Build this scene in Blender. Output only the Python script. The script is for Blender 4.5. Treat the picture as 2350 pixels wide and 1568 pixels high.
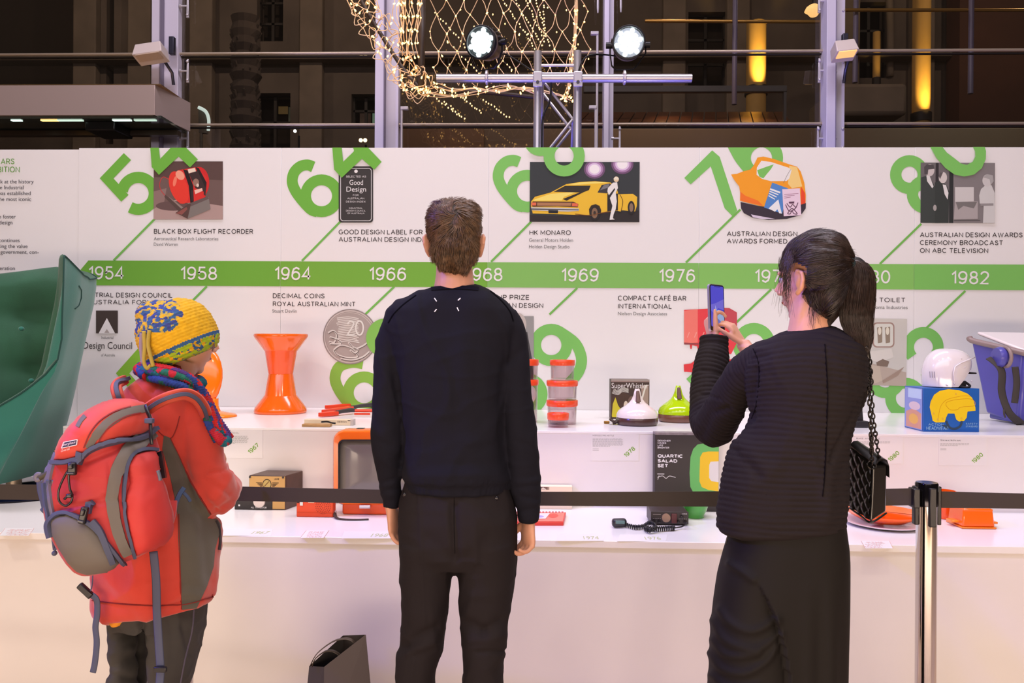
import bpy, bmesh, math, random
from math import sin, cos, pi, radians, sqrt
from mathutils import Vector, Matrix, noise
import mathutils.geometry as mgeo
V = Vector
random.seed(7)
for _o in list(bpy.data.objects): bpy.data.objects.remove(_o)
C = bpy.context.scene.collection
SC = bpy.context.scene

# ------------------------------------------------------------------ camera
F = 1750.0; CH = 1.42
RM = Matrix.Rotation(radians(1.7), 3, 'Z') @ Matrix.Rotation(pi/2, 3, 'X') @ Matrix.Rotation(0.0065, 3, 'Z')
cd = bpy.data.cameras.new('camera'); cd.sensor_width = 36; cd.lens = 36*F/2350; cd.clip_end = 200
cam = bpy.data.objects.new('camera', cd); C.objects.link(cam)
cam.matrix_world = Matrix.Translation((0, 0, CH)) @ RM.to_4x4()
SC.camera = cam

# ------------------------------------------------------------------ world, lights, exposure
SC.view_settings.view_transform = 'Standard'; SC.view_settings.look = 'None'
SC.view_settings.gamma = 1; SC.view_settings.exposure = 0.0; SC.view_settings.use_curve_mapping = False
W = bpy.data.worlds.new('night'); SC.world = W; W.use_nodes = True
W.node_tree.nodes['Background'].inputs[0].default_value = (.10, .075, .062, 1)
W.node_tree.nodes['Background'].inputs[1].default_value = 0.55

def area(name, loc, target, sx, sy, energy, col):
    l = bpy.data.lights.new(name, 'AREA'); l.shape = 'RECTANGLE'; l.size = sx; l.size_y = sy
    l.energy = energy; l.color = col
    o = bpy.data.objects.new(name, l); C.objects.link(o); o.location = loc
    o.rotation_euler = (V(target)-V(loc)).to_track_quat('-Z', 'Y').to_euler(); return o

def spot(name, loc, target, energy, col, ang=40, blend=.6, rad=.08):
    l = bpy.data.lights.new(name, 'SPOT'); l.energy = energy; l.color = col; l.spot_size = radians(ang)
    l.spot_blend = blend; l.shadow_soft_size = rad
    o = bpy.data.objects.new(name, l); C.objects.link(o); o.location = loc
    o.rotation_euler = (V(target)-V(loc)).to_track_quat('-Z', 'Y').to_euler(); return o

def point(name, loc, energy, col, rad=.05):
    l = bpy.data.lights.new(name, 'POINT'); l.energy = energy; l.color = col; l.shadow_soft_size = rad
    o = bpy.data.objects.new(name, l); C.objects.link(o); o.location = loc; return o

# hall lighting: warm ceiling washes in front of the display, a cooler row over it, violet stage spots, added fills
area('ceiling_wash', (-1.0, -0.8, 3.9), (-.5, 4.4, 0.9), 7.5, 1.6, 92, (1, .81, .73))
area('table_wash', (-.3, 3.6, 7.3), (-.3, 3.9, 0.6), 8, 1.2, 420, (.97, .87, 1))
for i_, (x_, e_) in enumerate(((-2.6, 150), (-.6, 85), (.9, 85), (2.6, 80))): spot('top_fill_spot', (x_, .9, 4.5), (x_*.92, 2.9, .8), e_, (1, .80, .66), 75, 1, .12)  # added unseen spots that model shoulders and backs from above
area('cool_wash', (0, 0.4, 4.0), (-.4, 4.7, 2.5), 7, .8, 40, (.62, .66, 1))  # added cool fill that tints the wall bluer
area('low_bounce', (0, -1.2, 0.45), (0, 3.2, 0.25), 7.0, .6, 140, (1, .76, .58))  # added low fill that brightens the table front
spot('violet_spot_left', (-4.2, 1.3, 4.0), (-0.5, 2.3, 1.3), 620, (.14, .12, 1), 34)
spot('violet_spot_right', (-1.7, 1.2, 3.9), (1.1, 2.1, 1.5), 260, (.14, .11, 1), 22)
spot('violet_spot_window', (-3.2, 5.4, 1.3), (0.3, 7, 3.6), 190, (.55, .48, 1), 80)
spot('violet_spot_window', (1.1, 5.3, 1.2), (2.9, 7, 3.4), 170, (.32, .27, 1), 60)
spot('violet_spot_truss', (-0.35, 5.2, 1.0), (0.33, 5.5, 3.0), 130, (.16, .14, 1), 50)
spot('violet_spot_truss', (0.95, 5.2, 1.2), (0.5, 5.55, 3.0), 90, (.16, .14, 1), 50)

# ------------------------------------------------------------------ measuring helpers (photo pixel -> point on a plane)
def ray(px, py):
    return RM @ V(((px-1175)/F, -(py-784)/F, -1))
def P(px, py, Y):
    d = ray(px, py); return V((0, 0, CH)) + d*(Y/d.y)
def PZ(px, py, z):
    d = ray(px, py); return V((0, 0, CH)) + d*((z-CH)/d.z)
def S(Y):            # metres per pixel at depth Y
    return Y/F

# ------------------------------------------------------------------ colour and materials
def lin(c):
    c /= 255.0
    return c/12.92 if c <= .04045 else ((c+.055)/1.055)**2.4
def col(r, g, b): return (lin(r), lin(g), lin(b), 1)
def pc(r, g, b):      # albedo of a print whose white paper photographs (232,215,222)
    w = (lin(234), lin(217), lin(222))
    return tuple(min(.9, lin(c)*.83/k) for c, k in zip((r, g, b), w)) + (1,)
MATS = {}
def mat(name, c=(200, 200, 200), rough=.5, metal=0, bump=0, bscale=60, bdetail=3, emit=None, es=1, coat=0, trans=0, alpha=1,
        mottle=0, mscale=8, c2=None, sheen=0, raw=None, stretch=None, spec=None, ior=None):
    if name in MATS: return MATS[name]
    m = bpy.data.materials.new(name); m.use_nodes = True; nt = m.node_tree; b = nt.nodes['Principled BSDF']
    cc = raw if raw else col(*c)
    b.inputs['Base Color'].default_value = cc
    b.inputs['Roughness'].default_value = rough; b.inputs['Metallic'].default_value = metal
    if coat: b.inputs['Coat Weight'].default_value = coat; b.inputs['Coat Roughness'].default_value = .08
    if trans: b.inputs['Transmission Weight'].default_value = trans
    if sheen: b.inputs['Sheen Weight'].default_value = sheen
    if spec is not None: b.inputs['Specular IOR Level'].default_value = spec
    if ior: b.inputs['IOR'].default_value = ior
    if alpha < 1: b.inputs['Alpha'].default_value = alpha
    if emit:
        b.inputs['Emission Color'].default_value = (*emit, 1); b.inputs['Emission Strength'].default_value = es
    tc = None
    def coords():
        nonlocal tc
        if tc is None:
            tc = nt.nodes.new('ShaderNodeTexCoord').outputs['Object']
            if stretch:
                mp = nt.nodes.new('ShaderNodeMapping'); mp.inputs['Scale'].default_value = stretch
                nt.links.new(tc, mp.inputs[0]); tc = mp.outputs[0]
        return tc
    if mottle or c2:
        n = nt.nodes.new('ShaderNodeTexNoise'); n.inputs['Scale'].default_value = mscale; n.inputs['Detail'].default_value = 4
        nt.links.new(coords(), n.inputs['Vector'])
        mx = nt.nodes.new('ShaderNodeMix'); mx.data_type = 'RGBA'
        mx.inputs[6].default_value = cc
        k = 1-mottle
        mx.inputs[7].default_value = col(*c2) if c2 else (cc[0]*k, cc[1]*k, cc[2]*k, 1)
        r = nt.nodes.new('ShaderNodeMapRange'); r.inputs[1].default_value = .38; r.inputs[2].default_value = .62
        nt.links.new(n.outputs[0], r.inputs[0]); nt.links.new(r.outputs[0], mx.inputs[0])
        nt.links.new(mx.outputs[2], b.inputs['Base Color'])
    if bump:
        n = nt.nodes.new('ShaderNodeTexNoise'); n.inputs['Scale'].default_value = bscale; n.inputs['Detail'].default_value = bdetail
        nt.links.new(coords(), n.inputs['Vector'])
        bp = nt.nodes.new('ShaderNodeBump'); bp.inputs['Strength'].default_value = min(1, bump*3); bp.inputs['Distance'].default_value = .004*bump
        nt.links.new(n.outputs[0], bp.inputs['Height']); nt.links.new(bp.outputs[0], b.inputs['Normal'])
    MATS[name] = m; return m
def ink(r, g, b): return mat('print_%d_%d_%d' % (r, g, b), rough=.55, raw=pc(r, g, b), spec=.2)

# ------------------------------------------------------------------ object helpers
def tag(o, label=None, cat=None, group=None, kind=None):
    if label: o['label'] = label
    if cat: o['category'] = cat
    if group: o['group'] = group
    if kind: o['kind'] = kind
    return o
def thing(name, loc, label=None, cat=None, group=None, kind=None, rz=0):
    o = bpy.data.objects.new(name, None); o.empty_display_size = .1; C.objects.link(o); o.location = loc
    o.rotation_euler.z = rz
    return tag(o, label, cat, group, kind)
def put(name, me, m, parent=None):
    o = bpy.data.objects.new(name, me); C.objects.link(o)
    if m is not None and not me.materials:
        for x in (m if isinstance(m, (list, tuple)) else [m]): me.materials.append(x)
    if parent is not None:
        o.parent = parent
        if parent.parent is None:
            o.matrix_parent_inverse = (Matrix.Translation(parent.location) @ parent.rotation_euler.to_matrix().to_4x4()).inverted()
    return o
def copy_tree(o, parent=None):
    c = o.copy(); C.objects.link(c)
    if parent is not None: c.parent = parent
    for ch in list(o.children): copy_tree(ch, c)
    return c

class MB:
    def __init__(s): s.v = []; s.f = []; s.mi = []; s.k = 0; s.M = Matrix.Identity(4)
    def _add(s, vs, fs):
        n = len(s.v); s.v += [s.M @ V(v) for v in vs]
        s.f += [tuple(i+n for i in f) for f in fs]; s.mi += [s.k]*len(fs); return s
    def box(s, c, d, rot=None, taper=1):
        x, y, z = d[0]/2, d[1]/2, d[2]/2; c = V(c); t = taper
        vs = [V((-x, -y, -z)), V((x, -y, -z)), V((x, y, -z)), V((-x, y, -z)), V((-x*t, -y*t, z)), V((x*t, -y*t, z)), V((x*t, y*t, z)), V((-x*t, y*t, z))]
        if rot is not None: vs = [rot @ v for v in vs]
        return s._add([v+c for v in vs], [(0, 3, 2, 1), (4, 5, 6, 7), (0, 1, 5, 4), (1, 2, 6, 5), (2, 3, 7, 6), (3, 0, 4, 7)])
    def b2(s, x0, x1, y0, y1, z0, z1):
        return s.box(((x0+x1)/2, (y0+y1)/2, (z0+z1)/2), (abs(x1-x0), abs(y1-y0), abs(z1-z0)))
    def loft(s, rings, cap=True, closed=False):
        n = len(rings[0]); vs = [v for r in rings for v in r]; fs = []
        for i in range(len(rings)-(0 if closed else 1)):
            a = i*n; b = ((i+1) % len(rings))*n
            for j in range(n):
                k = (j+1) % n; fs.append((a+j, a+k, b+k, b+j))
        if cap and not closed:
            fs.append(tuple(range(n-1, -1, -1))); fs.append(tuple(range((len(rings)-1)*n, len(rings)*n)))
        return s._add(vs, fs)
    def tube(s, pts, r, n=8, cap=True, flat=1, up=None, closed=False):
        pts = [V(p) for p in pts]; rr = r if isinstance(r, (list, tuple)) else [r]*len(pts)
        rings = []; U = None; N = len(pts)
        for i, p in enumerate(pts):
            a = pts[(i-1) % N] if closed else pts[max(i-1, 0)]
            b = pts[(i+1) % N] if closed else pts[min(i+1, N-1)]
            t = (b-a)
            if t.length < 1e-9: t = V((0, 0, 1))
            t.normalize()
            if U is None:
                U = V(up) if up is not None else (V((0, 0, 1)) if abs(t.z) < .9 else V((1, 0, 0)))
            if up is not None: U = V(up)
            U = U - t*U.dot(t)
            if U.length < 1e-6: U = t.orthogonal()
            U.normalize(); W_ = t.cross(U)
            rings.append([p + U*(rr[i]*cos(2*pi*j/n)) + W_*(rr[i]*flat*sin(2*pi*j/n)) for j in range(n)])
        return s.loft(rings, cap, closed)
    def cyl(s, a, b, r, n=16, r2=None): return s.tube([a, b], [r, r if r2 is None else r2], n)
    def lathe(s, prof, c=(0, 0, 0), n=32, axis='Z', sx=1, sy=1, cap=True):
        c = V(c); rings = []
        for r, h in prof:
            ring = []
            for j in range(n):
                a = 2*pi*j/n; x, y = max(r, 1e-4)*cos(a)*sx, max(r, 1e-4)*sin(a)*sy
                v = V((x, y, h)) if axis == 'Z' else (V((x, h, -y)) if axis == 'Y' else V((h, x, y)))
                ring.append(c+v)
            rings.append(ring)
        return s.loft(rings, cap, not cap)
    def ball(s, c, r, n=16, sx=1, sy=1, sz=1):
        m = max(6, n//2)
        return s.lathe([(r*sin(pi*i/m), -r*cos(pi*i/m)*sz) for i in range(m+1)], c, n, 'Z', sx, sy)
    def prism(s, poly, off):      # polygon of 3D points, swept by off
        n = len(poly); off = V(off); poly = [V(p) for p in poly]
        return s._add(poly+[p+off for p in poly], [tuple(range(n-1, -1, -1)), tuple(range(n, 2*n))] + [(i, (i+1) % n, n+(i+1) % n, n+i) for i in range(n)])
    def poly(s, pts): return s._add(pts, [tuple(range(len(pts)))])
    def mesh(s, name='m', recalc=True):
        me = bpy.data.meshes.new(name); me.from_pydata([tuple(v) for v in s.v], [], s.f); me.update()
        if any(s.mi): me.polygons.foreach_set('material_index', s.mi)
        if recalc:
            bm = bmesh.new(); bm.from_mesh(me); bmesh.ops.recalc_face_normals(bm, faces=bm.faces); bm.to_mesh(me); bm.free()
        return me
    def build(s, name, m, parent=None, smooth=None, bevel=0, seg=2, sub=0, solid=0, recalc=True, weld=False):
        me = s.mesh(name, recalc)
        if smooth:
            me.polygons.foreach_set('use_smooth', [True]*len(me.polygons))
            if smooth is not True: me.set_sharp_from_angle(angle=radians(smooth))
        o = put(name, me, m, parent)
        if solid: md = o.modifiers.new('s', 'SOLIDIFY'); md.thickness = solid; md.offset = 0
        if bevel:
            md = o.modifiers.new('b', 'BEVEL'); md.width = bevel; md.segments = seg; md.limit_method = 'ANGLE'; md.angle_limit = radians(40)
            if smooth is None: me.polygons.foreach_set('use_smooth', [True]*len(me.polygons)); me.set_sharp_from_angle(angle=radians(35))
            md.harden_normals = False
        if sub: md = o.modifiers.new('u', 'SUBSURF'); md.levels = sub; md.render_levels = sub
        return o

def evalmesh(o):
    bpy.context.view_layer.update()
    dg = bpy.context.evaluated_depsgraph_get()
    me = bpy.data.meshes.new_from_object(o.evaluated_get(dg)); return me
def voxel(mb, size, smooth=6, fac=.5):      # union of overlapping solids into ONE smooth skin
    me = mb.mesh('t') if isinstance(mb, MB) else mb
    o = bpy.data.objects.new('t', me); C.objects.link(o)
    r = o.modifiers.new('r', 'REMESH'); r.mode = 'VOXEL'; r.voxel_size = size
    if smooth: s = o.modifiers.new('s', 'SMOOTH'); s.iterations = smooth; s.factor = fac
    m2 = evalmesh(o); bpy.data.objects.remove(o); m2.materials.clear()
    m2.polygons.foreach_set('use_smooth', [True]*len(m2.polygons)); return m2
def displace(me, fn):      # fn(co, normal) -> offset along the normal
    me.update(); ns = [v.normal.copy() for v in me.vertices]
    for v, n in zip(me.vertices, ns): v.co = v.co + n*fn(v.co, n)
    me.update(); return me
def crv(pts, per=8, closed=False):      # Catmull-Rom through points of any dimension
    pts = [V(p) for p in pts]; n = len(pts); out = []
    for i in range(n if closed else n-1):
        if closed: p0, p1, p2, p3 = pts[(i-1) % n], pts[i], pts[(i+1) % n], pts[(i+2) % n]
        else: p0, p1, p2, p3 = pts[max(i-1, 0)], pts[i], pts[i+1], pts[min(i+2, n-1)]
        for k in range(per):
            t = k/per
            out.append(.5*((2*p1)+(p2-p0)*t+(2*p0-5*p1+4*p2-p3)*t*t+(3*p1-p0-3*p2+p3)*t*t*t))
    if not closed: out.append(pts[-1])
    return out
def lerp_tab(tab, y):      # tab rows (y, a, b, ...) sorted by y -> interpolated values (smooth)
    if y <= tab[0][0]: return tab[0][1:]
    for i in range(len(tab)-1):
        a, b = tab[i], tab[i+1]
        if a[0] <= y <= b[0]:
            t = (y-a[0])/max(1e-6, b[0]-a[0])
            return tuple(p+(q-p)*t for p, q in zip(a[1:], b[1:]))
    return tab[-1][1:]

# ------------------------------------------------------------------ lettering (fitted to a measured rectangle)
TXT = []
CAP = .682
def text(s, x0, x1, y0, y1, Y, m, parent, name='lettering', bold=0, rot=0, anchor='l', plane='wall', z=None, depth=0, ref=None, shear=0):
    """ink of s spans photo x0..x1 and y0 (top) .. y1 (baseline) on the plane; x0 or x1 None keeps natural width."""
    if s and all(ch in GLYPH or ch == ' ' for ch in s) and s.upper() == s and plane != 'flat': return caps(s, x0, x1, y0, y1, Y, m, parent, name, bold, rot, plane)
    cu = bpy.data.curves.new('txt', 'FONT'); cu.body = s; cu.size = 1; cu.resolution_u = 3; cu.shear = shear
    o = bpy.data.objects.new('txt', cu); C.objects.link(o)
    TXT.append((o, s, x0, x1, y0, y1, Y, m, parent, name, rot, plane, z, ref))
def flush_text():
    bpy.context.view_layer.update(); dg = bpy.context.evaluated_depsgraph_get()
    for (o, s, x0, x1, y0, y1, Y, m, parent, name, rot, plane, z, ref) in TXT:
        me = bpy.data.meshes.new_from_object(o.evaluated_get(dg)); bpy.data.objects.remove(o)
        if not me.vertices: continue
        me.materials.clear()
        xs = [v.co.x for v in me.vertices]; lo, hi = min(xs), max(xs)
        if plane == 'wall':
            cx = x0 if x0 is not None else x1
            h = (P(cx, y0, Y)-P(cx, y1, Y)).length
            ky = h/CAP
            if x0 is not None and x1 is not None: kx = (P(x1, y1, Y)-P(x0, y1, Y)).length/(hi-lo)
            else: kx = ky
            if rot:
                base = P(x0, y1, Y)
                R = Matrix.Rotation(-rot, 3, 'Y')
                for v in me.vertices: v.co = base + R @ V(((v.co.x-lo)*kx, 0, v.co.y*ky))
            else:
                base = P(x0, y1, Y) if x0 is not None else P(x1, y1, Y)-V(((hi-lo)*kx, 0, 0))
                for v in me.vertices: v.co = base + V(((v.co.x-lo)*kx, 0, v.co.y*ky))
        elif plane == 'flat':      # lies on a horizontal top at height z
            a = PZ(x0, y1, z); b = PZ(x1, y1, z); t = PZ(x0, y0, z)
            for v in me.vertices: v.co = a + (b-a)*((v.co.x-lo)/(hi-lo)) + V((0, t.y-a.y, 0))*(v.co.y/CAP) + V((rot*(v.co.y), 0, 0))
        else:      # plane is (origin, xvec, yvec): ink fits xvec wide, cap height yvec
            og, xv, yv = plane
            for v in me.vertices: v.co = V(og) + V(xv)*((v.co.x-lo)/(hi-lo)) + V(yv)*(v.co.y/CAP)
        put(name, me, m, parent)
    TXT.clear()

class Print:      # flat printed picture: coloured polygons in thin layers on a plane
    def __init__(s, fn): s.fn = fn; s.mb = MB(); s.ms = []; s.n = 0
    def p(s, pts, c, n=None):
        m = ink(*c)
        if m not in s.ms: s.ms.append(m)
        s.mb.k = s.ms.index(m); s.n += 1
        s.mb._add([s.fn(q[0], q[1], s.n) for q in pts], [tuple(range(len(pts)))]); return s
    def r(s, x0, y0, x1, y1, c): return s.p([(x0, y0), (x1, y0), (x1, y1), (x0, y1)], c)
    def e(s, cx, cy, rx, ry, c, a=0, n=24):
        return s.p([(cx+rx*cos(t)*cos(a)-ry*sin(t)*sin(a), cy+rx*cos(t)*sin(a)+ry*sin(t)*cos(a)) for t in [2*pi*i/n for i in range(n)]], c)
    def s_(s, pts, w, c, smooth=True, closed=False, miter=True):      # stroke
        q = crv([V(p).to_2d() if len(p) > 2 else V((p[0], p[1])) for p in pts], 6, closed) if smooth else [V(p) for p in pts]
        n = len(q); L = []; R = []
        for i in range(n):
            if closed: a, b = q[(i-1) % n], q[(i+1) % n]
            else: a, b = q[max(i-1, 0)], q[min(i+1, n-1)]
            t1 = (q[i]-a).normalized() if (q[i]-a).length > 1e-6 else (b-q[i]).normalized()
            t2 = (b-q[i]).normalized() if (b-q[i]).length > 1e-6 else t1
            t = (t1+t2); t = t.normalized() if t.length > 1e-6 else t1
            nn = V((-t.y, t.x)); k = 1/max(.5, abs(nn.dot(V((-t2.y, t2.x)))))
            L.append(q[i]+nn*(w/2*k)); R.append(q[i]-nn*(w/2*k))
        m = ink(*c) if c else None
        if m not in s.ms: s.ms.append(m)
        s.mb.k = s.ms.index(m); s.n += 1
        vs = [s.fn(p.x, p.y, s.n) for p in L+R]
        fs = [(i, (i+1) % n, n+(i+1) % n, n+i) for i in range(n if closed else n-1)]
        s.mb._add(vs, fs); return s
    def arc(s, cx, cy, r, a0, a1, w, c, n=28):      # degrees, image sense (y down)
        return s.s_([(cx+r*cos(radians(a0+(a1-a0)*i/n)), cy+r*sin(radians(a0+(a1-a0)*i/n))) for i in range(n+1)], w, c, smooth=False)
    def ring(s, cx, cy, r, w, c, ry=None):
        ry = ry or r
        return s.s_([(cx+r*cos(2*pi*i/32), cy+ry*sin(2*pi*i/32)) for i in range(32)], w, c, smooth=False, closed=True)
    def done(s, name, parent, clipz=None):
        me = s.mb.mesh(name, recalc=False)
        if clipz is not None:
            bm = bmesh.new(); bm.from_mesh(me)
            bmesh.ops.bisect_plane(bm, geom=bm.verts[:]+bm.edges[:]+bm.faces[:], plane_co=(0, 0, clipz), plane_no=(0, 0, 1), clear_outer=True)
            bm.to_mesh(me); bm.free()
        return put(name, me, s.ms, parent)

# monoline grotesque capitals and figures drawn as strokes (y up, cap height 1)
def _o(cx, cy, rx, ry, a0=0, a1=360, n=20): return [(cx+rx*cos(radians(a0+(a1-a0)*i/n)), cy+ry*sin(radians(a0+(a1-a0)*i/n))) for i in range(n+1)]
GLYPH = {
 '0': (.60, [_o(.3, .5, .3, .5)]), '1': (.26, [[(0, .76), (.25, 1), (.25, 0)]]),
 '2': (.56, [_o(.28, .72, .27, .28, 170, -30, 14)+[(.36, .38), (0, 0), (.57, 0)]]),
 '3': (.56, [_o(.27, .75, .25, .25, 160, -90, 14), _o(.27, .26, .29, .26, 90, -165, 16)]),
 '4': (.62, [[(.46, 0), (.46, 1), (0, .26), (.62, .26)]]),
 '5': (.56, [[(.52, 1), (.08, 1), (.04, .5)]+_o(.27, .32, .29, .32, 145, -160, 18)]),
 '6': (.58, [_o(.29, .32, .29, .32), [(.02, .40), (.03, .62), (.12, .88), (.32, 1), (.50, .93), (.54, .84)]]),
 '7': (.56, [[(0, 1), (.56, 1), (.18, 0)]]),
 '8': (.56, [_o(.28, .76, .235, .24), _o(.28, .26, .28, .26)]),
 '9': (.58, [_o(.29, .68, .29, .32), [(.56, .60), (.55, .38), (.46, .12), (.26, 0), (.08, .07), (.04, .16)]]),
 'A': (.72, [[(0, 0), (.36, 1), (.72, 0)], [(.12, .33), (.60, .33)]]),
 'B': (.56, [[(0, 0), (0, 1), (.30, 1)]+_o(.30, .77, .22, .23, 90, -90, 10)+[(0, .54)], [(.30, .54)]+_o(.30, .27, .26, .27, 90, -90, 10)+[(0, 0)]]),
 'C': (.72, [_o(.38, .5, .38, .5, 48, 312, 20)]), 'D': (.64, [[(0, 0), (0, 1), (.24, 1)]+_o(.24, .5, .40, .5, 90, -90, 14)+[(0, 0)]]),
 'E': (.48, [[(.48, 1), (0, 1), (0, 0), (.48, 0)], [(0, .52), (.44, .52)]]), 'É': (.48, [[(.48, 1), (0, 1), (0, 0), (.48, 0)], [(0, .52), (.44, .52)], [(.18, 1.14), (.32, 1.3)]]),
 'F': (.46, [[(.46, 1), (0, 1), (0, 0)], [(0, .50), (.42, .50)]]),
 'G': (.74, [_o(.38, .5, .38, .5, 48, 340, 20)+[(.75, .46), (.42, .46)]]),
 'H': (.60, [[(0, 0), (0, 1)], [(.60, 0), (.60, 1)], [(0, .52), (.60, .52)]]), 'I': (.0, [[(0, 0), (0, 1)]]),
 'K': (.58, [[(0, 0), (0, 1)], [(.56, 1), (0, .40)], [(.20, .60), (.58, 0)]]), 'L': (.46, [[(0, 1), (0, 0), (.46, 0)]]),
 'M': (.74, [[(0, 0), (0, 1), (.37, .25), (.74, 1), (.74, 0)]]), 'N': (.62, [[(0, 0), (0, 1), (.62, 0), (.62, 1)]]),
 'O': (.78, [_o(.39, .5, .39, .5)]), 'P': (.54, [[(0, 0), (0, 1), (.28, 1)]+_o(.28, .73, .26, .27, 90, -90, 10)+[(0, .46)]]),
 'R': (.56, [[(0, 0), (0, 1), (.28, 1)]+_o(.28, .74, .26, .26, 90, -90, 10)+[(0, .48)], [(.30, .48), (.56, 0)]]),
 'S': (.54, [[(.51, .80), (.44, .94), (.27, 1), (.09, .93), (.03, .76), (.12, .60), (.30, .51), (.47, .42), (.54, .25), (.46, .07), (.27, 0), (.08, .06), (0, .22)]]),
 'T': (.60, [[(0, 1), (.60, 1)], [(.30, 1), (.30, 0)]]), 'U': (.60, [[(0, 1), (0, .34)]+_o(.30, .32, .30, .32, 180, 360, 14)+[(.60, 1)]]),
 'V': (.68, [[(0, 1), (.34, 0), (.68, 1)]]), 'W': (.98, [[(0, 1), (.25, 0), (.49, .95), (.73, 0), (.98, 1)]]), 'X': (.64, [[(.02, 0), (.62, 1)], [(.02, 1), (.62, 0)]]),
 'Y': (.64, [[(0, 1), (.32, .48), (.64, 1)], [(.32, .48), (.32, 0)]]), 'Q': (.78, [_o(.39, .5, .39, .5), [(.46, .24), (.76, -.04)]]),
 '-': (.3, [[(0, .42), (.3, .42)]]), 'Z': (.56, [[(0, 1), (.56, 1), (0, 0), (.56, 0)]])}
def caps(s, x0, x1, y0, y1, Y, m, parent, name, bold, rot, plane='wall'):
    t = .115+bold; gap = .26+.0*t
    cx = x0 if x0 is not None else x1; pl = plane != 'wall'
    H = V(plane[2]).length if pl else (P(cx, y0, Y)-P(cx, y1, Y)).length
    adv = []; u = t/2
    for ch in s:
        if ch == ' ': u += .34; adv.append(None); continue
        adv.append(u); u += GLYPH[ch][0]+gap
    tot = u-gap+t/2
    if pl: k = V(plane[1]).length/tot/H
    else: k = ((P(x1, y1, Y)-P(x0, y1, Y)).length/tot/H) if (x0 is not None and x1 is not None) else 1
    base = V(plane[0]) if pl else P(x0, y1, Y) if x0 is not None else P(x1, y1, Y)-V((tot*H, 0, 0))
    R = Matrix.Rotation(-rot, 3, 'Y')
    if pl: e1 = V(plane[1]).normalized(); e3 = V(plane[2]).normalized(); e2 = e3.cross(e1); R = Matrix((e1, e2, e3)).transposed()
    pr = Print(lambda u, v, n: base + R @ V((u*H, -2e-6*n, v*H)))
    pr.ink = m
    for ch, a in zip(s, adv):
        if a is None: continue
        for st in GLYPH[ch][1]:
            pr.s_([((a+x)*k, t/2+y*(1-t)) for x, y in st], t, None, smooth=False)
    me = pr.mb.mesh('txt', recalc=False); put(name, me, m, parent)
# ------------------------------------------------------------------ the setting
YW = 4.72            # face of the printed display wall
YR = 3.61            # riser under the upper shelf
YT = 3.00            # front edge of the display table
ZT = P(1175, 1239, YT).z      # table top height
ZS = P(1175, 988, YR).z       # upper shelf height
WT = P(1175, 339, YW).z       # top of the printed wall
WHITE = mat('white_paint', raw=(.80, .775, .76, 1), rough=.42, mottle=.03, mscale=2)
WALLP = mat('wall_vinyl', raw=(.83, .83, .83, 1), rough=.5, bump=.02, bscale=3, spec=.3)
GLOSS = mat('gloss_white_top', raw=(.86, .85, .83, 1), rough=.22)

fl = MB().b2(-9, 9, -4, 7.4, -.1, 0).build('floor', mat('floor_timber', (216, 188, 160), .35, mottle=.25, mscale=3, stretch=(1, 8, 1)))
tag(fl, kind='structure')
# printed wall: free-standing panels
wall = thing('wall_back', P(1175, 784, YW).to_2d().to_3d() + V((0, 0, 0)), kind='structure')
seams = [P(x, 784, YW).x for x in (-300, 178, 643, 1119, 1603, 2097, 2580)]
for i in range(6):
    zt = WT - (.008 if i == 0 else 0)
    MB().b2(seams[i]+.0005, seams[i+1]-.0005, YW+(.004 if i == 0 else .0005*(i % 2)), YW+.05, 0, zt).build('panel', WALLP, wall, bevel=.0015, seg=1)
MB().b2(seams[0], seams[-1], YW+.05, YW+.09, 0.02, WT-.05).build('backing_frame', mat('frame_dark', (60, 55, 52), .7), wall)

LAY = .0006
wp = lambda x, y, n=0: P(x, y, YW) - V((0, .0012+LAY*n*.35, 0))
GR = (112, 170, 66); GR2 = (126, 184, 96)
WH = (234, 217, 222)
def numerals(items, name='printed_numeral', clip=WT, c=GR, base=0):
    pr = Print(lambda x, y, n: P(x, y, YW) - V((0, .0012+base+.0001*n, 0)))
    for it in items:
        k = it[0]
        if k == 's': pr.s_(it[1], it[2], c, smooth=it[3])
        elif k == 'p': pr.p(it[1], c)
        elif k == 'r': pr.ring(*it[1:5], c, *(it[5:]))
        elif k == 'a': pr.arc(*it[1:7], c)
    return pr.done(name, wall, clip)
# the green timeline band (bevelled left end)
band = Print(wp)
for a, b, c in ((205, 643, (112, 162, 60)), (643, 1119, (118, 164, 62)), (1119, 1603, (132, 178, 94)), (1603, 2097, (134, 182, 96)), (2097, 2420, (126, 180, 94))):
    y = lambda x: 598 + (x-205)*.0045
    z_ = lambda x: 655 + (x-205)*.0052
    if a == 205: band.p([(178, 628), (203, 598), (643, y(643)), (643, z_(643)), (178, 655)], c)
    else: band.p([(a+.5, y(a)), (b, y(b)), (b, z_(b)), (a+.5, z_(a))], c)
band.done('timeline_band', wall)
# leader lines
for pts in ([(356, 502), (261, 598)], [(782, 508), (693, 599)], [(1219, 509), (1127, 601)], [(1699, 481), (1574, 603)], [(2114, 514), (2019, 606)],
            [(475, 657), (405, 728)], [(905, 658), (838, 722)], [(1325, 661), (1261, 722)], [(1770, 664), (1688, 742)], [(2215, 668), (2126, 753)]):
    Print(wp).s_(pts, 5, (118, 174, 84), smooth=False).done('leader_line', wall)
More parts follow.
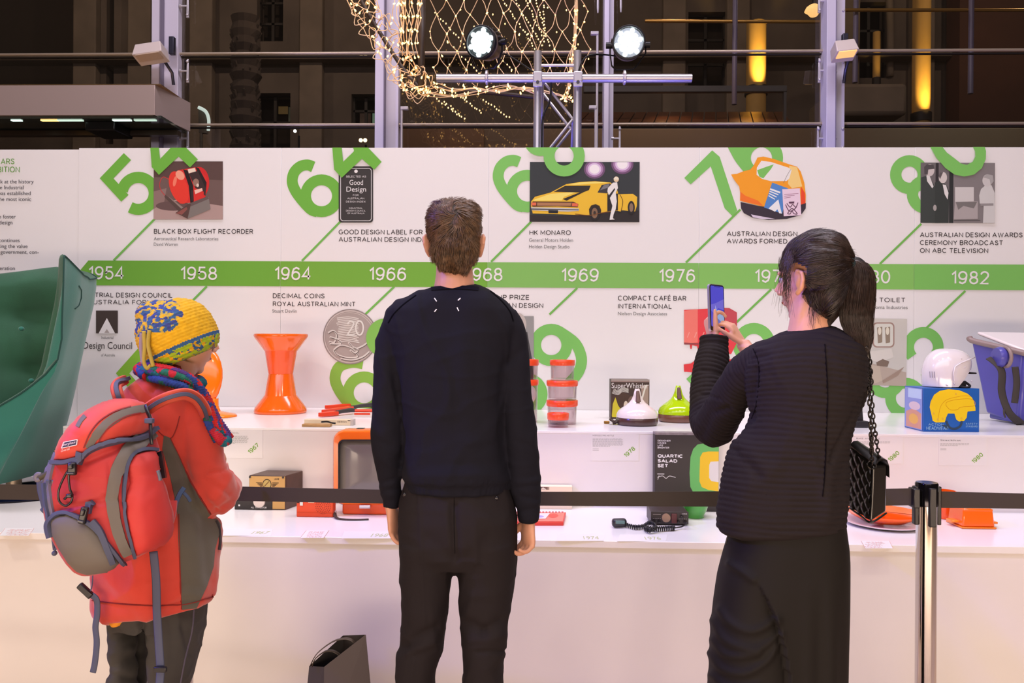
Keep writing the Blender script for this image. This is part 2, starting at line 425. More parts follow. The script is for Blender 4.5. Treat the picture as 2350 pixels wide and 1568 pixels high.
# big tilted year numerals behind the pictures
c5 = lambda l: [(x/2.904, y/2.904) for x, y in l]
c6 = lambda l: [(550+x/3.917, 330+y/3.917) for x, y in l]
c6b = lambda l: [(1100+x/3.917, 330+y/3.917) for x, y in l]
c7 = lambda l: [(1650+x/3.357, 330+y/3.357) for x, y in l]
SIX = [(662, 208), (610, 191), (545, 205), (490, 260), (473, 340), (500, 420), (560, 505), (640, 590), (700, 612)]
numerals([('s', c5([(850, 1044), (711, 1189), (833, 1322)]), 23, False), ('a', 317.5, 444, 36.8, 188, 480, 25.5)])
numerals([('s', c6(SIX), 25, True), ('r', 738, 449.5, 36.6, 24.8)])
s6 = lambda l: [(x+472.6, y-10.7) for x, y in l]
numerals([('s', s6(c6(SIX)), 25, True), ('r', 1210.6, 438.8, 36.6, 24.8)], c=GR2)
numerals([('p', c6b([(1842, 308), (1900, 365), (2080, 203), (2205, 580), (2275, 650), (2318, 600), (2160, 118), (2093, 60)]))], c=GR2)
numerals([('s', c7([(90, -20), (115, 28), (160, 110), (215, 180), (250, 215)]), 25, True), ('r', 1747.4, 362.8, 37, 25), ('p', c7([(120, 20), (180, 28), (190, 66), (200, 26), (260, 20), (230, 120), (180, 120)]))], c=GR2)
numerals([('r', 2087, 401, 31.6, 26), ('r', 2125.5, 446, 31.6, 26)], c=GR2)
numerals([('s', [(327, 806), (281.5, 857), (330, 912)], 23, False), ('a', 372, 905, 38, 150, 330, 25)], c=(140, 184, 62))
numerals([('r', 835.7, 901.8, 36.5, 25), ('s', [(833, 835), (808, 832), (779, 842), (769, 868), (778, 895), (800, 925), (815, 935)], 25, True), ('r', 886, 776, 32, 26)], clip=10, c=(138, 176, 72))
numerals([('r', 1265, 792, 36, 25), ('s', [(1285, 762), (1318, 786), (1332, 812), (1334, 835), (1325, 858), (1306, 880)], 25, True), ('r', 1208, 905, 36, 25)], c=GR2)
numerals([('r', 1730, 790, 36, 25), ('s', [(1583, 879), (1632, 834), (1668, 945)], 24, False)], c=GR2)
numerals([('a', 2119, 797, 34, 140, 375, 24.5), ('s', [(2150, 805), (2140, 850), (2120, 870)], 24, True)], c=GR2)
numerals([('r', 2078, 914, 34.5, 24.5), ('r', 2032, 868, 34, 24), ('p', [(2080, 868), (2092, 876), (2120, 885), (2105, 905), (2080, 895)])], c=GR2)

# ---- printed pictures
def pic(): return Print(lambda x, y, n: P(x, y, YW) - V((0, .0036+.0001*n, 0)))
sc = lambda ox, oy, k: (lambda l: [(ox+x/k, oy+y/k) for x, y in l])
# flight recorder
q = sc(0, 330, 3.917); a = pic(); a.p(q([(1385, 160), (2005, 160), (2005, 682), (1383, 682)]), (112, 84, 82))
a.p(q([(1385, 160), (2005, 160), (2005, 330), (1385, 300)]), (92, 66, 64)); a.p(q([(1384, 560), (1600, 500), (2005, 560), (2005, 682), (1383, 682)]), (176, 140, 138))
a.p(q([(1384, 430), (1500, 400), (1480, 520), (1384, 590)]), (142, 108, 106)); a.e(*q([(1560, 560)])[0], 40, 11, (104, 76, 76))
a.s_(q([(1530, 330), (1470, 300), (1438, 360), (1450, 420), (1490, 470)]), 1.6, (190, 60, 60))
a.p(q([(1490, 460), (1700, 640), (1680, 672), (1600, 600), (1480, 480)]), (88, 66, 64)); a.p(q([(1510, 470), (1700, 610), (1690, 640)]), (146, 120, 116))
a.e(*q([(1790, 350)])[0], 24, 36, (206, 42, 44)); a.p(q([(1600, 240), (1760, 212), (1860, 300), (1850, 480), (1730, 530), (1620, 540)]), (214, 48, 46))
a.e(*q([(1610, 395)])[0], 20, 39, (226, 58, 48), -.35); a.e(*q([(1622, 285)])[0], 9, 12, (238, 150, 130), -.7); a.e(*q([(1575, 340)])[0], 4, 12, (240, 120, 100), .2)
a.p(q([(1650, 232), (1690, 240), (1740, 380), (1745, 520), (1715, 540), (1700, 380)]), (40, 30, 32)); a.p(q([(1760, 212), (1790, 220), (1860, 350), (1855, 420), (1810, 340)]), (44, 32, 34))
a.p(q([(1700, 270), (1780, 245), (1850, 400), (1850, 440), (1760, 400)]), (64, 44, 46)); a.p(q([(1690, 232), (1755, 218), (1765, 250), (1700, 268)]), (236, 204, 190))
a.e(*q([(1765, 350)])[0], 7, 9, (150, 110, 100)); a.e(*q([(1780, 375)])[0], 3, 4, (220, 190, 180)); a.p(q([(1750, 420), (1820, 400), (1826, 425), (1760, 455)]), (240, 180, 170))
a.p(q([(1720, 420), (1740, 420), (1740, 520), (1725, 520)]), (60, 44, 46)); a.p(q([(1835, 380), (1856, 390), (1850, 470), (1836, 460)]), (60, 44, 46))
a.p(q([(1700, 540), (1880, 480), (1896, 590), (1690, 676)]), (128, 112, 110)); a.p(q([(1700, 540), (1870, 475), (1884, 495), (1720, 565)]), (104, 82, 82)); a.p(q([(1580, 625), (1700, 540), (1720, 545), (1690, 676), (1620, 640)]), (90, 62, 60))
a.p(q([(1585, 628), (1680, 570), (1690, 590), (1640, 640)]), (140, 78, 74)); a.done('printed_photo', wall)
tag(wall.children[-1], 'printed photo of a red drum-shaped recorder on a stand')
# good design tag
def rrect(x0, y0, x1, y1, r, n=6):
    o = []
    for cx, cy, a0 in ((x1-r, y0+r, -90), (x1-r, y1-r, 0), (x0+r, y1-r, 90), (x0+r, y0+r, 180)):
        for i in range(n+1): t = radians(a0+90*i/n); o.append((cx+r*cos(t), cy+r*sin(t)))
    return o
a = pic(); a.p(rrect(777.5, 382, 856.5, 511, 7), (62, 55, 56)); a.s_(rrect(782, 387, 852.5, 507, 6), 1.3, (225, 210, 215), smooth=False, closed=True)
a.e(817.3, 393.5, 4, 4, (234, 217, 222)); a.done('printed_tag', wall)
tagfn = 4.7155
INKW = ink(234, 217, 222); INKD = ink(66, 56, 58); INKG = ink(112, 104, 106); GRN = ink(*GR); GRT = ink(104, 150, 60)
# yellow car
q = sc(1100, 330, 3.917); a = pic(); a.p(q([(455, 165), (1441, 165), (1438, 706), (452, 703)]), (58, 58, 62))
a.p(q([(452, 640), (700, 650), (1438, 600), (1438, 706), (452, 703)]), (52, 44, 46))
for cx, cy, r0 in ((1035, 230, 95), (1285, 185, 100)):
    for k, cc in ((1, (112, 78, 110)), (.82, (168, 122, 166)), (.64, (216, 182, 216)), (.48, (240, 222, 240))):
        r_ = r0*k; pts = [(cx+r_*cos(2*pi*i/24), max(167, cy+r_*sin(2*pi*i/24)*.9)) for i in range(24)]; a.p(q(pts), cc)
YL = (232, 176, 56); YD = (190, 128, 44); YH = (246, 208, 110)
a.p(q([(466, 520), (500, 478), (640, 440), (780, 365), (900, 346), (1040, 338), (1180, 350), (1240, 420), (1250, 455), (1380, 452), (1418, 480), (1415, 560), (1400, 610), (1290, 600), (1150, 610), (1090, 625), (990, 645), (860, 640), (480, 628), (464, 560)]), YL)
a.p(q([(500, 500), (640, 452), (880, 432), (760, 480), (740, 512), (480, 515)]), YH); a.p(q([(800, 366), (900, 350), (1040, 342), (1170, 352), (1000, 362), (860, 372)]), YH)
a.p(q([(668, 434), (770, 380), (1000, 378), (985, 418), (930, 440)]), (56, 48, 44)); a.p(q([(1062, 440), (1100, 372), (1175, 358), (1190, 380), (1150, 448)]), (64, 58, 62)); a.p(q([(1085, 420), (1120, 372), (1170, 362), (1160, 395)]), (120, 112, 120))
a.p(q([(750, 498), (900, 440), (935, 438), (800, 505), (785, 514)]), (50, 42, 40)); a.p(q([(480, 520), (845, 522), (890, 545), (885, 572), (700, 565), (480, 568), (468, 550)]), (92, 56, 44))
a.p(q([(520, 530), (830, 533), (820, 560), (520, 558)]), (172, 116, 84)); a.p(q([(468, 530), (512, 530), (510, 556), (468, 556)]), (224, 104, 76)); a.p(q([(835, 535), (886, 538), (884, 566), (830, 562)]), (224, 104, 76))
a.p(q([(464, 572), (700, 576), (895, 584), (895, 604), (800, 612), (470, 600)]), (196, 186, 190)); a.p(q([(464, 584), (895, 592), (890, 600), (466, 594)]), (60, 52, 56))
a.p(q([(620, 598), (708, 600), (706, 626), (622, 624)]), (40, 38, 42)); a.p(q([(1150, 450), (1250, 450), (1260, 600), (1150, 608)]), (46, 40, 44))
a.p(q([(1245, 455), (1285, 460), (1292, 520), (1270, 612), (1245, 605)]), YL); a.s_(q([(1262, 458), (1288, 520), (1272, 612)]), 1.5, (90, 60, 30))
a.p(q([(990, 645), (985, 590), (1005, 556), (1045, 545), (1080, 560), (1095, 600), (1090, 632)]), (60, 44, 34)); a.e(*q([(1038, 625)])[0], 11.5, 17, (46, 40, 42)); a.e(*q([(1036, 625)])[0], 7, 12, (132, 96, 76)); a.e(*q([(1036, 625)])[0], 3, 5, (60, 48, 46))
a.e(*q([(1365, 575)])[0], 8, 15, (46, 40, 42)); a.e(*q([(1365, 575)])[0], 4.5, 10, (140, 108, 90)); a.s_(q([(860, 634), (990, 645), (1090, 625), (1200, 610)]), 1.6, (120, 70, 40))
a.p(q([(1155, 400), (1200, 352), (1238, 348), (1245, 400), (1225, 440), (1235, 520), (1225, 590), (1205, 640), (1200, 672), (1218, 682), (1170, 686), (1175, 650), (1195, 560), (1172, 490), (1150, 430)]), (230, 214, 216))
a.e(*q([(1230, 322)])[0], 6, 6.4, (226, 190, 160)); a.p(q([(1204, 318), (1225, 298), (1252, 310), (1250, 325), (1215, 325)]), (232, 214, 200)); a.p(q([(1160, 470), (1215, 400), (1220, 412), (1172, 490)]), (50, 44, 50)); a.done('printed_photo', wall)
tag(wall.children[-1], 'printed photo of a yellow two-door car with a person in white')
# orange kettle
q = sc(1650, 330, 3.357); a = pic(); OR = (250, 150, 44)
a.p(q([(92, 238), (140, 232), (190, 212), (240, 200), (265, 170), (295, 108), (340, 100), (420, 118), (540, 160), (600, 178), (628, 215), (655, 300), (668, 400), (665, 470), (560, 500), (360, 492), (160, 440), (163, 380), (155, 330), (120, 285)]), OR)
a.p(q([(163, 370), (200, 400), (300, 440), (340, 480), (165, 440)]), (240, 112, 46)); a.p(q([(630, 330), (660, 380), (665, 465), (630, 480)]), (232, 74, 48)); a.p(q([(540, 170), (600, 182), (640, 330), (560, 345), (530, 310)]), (250, 196, 128))
a.p(q([(325, 132), (400, 142), (535, 186), (558, 205), (540, 268), (520, 288), (400, 290), (330, 272), (288, 240), (290, 185)]), (234, 217, 222))
a.p(q([(292, 205), (360, 180), (420, 160), (400, 195), (340, 268), (310, 255)]), GR2)
a.p(q([(165, 450), (300, 480), (420, 495), (560, 492), (668, 458), (666, 500), (630, 550), (520, 580), (380, 588), (260, 572), (190, 535), (170, 500)]), (62, 50, 62)); a.p(q([(245, 545), (300, 556), (430, 580), (330, 582), (260, 568)]), (214, 190, 214))
a.s_(q([(550, 200), (520, 250), (495, 305)]), .8, (120, 110, 110)); a.p(q([(408, 300), (530, 345), (485, 540), (345, 492)]), (86, 128, 196)); a.p(q([(380, 500), (455, 430), (482, 540), (462, 536), (448, 505), (430, 525)]), (234, 222, 232))
for k in range(4): a.s_(q([(392-k*4, 350+k*17), (470-k*14, 378+k*17)]), 2.4 if k else 4, (234, 222, 232), smooth=False)
a.p(q([(485, 352), (620, 344), (632, 552), (497, 560)]), (232, 196, 218))
for k in range(3): a.s_(q([(500, 392+k*14), (610-k*30, 385+k*14)]), 1, (150, 90, 120), smooth=False)
for pts in ([(520, 460), (545, 490), (565, 470), (590, 490), (606, 455)], [(525, 540), (560, 500), (600, 540), (575, 540), (560, 520), (545, 542), (525, 540)], [(510, 470), (540, 520), (585, 500), (600, 470)]): a.s_(q(pts), 1.8, (96, 60, 84))
a.p(q([(535, 448), (578, 446), (576, 462), (538, 462)]), (96, 60, 84)); a.done('printed_cutout', wall)
tag(wall.children[-1], 'printed cut-out of an orange electric kettle with award tags')
# broadcast photo
a = pic(); a.p(q([(1552, 146), (2124, 150), (2122, 613), (1550, 610)]), (132, 118, 122)); a.p(q([(1552, 146), (1800, 150), (1800, 612), (1550, 610)]), (112, 100, 104)); a.p(q([(1668, 150), (1690, 150), (1690, 612), (1660, 612)]), (58, 50, 54)); a.p(q([(1772, 150), (1804, 150), (1802, 612), (1770, 612)]), (52, 50, 52))
a.p(q([(1555, 260), (1590, 250), (1640, 290), (1680, 370), (1690, 612), (1550, 610)]), (66, 66, 66)); a.p(q([(1660, 300), (1700, 285), (1750, 320), (1772, 370), (1765, 612), (1660, 612)]), (60, 60, 60))
a.e(*q([(1620, 205)])[0], 11, 14, (206, 184, 188)); a.p(q([(1578, 180), (1600, 160), (1650, 165), (1656, 195), (1610, 200), (1605, 240), (1580, 235)]), (84, 74, 78)); a.e(*q([(1722, 262)])[0], 9.5, 13, (210, 190, 192)); a.p(q([(1690, 250), (1700, 225), (1725, 218), (1715, 240), (1700, 275)]), (96, 84, 88))
a.p(q([(1595, 245), (1620, 250), (1650, 330), (1640, 345), (1600, 290)]), (220, 204, 208)); a.p(q([(1720, 315), (1745, 318), (1765, 380), (1758, 432), (1735, 390)]), (224, 208, 212)); a.e(*q([(1660, 495)])[0], 4, 7, (170, 154, 156))
a.p(q([(1815, 335), (1960, 335), (1960, 445), (1815, 448)]), (206, 190, 194)); a.p(q([(1815, 448), (1990, 445), (1990, 580), (1805, 585)]), (172, 154, 158)); a.p(q([(1820, 450), (1985, 448), (1960, 500), (1880, 480), (1840, 510)]), (122, 110, 112)); a.s_(q([(1805, 592), (2010, 592)]), 1.6, (90, 80, 84), smooth=False)
a.p(q([(2015, 350), (2050, 320), (2095, 320), (2120, 380), (2122, 612), (2030, 612), (2035, 480), (2005, 460), (2000, 400)]), (206, 192, 196)); a.e(*q([(2062, 285)])[0], 11, 14, (202, 186, 190)); a.p(q([(2030, 260), (2060, 235), (2105, 245), (2112, 290), (2090, 320), (2080, 275)]), (170, 156, 160)); a.p(q([(2010, 462), (2110, 460), (2110, 478), (2010, 480)]), (150, 136, 140)); a.done('printed_photo', wall)
tag(wall.children[-1], 'black and white printed photo of presenters in evening dress')
# coin
a = pic(); q = sc(500, 700, 2.8); a.e(804, 773, 62.5, 63.5, (146, 126, 126), n=40); a.e(804, 773, 60, 61, (196, 174, 172), n=40); a.ring(804, 773, 57, 1.4, (150, 130, 128)); a.e(803, 774, 55, 56, (170, 148, 146), n=36)
rr = random.Random(3)
for k in range(15): y = 85+k*11; a.s_(q([(770+rr.uniform(-8, 8), y), (840, y-8), (905+rr.uniform(-8, 8), y+4)]), 2.2, (214, 196, 194))
for pts in ([(710, 180), (740, 165), (765, 190), (750, 240), (715, 235)], [(720, 205), (775, 225), (790, 250), (720, 250)], [(745, 290), (790, 260), (860, 280), (900, 330), (840, 340), (770, 320), (745, 290)], [(790, 345), (860, 355), (930, 335), (975, 300)], [(840, 240), (880, 280), (930, 265), (965, 240)], [(850, 290), (880, 310), (900, 290), (870, 270)]):
    a.s_(q(pts), 4.2, (212, 194, 192)); a.s_(q([(x+4, y+5) for x, y in pts]), 1.4, (98, 82, 82))
a.s_(q([(835, 125), (850, 105), (868, 108), (872, 130), (835, 190), (840, 195), (880, 192)]), 3.6, (222, 206, 204)); a.ring(q([(912, 148)])[0][0], q([(912, 148)])[0][1], 8.5, 3.6, (222, 206, 204), 16)
a.done('printed_coin', wall)
numerals([('a', 886, 776, 32, 110, 260, 26)], clip=10, c=(130, 178, 84), base=.008)
# cafe machine
q = sc(1180, 660, 2.613); a = pic(); a.p(q([(1018, 135), (1250, 122), (1335, 150), (1335, 330), (1300, 400), (1018, 335)]), (226, 66, 74)); a.p(q([(1018, 140), (1100, 130), (1100, 330), (1018, 335)]), (236, 116, 108)); a.p(q([(1240, 122), (1290, 124), (1335, 150), (1334, 230), (1240, 180)]), (196, 74, 86))
for x in (1052, 1095, 1140): a.p(q([(x, 338), (x+16, 338), (x+12, 368), (x+4, 368)]), (214, 56, 62)); a.s_(q([(x-15, 300), (x-2, 268)]), 2, (240, 150, 144), smooth=False)
a.p(q([(1018, 330), (1140, 336), (1140, 344), (1018, 342)]), (150, 70, 74)); a.p(q([(1016, 462), (1060, 455), (1080, 440), (1320, 430), (1325, 500), (1200, 520), (1018, 505)]), (222, 60, 66)); a.p(q([(1240, 330), (1270, 330), (1270, 450), (1240, 450)]), (226, 78, 82)); a.done('printed_cutout', wall)
tag(wall.children[-1], 'printed cut-out of a red drinks machine')
# toilet photo and portrait
a = pic(); q = sc(1920, 660, 2.614); a.p([(1985, 731), (2081, 733), (2079, 886), (1985, 884)], (206, 190, 186)); a.p([(1985, 830), (2079, 855), (2079, 886), (1985, 884)], (186, 160, 150)); a.p(rrect(2002, 740, 2052, 798, 10), (164, 128, 120)); a.p(rrect(2005, 743, 2049, 795, 8), (216, 202, 196))
for x in (2012, 2030): a.p([(x, 752), (x+12, 750), (x+12, 786), (x+2, 788)], (150, 126, 112)); a.e(x+6, 760, 4, 9, (226, 206, 192))
a.p([(1990, 808), (2045, 800), (2050, 820), (2020, 832), (1992, 826)], (218, 200, 196)); a.p([(2010, 832), (2025, 824), (2040, 830), (2036, 842), (2012, 840)], (130, 106, 96)); a.p([(1995, 838), (2018, 840), (2024, 874), (2002, 882)], (196, 170, 156)); a.p([(2024, 874), (2074, 842), (2060, 862), (2026, 880)], (164, 134, 122)); a.done('printed_photo', wall)
tag(wall.children[-1], 'printed photo of a bathroom cistern')
a = pic(); a.p([(1140, 726), (1225, 726), (1225, 880), (1140, 880)], (150, 140, 142)); a.p([(1140, 770), (1210, 762), (1222, 830), (1224, 880), (1140, 880)], (70, 64, 68)); a.e(1190, 745, 18, 26, (190, 170, 168)); a.done('printed_photo', wall)
tag(wall.children[-1], 'grey printed portrait photo')
# the second figures lie over the pictures
F_ = dict(base=.006)
numerals([('p', c5([(1003, 960), (1015, 1115), (1063, 1168), (1193, 1045), (1270, 1118), (1322, 1065), (1240, 983), (1215, 960), (1170, 960), (1145, 983), (1070, 1062), (1060, 960)]))], **F_)
numerals([('p', c6([(833, 10), (852, 235), (920, 308), (1100, 138), (1212, 235), (1278, 165), (1130, 10), (1010, 10), (1030, 60), (1028, 72), (932, 165), (918, 10)]))], **F_)
numerals([('r', 1294.5, 358.6, 34.7, 25), ('a', 1240.4, 320.3, 26, 20, 200, 25)], c=GR2, **F_)
numerals([('p', c7([(1600, 0), (1622, 26), (1670, 110), (1740, 190), (1810, 240), (1885, 255), (1960, 240), (2020, 190), (2050, 120), (2052, 60), (2042, 26), (2030, 0), (1935, 0), (1950, 26), (1968, 60), (1970, 100), (1950, 140), (1905, 165), (1860, 155), (1810, 115), (1750, 70), (1716, 26), (1700, 0)]))], c=GR2, **F_)
# design council logo
a = pic(); a.r(221, 713, 271, 765, (72, 58, 56)); a.p([(227, 765.6), (246, 730), (265, 765.6)], (234, 217, 222)); a.p([(240, 764.5), (246, 755), (252, 764.5)], (176, 156, 156)); a.done('printed_logo', wall)

YX = YW-.0012
def T(s, x0, x1, y0, y1, m=None, bold=0, **k): text(s, x0, x1, y0, y1, k.pop('Y', YX), m or INKD, k.pop('parent', wall), bold=bold, **k)
for s, x0, x1, y0 in (('1954', 203, 285, 611), ('1958', 414, 498, 612), ('1964', 630, 714, 612.5), ('1966', 847, 932, 613.5), ('1968', 1069, 1153, 614.5), ('1969', 1288, 1374, 616), ('1976', 1512, 1595, 617.5), ('1978', 1732, 1816, 618.5), ('1980', 1958, 2043, 620), ('1982', 2183, 2270, 622)):
    T(s, x0, x1, y0, y0+30.5, INKW, .012, Y=YX-.002)
B = .03
for s, x0, x1, y0, y1 in (('BLACK BOX FLIGHT RECORDER', 353, 581, 525.5, 536.5), ('GOOD DESIGN LABEL FOR', 777, 970, 527, 538), ('AUSTRALIAN DESIGN INDEX', 777, 988, 544, 555), ('HK MONARO', 1215, 1310, 528.5, 539.5),
    ('AUSTRALIAN DESIGN', 1668, 1830, 531, 542), ('AWARDS FORMED', 1668, 1807, 548, 559), ('AUSTRALIAN DESIGN AWARDS', 2111, 2347, 533.5, 544.5), ('CEREMONY BROADCAST', 2111, 2302, 551.5, 562.5), ('ON ABC TELEVISION', 2111, 2268, 569.5, 580.5),
    ('INDUSTRIAL DESIGN COUNCIL', 172, 396, 671.5, 682.5), ('OF AUSTRALIA FORMED', 172, 372, 688, 698.5), ('DECIMAL COINS', 626, 745, 673.5, 684.5), ('ROYAL AUSTRALIAN MINT', 626, 816, 692, 703),
    ('PRINCE PHILIP PRIZE', 1048, 1215, 676.5, 687.5), ('FOR AUSTRALIAN DESIGN', 1048, 1247, 695, 706), ('COMPACT CAFÉ BAR', 1418, 1575, 678.5, 690), ('INTERNATIONAL', 1418, 1542, 697.5, 708.5), ('FLUSH TOILET', 1958, 2078, 683, 693.5)):
    T(s, x0, x1, y0, y1, INKD, B)
for s, x0, x1, y0, y1 in (('Aeronautical Research Laboratories', 353, 501, 544, 551.5), ('David Warren', 353, 408, 557, 564.5), ('General Motors Holden', 1214, 1315, 547, 555), ('Holden Design Studio', 1214, 1307, 562, 570), ('Stuart Devlin', 625, 681, 710, 717.5), ('Nielsen Design Associates', 1418, 1531, 716, 723.5), ('Caroma Industries', 1990, 2083, 701.5, 709)):
    T(s, x0, x1, y0, y1, INKG)
T('YEARS', None, 33, 364, 377, GRT, .006); T('EXHIBITION', None, 45, 382.5, 395.5, GRT, .006)
for s, x1, y in (('take a look back at the history', 77, 421), ('of the Industrial', 54, 434.5), ('which was established', 70, 448), ('some of the most iconic', 71, 461.5), ('was set up to foster', 36, 501.5), ('good design', 28, 515), ('continues', 45, 556), ('promoting the value', 63, 569.5), ('industry, government, con-', 89, 583), ('the generation', 34, 620)):
    T(s, None, x1, y-8.6, y, INKD)
T('Industrial', 233, 260, 772, 778, INKG); T('Design Council', 191, 303, 785, 800.5, INKD); T('of Australia', 232, 264, 812, 818, INKG)
for s, x0, x1, y0, y1, b in (('SELECTED AS', 794, 840, 403, 407.5, .01), ('FOR', 810, 823, 446, 450, .01), ('AUSTRALIAN', 797, 836, 453.5, 457.5, .01), ('DESIGN INDEX', 794, 839, 461, 465, .01), ('INDUSTRIAL', 801, 832, 476, 479.5, .01), ('DESIGN COUNCIL', 794, 839, 482, 485.5, .01), ('OF AUSTRALIA', 797, 836.5, 488, 491.5, .01)):
    T(s, x0, x1, y0, y1, INKW, b, Y=YW-.0045)
T('Good', 802, 833, 413, 424.5, INKW, .03, Y=YW-.0045); T('Design', 795, 840, 428.5, 440, INKW, .03, Y=YW-.0045)

# ---- tiered white display table
XL, XR = -4.6, 4.6
tab = thing('display_table', (0, YT, 0), 'long white two-tier display table running in front of the printed timeline wall', 'table')
XC = P(145, 985, YR).x       # the upper tier starts beside the green chair
MB().b2(XL, XR, YT, YR+.02, ZT-.028, ZT).build('tabletop', GLOSS, tab, bevel=.002, seg=1)
MB().b2(XL, XR, YT+.012, YT+.03, 0, ZT-.028).build('front_panel', WHITE, tab)
MB().b2(XL, XC, YR+.02, YW-.002, ZT-.028, ZT).build('back_tabletop', GLOSS, tab)
MB().b2(XC, XR, YR, YR+.02, ZT, ZS-.012).build('riser_panel', WHITE, tab)
MB().b2(XC, XC+.02, YR, YW-.002, ZT, ZS-.012).build('end_panel', WHITE, tab)
MB().b2(XC, XR, YR-.003, YW-.002, ZS-.012, ZS).build('upper_shelf', GLOSS, tab, bevel=.0015, seg=1)

# captions on the riser
INKS = ink(138, 128, 130); OLV = ink(124, 160, 60); CARD = mat('caption_vinyl', raw=(.79, .775, .765, 1), rough=.3)
def caption(x0, y0, title, year, yx, yy, w=72, nl=8):
    Yc = YR-.001
    c = [P(x0-4, y0-6, Yc), P(yx+18, y0-6, Yc), P(yx+18, y0+60, Yc), P(x0-4, y0+60, Yc)]
    MB().prism(c, (0, -.0006, 0)).build('caption_card', CARD, tab)
    T(title, x0, x0+.7*w, y0, y0+3.2, INKG, .01, Y=Yc-.001, parent=tab)
    pr = Print(lambda x, y, n: P(x, y, Yc-.0012))
    rr = random.Random(x0)
    for k in range(nl):
        e = w*(1 if k < nl-1 else .6); x = x0
        while x < x0+e-3:
            d = rr.uniform(2.5, 7); pr.r(x, y0+9+k*2.4, min(x+d, x0+e), y0+10+k*2.4, (176, 164, 164)); x += d+1.2
    for k in range(2): pr.r(x0, y0+13+nl*2.4+k*3, x0+w*.2, y0+14+nl*2.4+k*3, (176, 164, 164))
    pr.done('caption_text', tab)
    text(year, yx-11, None, yy+1, yy+11, Yc-.001, OLV, tab, bold=.06, rot=radians(42))
caption(500, 992, 'UTILITY STOOL', '1967', 585, 1032, 70, 8)
caption(1360, 998, 'MOD ELECTRIC KETTLE', '1978', 1448, 1040, 70, 8)
caption(1965, 1005, 'BIKE AND UTE', '1980', 2054, 1050, 78, 3)
caption(2158, 1009, 'Stackhat', '1980', 2246, 1054, 68, 3)
# paper labels lying along the front edge of the table top
def flat(x, y, n=0): return PZ(x, y, ZT+.0006+.0002*n)
PINK = mat('ink_pale_red', (222, 170, 160), .6); OLV2 = mat('ink_pale_green', (190, 196, 140), .6)
for x0, y0, x1 in ((2, 1213, 78), (693, 1218, 755), (1980, 1242, 2045)):
    lb = thing('notice_label', PZ((x0+x1)/2, y0+9, ZT), None, 'label')
    pr = MB(); a, b, c, d = PZ(x0+10, y0, ZT+.0004), PZ(x1, y0, ZT+.0004), PZ(x1-12, y0+17, ZT+.0004), PZ(x0-4, y0+17, ZT+.0004)
    if x0 == 1980: a, b, c, d = PZ(x0-4, y0, ZT+.0004), PZ(x1-4, y0, ZT+.0004), PZ(x1+4, y0+17, ZT+.0004), PZ(x0+6, y0+17, ZT+.0004)
    MB().prism([a, b, c, d], (0, 0, .0004)).build('card', mat('label_card', raw=(.84, .83, .81, 1), rough=.4), lb)
    for p_, q_ in ((a, d), (b, c)): MB().tube([p_+V((0, 0, .0008)), q_+V((0, 0, .0008))], .0007, 4).build('printed_line', PINK, lb)
    for k, s in enumerate(('PLEASE', 'DO NOT', 'TOUCH')): text(s, x0+14-3*k, x1-14-3*k, y0+2+k*5, y0+6+k*5, 0, PINK, lb, plane='flat', z=ZT+.0011)
    lb['label'] = {2: 'pale notice card with faint red print on the table under the green wing chair', 693: 'pale notice card with faint red print on the table edge below the orange portable radio', 1980: 'pale notice card with faint red print on the table below the orange divided dish'}[x0]
for x0, y0, x1, s, lab in ((575, 1219, 612, '1967', 'small year card left of the notice card, below the black radio box'), (850, 1225, 888, '1968', 'small year card on the table edge beside the man’s left hand'),
        (1340, 1231, 1375, '1974', 'small year card on the table edge below the red puzzle tray'), (1482, 1232, 1518, '1976', 'small year card on the table edge below the two-way radio')):
    lb = thing('year_card', PZ((x0+x1)/2, y0+5, ZT), lab, 'label')
    MB().prism([PZ(x0-60, y0-5, ZT+.0003), PZ(x1+14, y0-5, ZT+.0003), PZ(x1+10, y0+11, ZT+.0003), PZ(x0-66, y0+11, ZT+.0003)], (0, 0, .0004)).build('card', MATS['label_card'], lb)
    text(s, x0, x1, y0, y0+7, 0, OLV2, lb, plane='flat', z=ZT+.0011)
# ================================================================== window wall behind the display
YG = 7.0
MULL = mat('mullion_paint', (196, 190, 206), .45); RAIL = mat('rail_steel', (176, 160, 140), .3, metal=.4); GALV = mat('fitting_steel', (205, 200, 205), .3, metal=.5)
def pbox(mb, x0, y0, x1, y1, Y, d): # upright box whose front face spans photo px at depth Y
    a = P(x0, y0, Y); b = P(x1, y1, Y); return mb.b2(a.x, b.x, Y, Y+d, b.z, a.z)
def ptop(x, Y, y=-140): return P(x, y, Y)
trims = []
for i, (xa, xb, xc, d) in enumerate(((363, 383, 415, .16), (868, 889, 918, .16), (1385, 1397, 1408, .10), (1887, 1908, 1935, .16))):
    o = thing('trim_%d' % (i+1), P(xb, 784, YG).xy.to_3d(), kind='structure'); trims.append(o)
    a, b, c = P(xa, 0, YG).x, P(xb, 0, YG).x, P(xc, 0, YG).x
    MB().b2(a, b, YG-.12, YG+.06, 0, 5.6).build('flange', MULL, o, bevel=.004)
    MB().b2(b, c, YG-.05, YG+.08, 0, 5.6).build('mullion', MULL, o, bevel=.004)
    MB().b2(b-.006, b+.002, YG-.125, YG-.05, 0, 5.6).build('groove', mat('groove', (120, 112, 130), .6), o)
